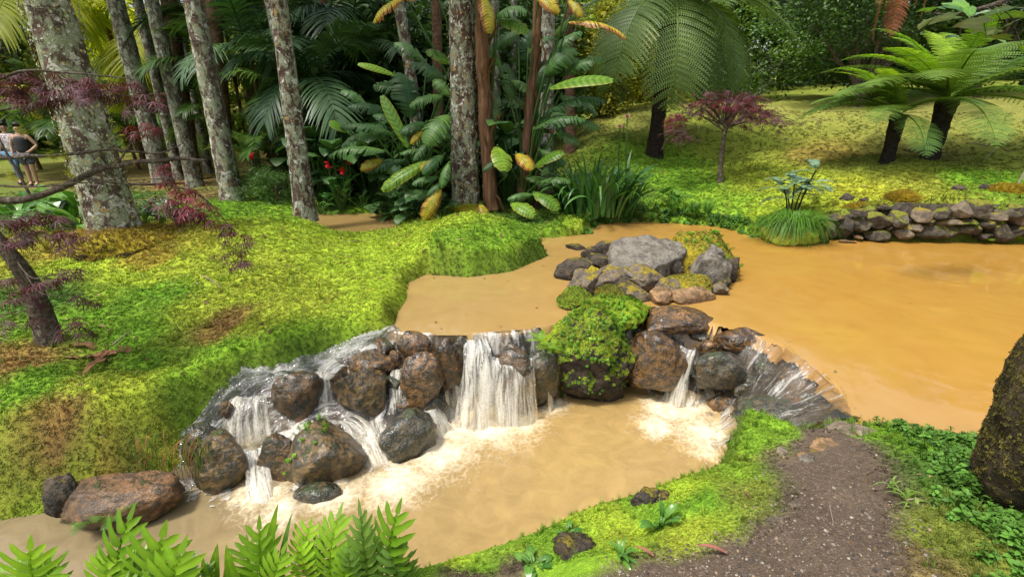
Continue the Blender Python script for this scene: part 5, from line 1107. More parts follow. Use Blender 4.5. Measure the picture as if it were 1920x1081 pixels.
# ------------------------------------------------------------------ tree ferns
FF = {'dk': [fern_frond('frond', L['fern_dk'], a0, a1, 26, .2, 12, .25, k) for k, (a0, a1) in enumerate(((.5,-.6),(.2,-.8),(.75,-.5)))],
      'br': [fern_frond('frond', L['fern_br'], a0, a1, 26, .17, 12, .15, 5+k) for k, (a0, a1) in enumerate(((1.15,.1),(1.0,.0)))],
      'tree': [fern_frond('frond', L['fern_tree'], a0, a1, 30, .23, 16, .3, 9+k, pw=.55) for k, (a0, a1) in enumerate(((.75,-1.95),(.5,-1.8),(.9,-1.7),(.8,-1.1)))],
      'small': [fern_frond('frond', L['fern_br'], .8, -.4, 14, .22, 7, .2, 20), fern_frond('frond', L['fern_dk'], .8, -.5, 14, .22, 7, .2, 21)]}
def tree_fern(label, base, crown, trunk_w, fronds, trunk_flare=.5, grow=1.25):
    b = hit(*base); c = at(crown[0], crown[1], Y=b[1]+(crown[2] if len(crown) > 2 else 0)); root = thing('tree_fern', label, 'tree fern', b); d = c-b; s = depth(b)/FPX
    obj('trunk', trunk_mesh('trunk', [np.array([0, 0, -.1]), d*.4, d*1.02], [trunk_w*s*.5, trunk_w*s*.45, trunk_w*s*.6], BK['dark'], 18, 30, .22, trunk_flare, 4), root)
    for q, (key, var, az, tilt, ln, roll) in enumerate(fronds): obj('frond', FF[key][var], root, loc=d+np.array([0, 0, -.02*q % .1]), rot=(tilt, roll, az), scl=ln*grow)
    return root
PI = math.pi; r = random.Random(8)
az = lambda deg: math.radians(deg)-PI/2          # 0 = to the right, 90 = away, -90 = towards the camera
big = [('tree', 0, az(-98), 0, 3.3, 0), ('tree', 1, az(-68), .0, 3.1, .1), ('tree', 2, az(-130), .05, 3.2, -.1), ('tree', 0, az(-160), .1, 3.0, 0), ('tree', 3, az(-25), .05, 3.3, .2), ('tree', 2, az(5), .0, 3.0, 0), ('tree', 1, az(-45), .1, 3.0, 0), ('tree', 1, az(170), 0, 3.0, 0), ('tree', 3, az(-178), .1, 3.2, -.2)]+[('tree', q % 4, az(30+q*25), r.uniform(-.1, .2), 2.9, 0) for q in range(6)]+[('tree', 3, az(-80+q*40), .25, 2.6, 0) for q in range(4)]
tree_fern('tall tree fern with huge drooping grey-green fronds at the top centre right', (1225,292), (1258,12), 28, big, .3, 1.12)
f1 = [('dk', q % 3, az(a), t, l, 0) for q, (a, t, l) in enumerate([(0,.1,2.3),(-20,-.1,2.2),(-45,-.1,2.0),(-75,-.15,1.9),(-105,-.15,1.9),(-135,-.1,1.9),(-160,0,2.0),(178,.1,2.1),(20,.15,2.4),(50,.1,2.1),(90,.1,2.0),(130,.1,2.0),(155,.15,2.1),(-60,.1,1.9),(-120,.1,1.9),(-5,.25,2.4),(-172,.2,2.1)])]+[('br', q % 2, az(a), t, l, 0) for q, (a, t, l) in enumerate([(150,.0,1.75),(118,.15,1.6),(70,.1,1.6),(-170,-.1,1.7),(-100,.3,1.5),(5,-.35,2.3),(100,.25,1.4),(30,-.1,1.8),(165,-.3,1.8)])]
tree_fern('right-hand tree fern with bright upright new fronds above a dark skirt', (1742,298), (1776,188), 30, f1, .2)
f2 = [('dk', q % 3, az(a), t, l, 0) for q, (a, t, l) in enumerate([(180,.05,1.6),(160,.1,1.6),(-160,-.1,1.6),(-135,-.15,1.5),(-105,-.2,1.5),(-75,-.15,1.4),(-40,0,1.3),(130,.15,1.6),(90,.2,1.5),(45,.2,1.4),(-175,.25,1.6)])]+[('br', q % 2, az(a), t, l, 0) for q, (a, t, l) in enumerate([(175,-.2,1.4),(150,-.05,1.3),(-150,-.1,1.2)])]
tree_fern('shorter left-hand tree fern of the pair on the right slope', (1662,304), (1684,216), 24, f2, .2)
for k, (u, v, n, ln, ky) in enumerate([(1812,420,6,.35,0),(1905,450,6,.35,0),(1850,448,5,.28,0),(1870,392,4,.3,0),(1500,420,6,.4,1),(1170,400,7,.4,1),(1195,404,7,.35,1),(1140,405,6,.35,1),(1085,372,7,.45,0),(1065,392,6,.4,0),(1370,412,6,.3,1),(1300,408,5,.3,1),(1335,410,5,.28,1)]):
    lab = ['fresh green fern in the cracks of the stone wall, left of three','fresh green fern at the right end of the stone wall','small fern at the foot of the stone wall','light fern sprig on the wall top','fern tuft left of the stone wall','dark water-edge fern below the lily clump, middle of three','dark water-edge fern below the lily clump, rightmost of three','dark water-edge fern below the lily clump, leftmost of three','light green fern just left of the lily clump','light green fern at the water left of the lily clump','tiny far-bank fern right below the red maple trunk','tiny far-bank fern left of the maple, by grass tufts','tiny far-bank fern between grass tuft and maple'][k]
    p = hit(u, v) if not (k < 3) else at(u, v, Y=8.05); rt = thing('fern', lab, 'fern', p, 'bank ferns')
    for q in range(n): obj('frond', FF['small'][ky], rt, loc=(0, 0, -.02), rot=(r.uniform(-.2, .3), 0, q*6.28/n+r.uniform(-.3, .3)), scl=ln*r.uniform(.8, 1.2))
# ------------------------------------------------------------------ red lace-leaf maple on the slope
mb_ = hit(1350, 342); maple = thing('red_maple', 'small red lace-leaf maple with domed drooping crown on the moss slope', 'tree', mb_); r = random.Random(21); s = depth(mb_)/FPX
def mp(u, v, dy=0): return at(u, v, Y=mb_[1]+dy)-mb_
obj('trunk', trunk_mesh('trunk', [(0, 0, -.05), mp(1354, 280), mp(1362, 228), mp(1358, 196)], [.055, .045, .04, .02], BK['maple'], 12, 30, .15, .3), maple)
MC = [maple_cluster('leaf_cluster', L['maple'], k, 10, .28, .085) for k in range(4)]+[maple_cluster('leaf_cluster', L['maple_red'], 8+k, 16, .2, .10) for k in range(1)]
tips = []
for q in range(30):
    a = r.uniform(0, 6.28); rad = r.uniform(.35, 1.3); top = 1.80-.6*(rad/1.3)**2+r.uniform(-.1, .1)
    e = np.array([math.cos(a)*rad*1.05, math.sin(a)*rad*.9, top]); st = mp(1360, 235)*r.uniform(.85, 1.1)
    P = [st, st*.4+e*.6+np.array([0, 0, .16]), e]; m = MB(); V, F = tube(smooth_path(P, 9), np.linspace(.018, .004, 9), 5); m.add(V, F); obj('branch', m.mesh('branch', BK['maple']), maple); tips.append(smooth_path(P, 9))
for q in range(105):
    P = tips[q % 30]; e = P[r.choice([5, 6, 7, 8])]+np.array([r.gauss(0, .12), r.gauss(0, .12), r.uniform(-.12, .05)])
    obj('leaf_cluster', MC[r.randrange(5)], maple, loc=e, rot=(r.uniform(-.4, .4), r.uniform(-.4, .4), r.uniform(0, 6)), scl=r.uniform(.8, 1.3))
for q in range(26):
    e = mp(r.uniform(1255, 1300), r.uniform(225, 262), r.uniform(-.3, .3)) if q < 14 else mp(r.uniform(1435, 1472), r.uniform(200, 250), r.uniform(-.3, .3))
    obj('leaf_cluster', MC[r.randrange(4)], maple, loc=e, rot=(r.uniform(-.4, .4), r.uniform(-.4, .4), r.uniform(0, 6)), scl=r.uniform(.7, 1.2))

# ------------------------------------------------------------------ near purple maple at the left edge
nb = hit(95, 640); nm = thing('purple_maple', 'purple lace-leaf maple at the left edge with thin trunk and bare branches reaching right', 'tree', nb); r = random.Random(33)
def q3(u, v, Y): return at(u, v, Y=Y)-nb
Yn = nb[1]
obj('trunk', trunk_mesh('trunk', [(0, 0, -.06), q3(62, 545, Yn), q3(22, 480, Yn-.05), q3(-60, 380, Yn-.1), q3(-110, 250, Yn-.15)], [.09, .075, .06, .055, .045], BK['maple'], 14, 50, .12, .25, 9), nm)
brs = [([(-70,372,4.2),(60,372,4.15),(150,335,4.1),(215,312,4.05),(330,298,4.0),(385,300,4.0)], .034), ([(-70,300,4.2),(60,292,4.2),(215,282,4.15),(290,288,4.1),(340,272,4.1)], .016), ([(-90,240,4.1),(20,205,4.05),(110,192,4.0)], .012), ([(-90,170,3.9),(0,150,3.9),(60,132,3.9),(150,140,3.9),(250,150,3.9)], .014),
       ([(150,335,4.1),(240,345,4.0),(330,350,3.9),(385,372,3.85),(430,430,3.8)], .012), ([(-60,345,4.1),(60,350,4.0),(140,345,4.0),(330,335,3.9)], .009), ([(60,372,4.15),(0,260,4.2),(-20,200,4.2)], .012), ([(-40,420,3.9),(40,415,3.85),(140,432,3.8)], .012), ([(22,480,4.2),(60,520,4.0),(110,515,3.9),(160,512,3.9)], .008), ([(40,500,4.2),(80,550,4.0),(160,552,3.9)], .007), ([(215,312,4.05),(260,250,4.1),(275,215,4.1)], .007), ([(110,192,4),(180,180,4),(280,178,4)], .007), ([(385,372,3.85),(410,420,3.8),(445,505,3.75)], .005)]
for P, rad in brs:
    Q = smooth_path([q3(*p) for p in P], 30); Q += .012*np.stack([vnoise(Q*6+k*9) for k in range(3)], 1); m = MB(); V, F = tube(Q, np.linspace(rad, rad*.3, 30), 7); m.add(V, F); obj('branch', m.mesh('branch', BK['maple']), nm)
NC = [maple_cluster('leaf_cluster', L['maple'], 40+k, 10, .13, .095) for k in range(4)]; NR = [maple_cluster('leaf_cluster', L['maple_red'], 50+k, 7, .09, .09) for k in range(2)]
cl = [(u, v, 3.9, 0) for u, v in [(10,150),(35,165),(60,150),(85,165),(110,160),(135,150),(160,155),(20,180),(50,185),(80,180),(150,175),(185,150),(210,148),(240,155),(265,170),(285,185),(230,175),(200,168),(255,195),(120,180),(5,130),(40,135),(0,175),(100,140)]]
cl += [(u, v, 3.75, 0) for u, v in [(10,400),(35,405),(60,402),(85,408),(15,430),(45,432),(75,438),(100,435),(125,440),(20,450),(140,438)]]
cl += [(u, v, 3.7, 0) for u, v in [(20,520),(45,530),(70,525),(105,510),(130,515),(20,550),(150,552),(60,560),(130,600),(30,590),(150,610)]]
cl += [(u, v, 3.75, 1) for u, v in [(325,340),(345,355),(365,370),(385,382),(350,385),(375,395),(250,235),(275,232),(300,310)]]+[(u, v, 3.7, 0) for u, v in [(320,385),(340,395),(425,430),(440,440),(455,450),(430,465),(440,492),(450,485),(410,415),(300,365)]]
for k, (u, v, Y, red) in enumerate(cl):
    S = NR if red else NC
    obj('leaf_cluster', S[k % len(S)], nm, loc=q3(u, v, Y+r.uniform(-.15, .15)), rot=(r.uniform(-.35, .35), r.uniform(-.35, .35), r.uniform(0, 6)), scl=r.uniform(.75, 1.15)*(.8 if v > 410 and u > 300 else 1))
tuftm = leaf_cloud('lichen_tuft', L['broad_yl'], 160, (.05, .05, .05), .03, 4, 8, .2, 1.0, .12)
for u, v in [(65,212),(38,240),(122,290),(20,328),(130,322),(95,288)]: obj('lichen_tuft', tuftm, nm, loc=q3(u, v, 4.05), scl=.9)

# ------------------------------------------------------------------ shrubs and trees closing the view
def shrub(label, x, y, rad, key, leaf, n, seed, group=None, z=.0, cat='shrub', clumps=60):
    g = gz(x, y); rt = thing('shrub', label, cat, (x, y, g), group, 0)
    obj('foliage', leaf_cloud('foliage', L[key], n, rad, leaf, seed, clumps, .45, .4), rt, loc=(0, 0, rad[2]*.9+z))
    r = random.Random(seed); m = MB()
    for q in range(5):
        V, F = tube(smooth_path([(r.uniform(-.1, .1), r.uniform(-.1, .1), -.1), (r.uniform(-.4, .4)*rad[0], r.uniform(-.3, .3), rad[2]*.6), (r.uniform(-.7, .7)*rad[0], r.uniform(-.4, .4), rad[2]*1.3+z)], 10), np.linspace(.05, .012, 10), 6); m.add(V, F)
    obj('stem', m.mesh('stem', BK['grey']), rt)
for k, (x, y) in enumerate([(-4.2,15.5),(-2.8,14.2),(-1.6,15),(-.4,14.4),(.6,15.5),(-3.4,17.5),(-1,17.5),(1.2,17.5),(-5.6,17)]):
    shrub('dark leafy shrub deep behind the paddle-leaf plants', x, y, (1.2, .8, 2.4), 'broad_dk', .24, 3600, 140+k, 'dark shrubs at the back of the grove')
shrub('yellow-green leafy shrub behind the left side of the tall tree fern', 3.2, 17.6, (1.2, .9, 1.9), 'broad_yl', .16, 6500, 160)
shrub('yellow-flushed low shrub under the drooping tree fern fronds', 5.2, 19.5, (1.7, .9, 1.2), 'broad_yl', .16, 5500, 161)
shrub('mid green thicket at the top of the slope right of the tall tree fern', 8.4, 19.5, (2.4, 1, 1.5), 'broad', .16, 7000, 162)
shrub('olive scrub at the top of the slope behind the right tree ferns', 12.5, 18.5, (2.8, 1.2, 1.6), 'broad', .16, 8000, 163)
shrub('dark shrub at the upper right corner of the slope', 17.5, 17.5, (2.6, 1.3, 2.8), 'broad_dk', .18, 8000, 164)
shrub('bright thicket between the brown trunk and the tall tree fern', 2.2, 20.5, (1.8, 1, 2.6), 'broad_br', .16, 6500, 165)
def limb_tree(label, x, y, h, key, leaf, n, crown_r, seed, limbs=7, name='tree'):
    g = gz(x, y); rt = thing(name, label, 'tree', (x, y, g)); r = random.Random(seed); m = MB(); ends = []
    for q in range(limbs):
        a = q*6.28/limbs+r.uniform(-.3, .3); e = np.array([math.cos(a)*crown_r[0]*r.uniform(.4, .9), math.sin(a)*crown_r[1]*.7, h*r.uniform(.75, 1.1)])
        P = smooth_path([(0, 0, -.1), (math.cos(a)*.18, math.sin(a)*.15, h*.2), e*np.array([.45, .45, .55]), e], 16); P += .05*np.stack([vnoise(P*2.2+k*7) for k in range(3)], 1)
        V, F = tube(P, np.linspace(.11, .02, 16), 8); m.add(V, F)
        for z_ in range(3):
            b0 = P[7+2*z_]; e2 = b0+np.array([r.uniform(-.8, .8), r.uniform(-.5, .5), r.uniform(.2, .8)]); V, F = tube(smooth_path([b0, (b0+e2)/2+np.array([0, 0, .1]), e2], 7), np.linspace(.035, .008, 7), 5); m.add(V, F)
    obj('trunk', m.mesh('trunk', BK['maple']), rt)
    obj('crown', leaf_cloud('crown', L[key], n, crown_r, leaf, seed, 80, .5, .35), rt, loc=(0, 0, h*.95))
limb_tree('dark small-leaved tree with many twisting limbs above the right tree ferns', 10.6, 16.6, 3.0, 'broad_dk', .13, 15000, (2.6, 1.6, 1.5), 170, 9)
limb_tree('second dark spreading tree at the upper right behind the tree ferns', 14.2, 16.8, 3.2, 'broad_dk', .14, 12000, (2.3, 1.6, 1.5), 171, 7)
limb_tree('slender leafy tree behind the tall tree fern crown', 6.6, 21.5, 5.0, 'broad', .17, 9000, (2.4, 1.6, 2.2), 172, 6)
WL = inst_mat('woodland_leaf', .3, .5); clumpm = leaf_cloud('woodland_clump', WL, 90, (1, 1, .9), .34, 9, 12, .3, .5)
rr = np.random.RandomState(77); n = 2600; x = rr.uniform(-42, 42, n); y = 23+rr.rand(n)*11-(np.abs(x) > 20)*rr.rand(n)*6; gzv = gsample(x, np.clip(y, 0, 60))[0]; z = gzv+rr.rand(n)**1.1*np.where(x < -13, 6.2, 9.5)
dk = np.array([.03,.06,.022]); yl = np.array([.34,.38,.05]); gr = np.array([.08,.14,.03]); k1 = rr.rand(n); left = (x < -8); mid = (x > -8) & (x < 1.5)
c = np.where((left & (k1 < .45))[:, None], yl, np.where(mid[:, None], dk*1.2, np.where((k1 < .3)[:, None], dk, gr)))*rr.uniform(.6, 1.4, n)[:, None]
scatter('distant_woodland', clumpm, np.stack([x, y, z], 1), np.stack([rr.uniform(-.5, .5, n), rr.uniform(-.5, .5, n), rr.uniform(0, 6.28, n)], 1), rr.uniform(.7, 1.5, n), c, 'dense far woodland closing the view behind the garden')
# ------------------------------------------------------------------ moss, grass and small cover
MOSS = inst_mat('moss_tuft', .2, .8); GRS = inst_mat('grass_tuft', .35, .5)
def tuft_mesh(name, mat, seed, n=9, wid=.16, rise=(.3, 1.0), ln=(.45, .8), seg=2, off=.12):
    """small rosette of leaflets, about one unit across"""
    r = np.random.RandomState(seed); mb = MB()
    for k in range(n):
        a = r.uniform(0, 6.283); e = r.uniform(*rise); l = r.uniform(*ln); d = np.array([math.cos(a)*math.cos(e), math.sin(a)*math.cos(e), math.sin(e)]); s = np.array([-math.sin(a), math.cos(a), 0])
        t = np.linspace(0, 1, seg+1); c = d*(l*t)[:, None]+np.array([0, 0, -1.])*(.25*l*t**2)[:, None]+r.uniform(-off, off, 3)*np.array([1, 1, 0]); w = wid*np.sin(np.pi*(.2+.75*t))
        V, F = strip(c, w[:, None]*s); b = r.uniform(.75, 1.3)*(.6+.5*t); mb.add(V, F, np.repeat(b, 2)[:, None]*np.ones(3))
    return mb.mesh(name, mat, False)
def grass_mesh(name, mat, seed, n=9, wid=.025, lean=.7):
    r = np.random.RandomState(seed); mb = MB()
    for k in range(n):
        a = r.uniform(0, 6.283); ln = r.uniform(.5, 1.0); t = np.linspace(0, 1, 5); q = r.uniform(.15, lean)
        c = np.stack([math.cos(a)*(q*t**1.8), math.sin(a)*(q*t**1.8), t*(1-.35*q*t)], 1)*ln+np.array([r.uniform(-.12, .12), r.uniform(-.12, .12), 0]); s = np.array([-math.sin(a), math.cos(a), 0])
        V, F = strip(c, (wid*(1-t**1.5)+.001)[:, None]*s); b = r.uniform(.75, 1.25); mb.add(V, F, (b, b, b))
    return mb.mesh(name, mat, False)
rr = np.random.RandomState(11)
def sample_fan(n, r0, r1, a0=-52, a1=52):
    th = np.radians(rr.uniform(a0, a1, n)); q = r0*np.exp(rr.rand(n)*math.log(r1/r0)); return q*np.sin(th), q*np.cos(th), q     # even in log distance
def fields(x, y):
    return sdist(UP, x, y), sdist(LOW, x, y), np.minimum(sdist(CASL, x, y), sdist(CASR, x, y)), sdist(PATH, x, y), sdist(BACKPOND, x, y)
def cover(name, src, n, r0, r1, size, smin, smax, keep, label, lift=0.0, cmul=1.0, straight=0.0, tint=None, seed_=0):
    x, y, q = sample_fan(n, r0, r1); su, sl, sc, sp, sb = fields(x, y)
    ok = (su > .03) & (sl > .03) & (sc > .0) & (sb > .02); k = ok & (rr.rand(n) < keep(x, y, su, sl, sc, sp))
    x, y, q = x[k], y[k], q[k]; z, nrm, c = gsample(x, y)
    if straight: nrm = nrm*(1-straight)+np.array([0, 0, 1.])*straight; nrm /= np.linalg.norm(nrm, axis=1, keepdims=True)
    nrm = nrm+rr.randn(*nrm.shape)*.18; nrm /= np.linalg.norm(nrm, axis=1, keepdims=True)
    s = np.clip(size*q, smin, smax)*rr.uniform(.6, 1.35, len(x)); c = c*cmul*rr.uniform(.78, 1.25, (len(x), 1))*(1+rr.uniform(-.08, .08, (len(x), 3)))
    if cmul == 0: c = np.array([(.20,.12,.06),(.13,.08,.045),(.30,.22,.12),(.09,.055,.035)])[rr.randint(0, 4, len(x))]
    if tint is not None: m = rr.rand(len(x))[:, None]*.6; c = c*(1-m)+np.array(tint)*m
    return scatter(name, src, np.stack([x, y, z+lift*s], 1), rot_to(nrm, rr.uniform(0, 6.28, len(x))), s, np.clip(c, .004, .8), label)
lowmask = lambda x, y: sstep(-.1, .25, fbm2(x, y, 2.4, 3, 41))
nopath = lambda sp: np.clip(sstep(-.12, .1, sp), .0, 1)
grassy = lambda x, y: sstep(.05, .3, fbm2(x, y, 1.3, 3, 91))
cover('moss', tuft_mesh('moss_tuft', MOSS, 1, 16, .085, (.2, 1.2), (.28, .6), 2, .34), 200000, 1.9, 19, .0070, .014, .075, lambda x, y, su, sl, sc, sp: nopath(sp)*(.35+.65*lowmask(x, y)), 'springy green and yellow moss carpeting the banks')
cover('moss', tuft_mesh('moss_tuft', MOSS, 2, 16, .07, (.6, 1.4), (.35, .8), 2, .3), 130000, 1.9, 14, .0064, .012, .06, lambda x, y, su, sl, sc, sp: nopath(sp)*(.3+.7*(1-lowmask(x, y))), 'upright feathery moss between the flat cushions', cmul=1.15)
gm = grass_mesh('grass_tuft', GRS, 3, 10, .03, .8)
near = lambda y: sstep(4.2, 3.4, y)
cover('grass', gm, 34000, 1.9, 17, .021, .05, .17, lambda x, y, su, sl, sc, sp: nopath(sp)*np.clip(.10*grassy(x, y)+.5*sstep(.5, .05, np.minimum(su, sl))*(y > 6.8)*(x > .3)+.75*near(y)*(x > .0)*sstep(.40, .05, np.minimum(np.minimum(su, sl), sc+.1))+.06*near(y)+.3*(x > 1.95+.5*(y-1.87))*near(y), 0, 1), 'short grass sprouting through the moss', straight=.6, tint=(.14,.26,.03))
cover('grass', grass_mesh('grass_tuft', GRS, 4, 7, .022, 1.0), 9000, 3.6, 10, .02, .06, .16, lambda x, y, su, sl, sc, sp: (x < -.2)*np.clip(.10*grassy(x, y)+.1*sstep(-3, -6, x), 0, 1), 'thin grass blades on the left moss bank', straight=.5, tint=(.12,.24,.03))
lit = blade('litter_leaf', GRS, .3, -.5, .3, 'lance', .4, .2, 2, nl=4, nw=1)
cover('leaf_litter', lit, 4200, 2.2, 16, .008, .02, .06, lambda x, y, su, sl, sc, sp: .12+.5*sstep(.1, .4, fbm2(x, y, .9, 2, 63))+0*x, 'scattered dry leaves and bits of straw on the moss', lift=.15, cmul=0, tint=None)
n = 900; x, y, q = sample_fan(n, 3.2, 9.5, -14, 46); su, sl, sc, sp, sb = fields(x, y); k = (su < -.06) & (sc > .05) & (rr.rand(n) < .02+.22*sstep(-.4, -.05, su)); x, y = x[k], y[k]; n = len(x)
scatter('floating_leaves', lit, np.stack([x, y, np.full(n, .008)], 1), np.stack([rr.uniform(-.08, .08, n)-.1, rr.uniform(-.08, .08, n), rr.uniform(0, 6.28, n)], 1), rr.uniform(.02, .05, n), np.array([(.20,.12,.05),(.10,.06,.03),(.30,.26,.10),(.12,.16,.04)])[rr.randint(0, 4, n)], 'fallen leaves and specks floating on the pond')
# leafy weeds in the right foreground
def sprig_mesh(name, mat, seed, n=14):
    r = np.random.RandomState(seed); mb = MB()
    for k in range(n):
        a = k*2.4+r.uniform(-.3, .3); h = .1+.75*k/n; l = .42*(1-.4*k/n)*r.uniform(.8, 1.2); d = np.array([math.cos(a)*.9, math.sin(a)*.9, r.uniform(-.1, .45)]); s = np.array([-math.sin(a), math.cos(a), 0])
        t = np.linspace(0, 1, 5); c = np.array([0, 0, h])+d*(l*t)[:, None]+np.array([0, 0, -1.])*(.3*l*t**2)[:, None]; w = .13*np.sin(np.pi*(.06+.9*t))**.9*l/.42
        V, F = strip(c, w[:, None]*s, np.outer(w*.3, [0, 0, 1.])); b = r.uniform(.75, 1.25); mb.add(V, F, (b, b, b))
    V, F = tube(np.array([(0, 0, 0), (.03, 0, .45), (0, .02, .85)]), .018, 4); mb.add(V, F, (.7, .7, .4)); return mb.mesh(name, mat, True)
n = 9000; x = rr.uniform(1.6, 4.6, n); y = rr.uniform(1.2, 3.3, n); su, sl, sc, sp, sb = fields(x, y)
k = (su > -.02) & (sp > .12) & (x > 1.9+.5*(y-1.87)) & (rr.rand(n) < sstep(.05, .5, sp)*sstep(-.45, .1, fbm2(x, y, 2.2, 3, 7)+.5*sstep(1.9, 2.6, x+.5*(y-1.6))))
x, y = x[k], y[k]; z, nr, c = gsample(x, y); n = len(x)
scatter('weeds', sprig_mesh('weed_sprig', GRS, 5), np.stack([x, y, z-.005], 1), np.stack([rr.uniform(-.5, .5, n), rr.uniform(-.5, .5, n), rr.uniform(0, 6.28, n)], 1), rr.uniform(.05, .12, n), np.array([.085,.19,.028])*rr.uniform(.6, 1.6, (n, 1)), 'leafy green weeds covering the right foreground')
# trailing leafy edge hanging over the water: sprigs on the far shore
n = 2500; x, y, q = sample_fan(n*6, 6.5, 12, -8, 34); su, sl, sc, sp, sb = fields(x, y); k = (su > .0) & (su < .35) & (x > 1.2) & (y > 6.5) & (rr.rand(len(x)) < .5); x, y = x[k], y[k]; z, nr, c = gsample(x, y); n = len(x)
scatter('bank_herbs', sprig_mesh('herb_sprig', GRS, 6), np.stack([x, y, z-.01], 1), np.stack([rr.uniform(-.6, .9, n), rr.uniform(-.6, .6, n), rr.uniform(0, 6.28, n)], 1), rr.uniform(.10, .22, n), np.array([.08,.19,.03])*rr.uniform(.5, 1.5, (n, 1)), 'low leafy herbs along the far waterline')
# gravel and crumbs on the path
gt = NT('gravel'); gc = gt.n('ShaderNodeAttribute', attribute_name='icol', attribute_type='INSTANCER')
GRV = gt.out(gt.n('ShaderNodeBsdfPrincipled', {'Base Color': gt.mix(1.0, gc.outputs[0], gt.ramp(gt.noise(8, 3, gt.obj()), [(.3, .7), (.7, 1.3)]), 'MULTIPLY'), 'Roughness': .85}))
V, F = ICO1; pv = V*(1+.35*fbm(V, 1.3, 2, 4))[:, None]*np.array([1, .8, .55]); pebble = mesh('pebble', pv*.5, F, GRV, smooth=False)
n = 16000; x = rr.uniform(.1, 3.2, n); y = rr.uniform(1.2, 3.6, n); sp = sdist(PATH, x, y)
k = (sp < .1) & (rr.rand(n) < .15+.85*sstep(2.5, 1.6, y+.5*fbm2(x, y, 2, 2))); x, y = x[k], y[k]; z = gsample(x, y)[0]; n = len(x); s = .006+.016*rr.rand(n)**4; pal = np.array([(.22,.17,.13),(.36,.31,.25),(.12,.10,.085),(.28,.20,.13),(.08,.065,.055),(.10,.08,.065)])
scatter('gravel', pebble, np.stack([x, y, z+s*.1], 1), rr.uniform(-3, 3, (n, 3))*np.array([.15, .15, 1]), s, pal[rr.randint(0, 6, n)]*rr.uniform(.4, .9, (n, 1)), 'loose gravel and crumbs of earth on the path')
# moss grown over the knob, lumps and island stones
def coat(o, n, smin, smax, cols, src, minz=.25, name='moss', xf=None):
    me = o.data; nv = len(me.vertices); co = np.empty(nv*3); me.vertices.foreach_get('co', co); co = co.reshape(-1, 3); F = ICO4[1]; tri = co[F]
    fn = np.cross(tri[:, 1]-tri[:, 0], tri[:, 2]-tri[:, 0]); ar = np.linalg.norm(fn, axis=1); fn /= ar[:, None]+1e-12; Rm = np.array(o.rotation_euler.to_matrix()); wn_ = fn@Rm.T
    w = ar*sstep(minz-.15, minz+.2, wn_[:, 2]+.35*fbm(tri[:, 0], 5, 3, 3))
    if xf is not None: w = w*xf((tri.mean(1)@Rm.T)+np.array(o.location))
    k = rr.choice(len(F), n, p=w/w.sum()); b = rr.dirichlet((1, 1, 1), n); P = (tri[k]*b[..., None]).sum(1); nn = fn[k]+rr.randn(n, 3)*.25; nn /= np.linalg.norm(nn, axis=1, keepdims=True)
    cc = np.array(cols)[rr.randint(0, len(cols), n)]; g = fbm(P, 6, 3, 8)[:, None]; cc = cc*(1+.5*g)*rr.uniform(.7, 1.3, (n, 1))
    scatter(name, src, P, rot_to(nn, rr.uniform(0, 6.28, n)), rr.uniform(smin, smax, n), np.clip(cc, .01, .8), None, parent=o)
mt_ = tuft_mesh('moss_tuft', MOSS, 7, 14, .09, (.2, 1.2), (.3, .6), 2, .3); hb = sprig_mesh('herb_sprig', GRS, 9)
O = {o['label']: o for o in bpy.data.objects if 'label' in o and o.type == 'MESH'}
kb = O['tall dark rock knob with bright moss top between the two cascades']
coat(kb, 9000, .015, .03, [LIME, LIME, LIME, YEL], mt_, .3); coat(kb, 380, .03, .065, [(.10,.22,.02), (.18,.32,.03)], hb, -.35, 'herbs', lambda p: sstep(-.65, -.1, p[:, 2])*(p[:, 1] < kb.location[1]+.1)*sstep(-.05, .25, fbm(p, 3, 2, 4)))
coat(O['low moss-covered rock linking the knob to the island'], 8000, .014, .03, [LIME, LIME, LIME, BGR], mt_, .1)
coat(O['low moss-covered rock linking the knob to the island'], 120, .04, .08, [(.16,.32,.02)], hb, .1, 'herbs', lambda p: p[:, 0] > .95)
coat(O['small moss-grown lump on the left of the island bridge'], 1500, .03, .05, [YEL, BGR, OLV], mt_, .2)
coat(O['olive moss lump just below the island'], 1200, .03, .05, [OLV, OCH, DGR], mt_, .2)
coat(O['moss-topped slab on the right of the large grey slab'], 1500, .02, .045, [OCH, YEL, OLV, (.12,.09,.02)], mt_, .5); coat(O['moss-topped slab on the right of the large grey slab'], 40, .06, .1, [(.16,.32,.02)], hb, .5, 'herbs')
coat(O['flat mossy stone in the near middle of the island'], 600, .02, .04, [OCH, OLV], mt_, .4)
coat(O['huge earthy moss-stained boulder filling the right edge of the picture'], 5000, .012, .03, [(.10,.085,.02), (.07,.055,.025), (.14,.12,.02)], mt_, -.2)
coat(O['wide split boulder with green seedlings in the lower left cascade'], 26, .035, .07, [(.14,.30,.02)], hb, .3, 'seedlings', lambda p: p[:, 0] < O['wide split boulder with green seedlings in the lower left cascade'].location[0]+.05)
for o in SKIRTS: coat(o, 3000 if o is SKIRTS[0] else 1800, .03, .06, [(.20,.13,.02), (.26,.18,.02), (.14,.09,.02), (.3,.25,.02)] if o is SKIRTS[0] else [YEL, (.34,.27,.02), LIME], grass_mesh('moss_strand', GRS, 14, 8, .06, 1.1), -.2)
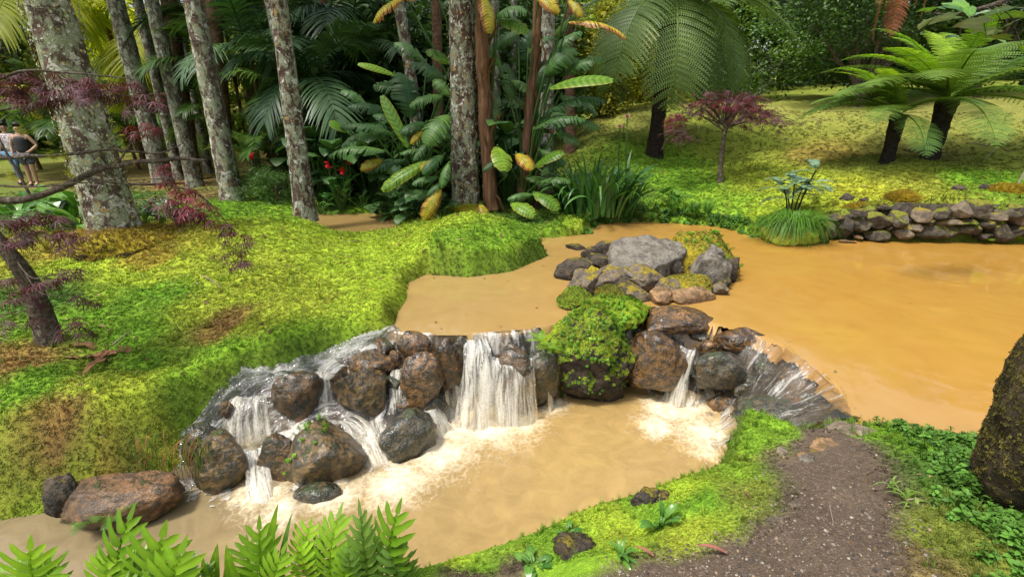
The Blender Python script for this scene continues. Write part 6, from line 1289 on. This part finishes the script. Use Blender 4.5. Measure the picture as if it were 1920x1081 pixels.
# ochre moss cushions on the wall top
for k, (u, v, w, h, lab) in enumerate([(1735,384,120,34,'long ochre moss cushion spilling over the stone wall'),(1885,372,90,40,'dark ochre moss cushion at the right end of the wall top'),(1690,372,50,20,'small yellow moss pad behind the long ochre cushion'),(1612,398,70,24,'olive moss pad at the left end of the wall top'),(1815,384,60,26,'ochre moss pad between the two long cushions on the wall')]):
    p = at(u, v, Y=8.62); s = depth(p)/FPX; o = tag(obj('moss_cushion', rock_mesh((w*s, .5, h*s*1.3), 300+k, 'mossy', .3, .12), loc=p), lab, 'moss')
    coat(o, 2600, .04, .075, [(.32,.24,.02), (.38,.29,.02), (.22,.15,.02)], grass_mesh('moss_strand', GRS, 12, 8, .05, .9), -.3)

# ------------------------------------------------------------------ foreground lobed ferns
LF = [lobed_frond('frond', L['lobed'], .35, [-.5,-.9,-1.2][k], [6,7,6][k], .27, k) for k in range(3)]; LD = [lobed_frond('frond', L['lobed_dk'], .35, [-.6,-1.1][k], 6, .25, 5+k) for k in range(2)]; LS = [blade('frond', L['lobed'], .2, -.3, .075, 'lance', .2, .03, 3, True)]; LDS = [blade('frond', L['lobed_dk'], .2, -.3, .075, 'lance', .2, .03, 4, True)]
def fg_fern(label, u, fronds, seed, v=1150, z=-.36):
    b = at(u, v, z=z); b[2] = gz(b[0], b[1]); rt = thing('fern', label, 'fern', b, None); r = random.Random(seed)
    fronds = fronds+[(u0+r.uniform(-14, 14), v0+12, u1+r.uniform(-38, 38), v1+r.uniform(18, 62), w*r.uniform(.7, 1), LD if r.random() < .5 else (LF if r.random() < .6 else LS)) for (u0, v0, u1, v1, w, S) in fronds if r.random() < .6]
    for k, (u0, v0, u1, v1, w, S) in enumerate(fronds):
        Y = b[1]+.06+.05*r.random(); p0, p1 = at(u0, v0, Y=Y)-b, at(u1, v1, Y=Y+r.uniform(-.08, .1))-b; Ln = np.linalg.norm(p1-p0)
        up = unit([r.uniform(-.4, .4), -.8, .55]); wm = w*depth(b+p0)/FPX*3.6 if S in (LF, LD) else w*depth(b+p0)/FPX*7
        obj('frond', S[k % len(S)], rt, mtx=frame(p0, p1, up, w=wm, h=Ln))
        g0 = np.array([r.uniform(-.03, .03), 0, -.02])
        V, F = tube(smooth_path([g0, (g0+p0)*.5, p0, p0+(p1-p0)*.1], 8), np.linspace(.0045, .003, 8), 5); m = MB(); m.add(V, F); obj('stalk', m.mesh('stalk', L['brown']), rt)
fg_fern('pale green lobed fern in the bottom left corner', 100, [(100,1120,58,1000,56,LF),(110,1130,130,1030,50,LF),(90,1140,30,1040,46,LF)], 1)
fg_fern('lobed fern with tall curled yellow-green frond near the bottom left', 235, [(236,1120,256,938,46,LF),(225,1120,212,1010,44,LF),(245,1120,285,1020,44,LD)], 2)
fg_fern('broad bright lobed fern right of the curled one', 315, [(310,1120,313,972,66,LF),(330,1125,352,1000,58,LF),(300,1125,280,1010,50,LF),(335,1120,372,1030,40,LD)], 3)
fg_fern('clump of narrow undivided fern blades at the bottom edge', 440, [(398,1110,408,1018,22,LS),(452,1110,424,1020,24,LS),(430,1110,436,1030,24,LS),(405,1110,380,1040,22,LS),(470,1110,476,1035,22,LS)], 4)
fg_fern('upright green fern of narrow lobes left of the withered frond', 495, [(495,1110,486,962,42,LF),(510,1080,522,942,22,LS),(505,1110,512,985,36,LD),(480,1110,462,1000,40,LF),(520,1110,540,1010,36,LF),(530,1110,548,960,16,LDS)], 5)
fg_fern('yellow-green lobed fern pair behind the withered frond', 600, [(580,1080,586,966,40,LF),(635,1100,644,938,40,LF),(610,1100,605,985,40,LD),(590,1100,566,1000,34,LF),(648,1100,662,1000,30,LF)], 6)
fg_fern('blue-green narrow lobed fern near the bottom centre', 695, [(692,1090,672,932,34,LD),(712,1090,717,976,36,LD),(685,1090,655,1000,30,LD),(700,1090,690,990,30,LD)], 7)
fg_fern('bright yellow-green lobed fern, rightmost by the water', 745, [(742,1080,754,930,48,LF),(735,1090,742,1000,40,LD),(755,1090,766,1040,30,LD)], 8)
p = at(592, 1040, Y=2.02); tag(obj('withered_frond', lobed_frond('withered_frond', L['brown'], .3, -1.0, 5, .3, 9), mtx=frame(p, at(560, 1062, Y=1.98), (.2, -.6, .7), w=.22, h=.15)), 'withered brown frond among the foreground ferns', 'dead leaf')

# ------------------------------------------------------------------ far-shore plants
tb = at(1482, 452, z=.02); tb[2] = .02; tus = thing('grass_tussock', 'big shaggy grass tussock overhanging the water left of the stone wall', 'grass', tb); m = MB(); r = np.random.RandomState(3)
for k in range(750):
    a = r.uniform(0, 6.283); q = r.uniform(.1, .62); t = np.linspace(0, 1, 6); h = r.uniform(.28, .5); ln = q*1.15
    c = np.stack([math.cos(a)*(q*.25+ln*t), math.sin(a)*(q*.2+ln*t*.75), .05+h*np.sin(t*2.45)*1.0-.18*t**2], 1); s = np.array([-math.sin(a), math.cos(a), 0]); V, F = strip(c, ((.007)*(1-t**1.5)+.0008)[:, None]*s); b = r.uniform(.6, 1.35); m.add(V, F, (b, b, b*.9))
obj('blades', m.mesh('blades', L['grass'], True), tus)['kind'] = 'stuff'
obj('moss_base', rock_mesh((.95, .8, .5), 310, rock_mat('tussock_moss', LIME, BGR, OCH, None, 0, .95, .1, .8, 6), .2, .15), tus, loc=(0.05, .12, .06))
for k, (u, v, lab, n) in enumerate([(1300,418,'small grass tuft on the far shore under the red maple',120),(1262,412,'shorter grass tuft left of it on the far shore',80),(1325,415,'third little grass tuft on the far shore, rightmost',70)]):
    b = hit(u, v-6); m = MB()
    for q in range(n):
        a = r.uniform(0, 6.283); ln = r.uniform(.08, .25); t = np.linspace(0, 1, 5); c = np.stack([math.cos(a)*ln*t, math.sin(a)*ln*t, .36*np.sin(t*2.1)*r.uniform(.6, 1)], 1); s = np.array([-math.sin(a), math.cos(a), 0]); V, F = strip(c, (.006*(1-t**1.5)+.0008)[:, None]*s); bb = r.uniform(.6, 1.3); m.add(V, F, (bb, bb, bb))
    tag(obj('grass_tuft', m.mesh('grass_tuft', L['grass']), loc=b), lab, 'grass')
pin = [palm_frond('leaf', L['blue'], .5, -.3, 8, .3, .05, .15, 60, False, .25), palm_frond('leaf', L['blue'], .3, -.6, 8, .3, .05, .15, 61, False, .25)]
gb = hit(1482, 408); gp = thing('grey_leaf_shrub', 'grey-green shrub with feathered leaves on bare stems behind the tussock', 'shrub', gb); r_ = random.Random(6)
for k, (u, v) in enumerate([(1470,355),(1490,345),(1505,352),(1520,345),(1530,320),(1478,372)]):
    p = at(u, v, Y=gb[1])-gb; m = MB(); V, F = tube(smooth_path([(p[0]*.3, 0, -.03), p*np.array([.6, .5, .6]), p], 8), .012, 6); m.add(V, F); st = obj('stem', m.mesh('stem', BK['dark']), gp)
    for q in range(5 if k != 4 else 3): obj('leaf', pin[q % 2], st, loc=p, rot=(r_.uniform(-.2, .3), 0, q*1.25+r_.uniform(-.3, .3)), scl=r_.uniform(.3, .5))
bush('elephant_ear', 'small elephant-ear plant with pale heart leaves on the far shore', 'plant', 1258, 392, 7, .34, 'heart_lt', 130, .5, .22, tilt=(-.4, .2))
bush('broad_weed', 'pale broad-leaved weed on the path bank between near stones', 'plant', 1240, 985, 8, .10, 'wlance', 131, .04, .05)
bush('broad_weed', 'low rosette of pale leaves by the dark pitted stones', 'plant', 1000, 1058, 12, .06, 'heart_lt', 132, .03, .07)
bush('broad_weed', 'star-shaped weed rosette beside the path gravel', 'plant', 1165, 1045, 9, .10, 'lance', 133, .02, .02)
bush('broad_weed', 'tiny weed above the lower dark pitted stone', 'plant', 1062, 1000, 8, .045, 'heart_lt', 134, .03, .05)
# dark waterside fern sprays under the left boulder
for k, (u, v, lab) in enumerate([(178,975,'dark green fern spray under the long reddish boulder'),(215,968,'second fern spray right of it under the long reddish boulder'),(110,850,'pale fern sprig hanging from the left moss bank'),(1012,640,'small blue-green fern on the left face of the mossy knob'),(1030,655,'drooping fern low on the left face of the mossy knob')]):
    p = at(u, v, z=-.55) if k < 3 else at(u, v, Y=knob_p[1]-.28); rt = thing('fern', lab, 'fern', p)
    for q in range(8): obj('frond', FF['small'][1 if k in (0, 1) else 0], rt, rot=(random.uniform(-.3, .2), 0, q*.8+random.uniform(-.3, .3)), scl=random.uniform(.12, .2))

# ------------------------------------------------------------------ overhanging branch, dead frond, litter
bp = [at(2000,-60,Y=6.0), at(1900,-5,Y=5.9), at(1800,25,Y=5.8), at(1740,25,Y=5.8)]; br = thing('overhanging_branch', 'leafy branch reaching in at the top right corner', 'branch', bp[0]); m = MB(); V, F = tube(smooth_path(np.array(bp)-bp[0], 16), np.linspace(.03, .006, 16), 6); m.add(V, F); obj('branch', m.mesh('branch', BK['maple']), br)
OV = [blade('leaf', L['glossy'], .1, -.7, .36, 'heart', .15, .06, 40), blade('leaf', L['blue'], .1, -.6, .36, 'heart', .15, .06, 41)]
for k, (u, v) in enumerate([(1735,20),(1755,32),(1770,12),(1790,30),(1785,5),(1830,60),(1850,75),(1870,55),(1890,70),(1905,40),(1880,30),(1840,45),(1915,85),(1860,20),(1815,15),(1900,15),(1800,70)]):
    p = at(u, v, Y=5.7+random.uniform(-.2, .2))-bp[0]; obj('leaf', OV[k % 2], br, loc=p, rot=(random.uniform(-.5, .2), random.uniform(-.5, .5), random.uniform(0, 6.28)), scl=random.uniform(.16, .26))
    q = np.array(smooth_path(np.array(bp)-bp[0], 16)); j = q[np.argmin(np.linalg.norm(q-p, axis=1))]; V, F = tube(smooth_path([j, (j+p)/2+np.array([0, 0, .02]), p], 5), .004, 4); m = MB(); m.add(V, F); obj('twig', m.mesh('twig', BK['maple']), br)
df = thing('dead_fern_fronds', 'rust-brown dead fern fronds hanging at the top right', 'dead leaf', at(1712, -110, Y=9))
FR = fern_frond('frond', L['reddead'], -1.2, -1.7, 22, .13, 8, .5, 70)
for k in range(5): obj('frond', FR, df, loc=(k*.09-.2, 0, 0), rot=(0, random.uniform(-.15, .15), random.uniform(0, 6)), scl=random.uniform(.9, 1.5))
m = MB(); V, F = tube(np.array([(0, 0, 2.5), (.02, 0, 1), (0, 0, -.05)]), .03, 6); m.add(V, F); obj('stem', m.mesh('stem', BK['brown']), df)
dl = hit(190, 668); dd = thing('dead_palm_leaf', 'curled dark brown dead leaf litter lying on the left moss bank', 'dead leaf', dl)
for k in range(9): obj('leaf_strip', blade('leaf_strip', L['brown'], random.uniform(.1, .7), random.uniform(-1.2, -.4), .12, 'lance', .6, .25, k), dd, loc=(random.uniform(-.16, .16), random.uniform(-.1, .1), .02), rot=(random.uniform(-.1, .3), random.uniform(-.6, .6), random.uniform(0, 6.28)), scl=random.uniform(.16, .34))
tw = NT('twig'); TW = tw.out(tw.n('ShaderNodeBsdfPrincipled', {'Base Color': (.24,.19,.14), 'Roughness': .9}))
for k, (u0, v0, u1, v1, rad, lab) in enumerate([(380,518,418,543,.008,'short pale stick on the yellow moss of the left bank'),(210,650,245,622,.008,'bent twig above the dead leaf litter'),(640,455,700,452,.004,'thin twig on the lime moss left of the stout trunk'),(1820,268,1900,285,.012,'fallen branch lying on the slope right of the tree ferns'),(1845,300,1890,262,.010,'second fallen branch crossing the slope at the right'),(1700,940,1745,948,.004,'dry straw stem at the weed margin of the path'),(1555,950,1562,985,.003,'thin straw lying in the middle of the path'),(1230,578,1262,588,.012,'dark stick lodged between the moss bridge and the orange ledge')]):
    a, b = hit(u0, v0), hit(u1, v1)
    if k == 7: a, b = at(u0, v0, z=.06), at(u1, v1, z=.05)
    mid = (a+b)/2+np.array([0, .01, .02]); V, F = tube(smooth_path([a+[0, 0, .012], mid, b+[0, 0, .012]], 9), np.linspace(rad, rad*.5, 9), 6); m = MB(); m.add(V, F); tag(obj('twig', m.mesh('twig', TW)), lab, 'twig')
pk = NT('leaf_red'); RDL = blade('leaf', leaf_mat('reddish_dry_leaf', (.26,.11,.08), (.18,.08,.06), .6, .1, (1,1,1), vcol=True), .3, -.6, .1, 'lance', .4, 0, 4)
for k, (u, v, lab, rz, sc_) in enumerate([(1362,1040,'curled reddish dry leaf on the gravel at the bottom',1.3,.14),(1405,935,'small orange dry leaf in the path-side grass',.4,.06),(1225,1045,'grey-brown dry leaf at the weed rosette',1.0,.10),(845,980,'tiny dry leaf in the near moss',2.,.05)]):
    p = hit(u, v); tag(obj('dry_leaf', RDL, loc=p+[0, 0, .012], rot=(.1, .2, rz), scl=sc_), lab, 'dead leaf')
dg = thing('dry_grass', 'straw-coloured dried grass runner at the right margin of the path', 'grass', hit(1690, 935)); m = MB(); r = np.random.RandomState(9)
for k in range(26):
    a = r.uniform(0, 6.283); t = np.linspace(0, 1, 5); ln = r.uniform(.05, .15); c = np.stack([math.cos(a)*ln*t, math.sin(a)*ln*t, .05*np.sin(t*2.6)], 1)+np.array([r.uniform(-.03, .03), r.uniform(-.16, .1), .01]); s = np.array([-math.sin(a), math.cos(a), 0]); V, F = strip(c, (.005*(1-t**2)+.0005)[:, None]*s); m.add(V, F, (1.3, .95, 1.6) if k % 3 else (.9, .8, .7))
obj('blades', m.mesh('blades', L['grass']), dg)
sk = at(1905, 345, Y=9.0); m = MB(); V, F = tube(np.array([(0, 0, -.1), (.1, 0, .3), (.13, 0, .42)]), .02, 8); m.add(V, F); tag(obj('stake', m.mesh('stake', TW), loc=(sk[0], sk[1], gz(sk[0], sk[1]))), 'leaning grey stake on the wall top at the right edge', 'stake')
# roots and dry grass hanging under the moss bank at the left fall
hb_ = at(345, 800, z=-.2); hr = thing('hanging_grass', 'dry roots and grass hanging from the moss edge left of the mossy boulder', 'grass', hb_); m = MB()
for k in range(60):
    zo = r.uniform(-.22, .04); x0 = r.uniform(-.32, .22); ln = r.uniform(.12, .34); t = np.linspace(0, 1, 6); c = np.stack([x0+r.uniform(-.12, .12)*t, -.06-.10*np.sin(t*2.2), zo+.06*np.sin(t*3)*r.rand()-ln*t**r.uniform(1.2, 2.4)], 1); V, F = strip(c, (r.uniform(.002, .005)*(1-t**2)+.0006)[:, None]*np.array([1., .2, 0])); g = r.rand(); m.add(V, F, (1.5, 1.4, .9) if g < .45 else (.5, 1.4, .35))
obj('blades', m.mesh('blades', L['brown']), hr)

# ------------------------------------------------------------------ two people on the far left path
def flat_mat(name, c, rough=.8, pat=None):
    t = NT(name); col = c if pat is None else t.mix(t.ramp(t.noise(30, 3, t.obj()), [(.45, 0.), (.55, 1.)]), c, pat)
    return t.out(t.n('ShaderNodeBsdfPrincipled', {'Base Color': col, 'Roughness': rough}))
SKIN = flat_mat('skin', (.42,.25,.17), .6); HAIR = flat_mat('dark_hair', (.012,.01,.009), .5); EYE = flat_mat('eye', (.02,.015,.012), .3); LIP = flat_mat('lips', (.30,.11,.09), .6)
def skinned(name, joints, edges, mat, parent, root=0):
    me = bpy.data.meshes.new(name); me.from_pydata([j[:3] for j in joints], edges, []); me.materials.append(mat); o = obj(name, me, parent)
    md = o.modifiers.new('skin', 'SKIN'); md.use_smooth_shade = True
    for k, j in enumerate(joints):
        sv = me.skin_vertices[0].data[k]; sv.radius = j[3] if isinstance(j[3], tuple) else (j[3], j[3]); sv.use_root = (k == root)
    o.modifiers.new('subdivision', 'SUBSURF').render_levels = 2; o.modifiers['subdivision'].levels = 1; return o
def person(label, loc, rz, arms, top_m, leg_m, leg_len, sleeves, hair_long, stride):
    p = thing('person', label, 'person', loc, None, rz)
    J = [(0,0,.93,(.14,.10)),(0,0,1.10,(.125,.09)),(0,0,1.30,(.16,.10)),(0,0,1.40,(.10,.075)),(0,0,1.46,.052),(0,-.01,1.53,(.068,.08)),(0,-.01,1.63,(.075,.092)),
         (.09,0,.88,.095),(.10,-stride,.48,.062),(.10,-stride*.4,.09,.042),(.10,-stride*.4-.14,.03,.035),(-.09,0,.88,.095),(-.10,stride,.48,.062),(-.10,stride*1.3,.09,.042),(-.10,stride*1.3-.14,.03,.035)]
    E = [(0,1),(1,2),(2,3),(3,4),(4,5),(5,6),(0,7),(7,8),(8,9),(9,10),(0,11),(11,12),(12,13),(13,14)]
    n = len(J)
    for s, (el, wr, hd) in zip((1, -1), arms):
        J += [(s*.17,0,1.37,.055),(*el,.043),(*wr,.032),(*hd,.036)]; E += [(2,n),(n,n+1),(n+1,n+2),(n+2,n+3)]
        for f in range(5):                                          # palm and five fingers
            d = unit(np.array(hd)-np.array(wr)); sd = unit(np.cross(d, (0, 1, .2))); b = np.array(hd)+sd*(f-2)*.015; k = len(J); e = b+d*(.06-.008*abs(f-2)) if f else np.array(hd)+sd*.04+d*.02
            J.append((*e, .011)); E.append((n+3, k))
        n = len(J)
    body = skinned('body', J, E, SKIN, p)
    T = [(0,0,.88,(.185,.14)),(0,0,1.10,(.175,.135)),(0,0,1.28,(.205,.145)),(0,0,1.385,(.15,.11))]; TE = [(0,1),(1,2),(2,3)]
    if sleeves:
        for s, (el, wr, hd) in zip((1, -1), arms): k = len(T); T += [(s*.18,0,1.36,.072),(*(np.array((s*.18,0,1.36))*.3+np.array(el)*.7),.06)]; TE += [(2,k),(k,k+1)]
    skinned('top', T, TE, top_m, p)
    B_ = [(0,0,.95,(.185,.14))]; BE = []
    for s, st in ((1, -stride), (-1, stride)):
        a = np.array((s*.09,0,.86)); kn = np.array((s*.10,st,.48)); an = np.array((s*.10,st*(.4 if st < 0 else 1.3),.12)); k = len(B_); B_.append((*a,.115)); BE.append((0,k))
        if leg_len == 'short': B_.append((*(a*.25+kn*.75),.095)); BE.append((k,k+1))
        else: B_ += [(*kn,.078),(*an,.062)]; BE += [(k,k+1),(k+1,k+2)]
    skinned('shorts' if leg_len == 'short' else 'jeans', B_, BE, leg_m, p)
    V, F = ICO3; hv = V*np.array([.088, .105, .10]); hv[:, 2] = np.where((V[:, 1] < -.35) & (V[:, 2] < .35), hv[:, 2]*.2+.05, hv[:, 2]); hv[:, 1] = np.where((V[:, 1] < -.3) & (V[:, 2] < .4), hv[:, 1]*.45, hv[:, 1])
    obj('hair', mesh('hair', hv*(1+.06*fbm(V, 3, 2))[:, None], F, HAIR), p, loc=(0, .012, 1.645))
    if hair_long: obj('hair_bun', mesh('hair_bun', V*.055, F, HAIR), p, loc=(.02, .04, 1.76))
    for s in (1, -1):
        obj('eye', mesh('eye', ICO2[0]*np.array([.014, .008, .008]), ICO2[1], EYE), p, loc=(s*.03, -.097, 1.60)); obj('ear', mesh('ear', ICO2[0]*np.array([.010, .018, .03]), ICO2[1], SKIN), p, loc=(s*.082, 0, 1.585))
        V2, F2 = ICO3; fv = V2*np.array([.05, .13, .04]); fv[:, 2] = np.maximum(fv[:, 2], -.02); obj('shoe', mesh('shoe', fv, F2, EYE), p, loc=(s*.10, (-.4 if s > 0 else 1.3)*stride-.06, .03))
    nv = ICO2[0]*np.array([.014, .022, .024]); obj('nose', mesh('nose', nv, ICO2[1], SKIN), p, loc=(0, -.098, 1.572)); obj('mouth', mesh('mouth', ICO2[0]*np.array([.024, .008, .008]), ICO2[1], LIP), p, loc=(0, -.09, 1.535))
    return p
pp = at(66, 350, Y=14.7); person('person in black sleeveless top and dark shorts, hand on hip, on the left path', (pp[0], pp[1], gz(pp[0], pp[1])), .25, [((.33,.03,1.12),(.20,-.10,.98),(.15,-.12,.96)), ((-.27,.02,1.12),(-.25,-.06,.90),(-.25,-.08,.82))], flat_mat('black_top', (.02,.02,.023)), flat_mat('dark_shorts', (.03,.035,.05), .8, (.12,.12,.14)), 'short', False, False, .06)
pp = at(42, 350, Y=15.1); person('person in blue jeans and white patterned shirt behind the other, on the far left path', (pp[0], pp[1], gz(pp[0], pp[1])), .1, [((.25,.02,1.12),(.24,-.08,.92),(.24,-.1,.84)), ((-.25,.02,1.12),(-.24,-.08,.92),(-.24,-.1,.84))], flat_mat('patterned_shirt', (.65,.63,.62), .8, (.25,.16,.2)), flat_mat('blue_jeans', (.10,.19,.30)), 'long', True, True, .14)
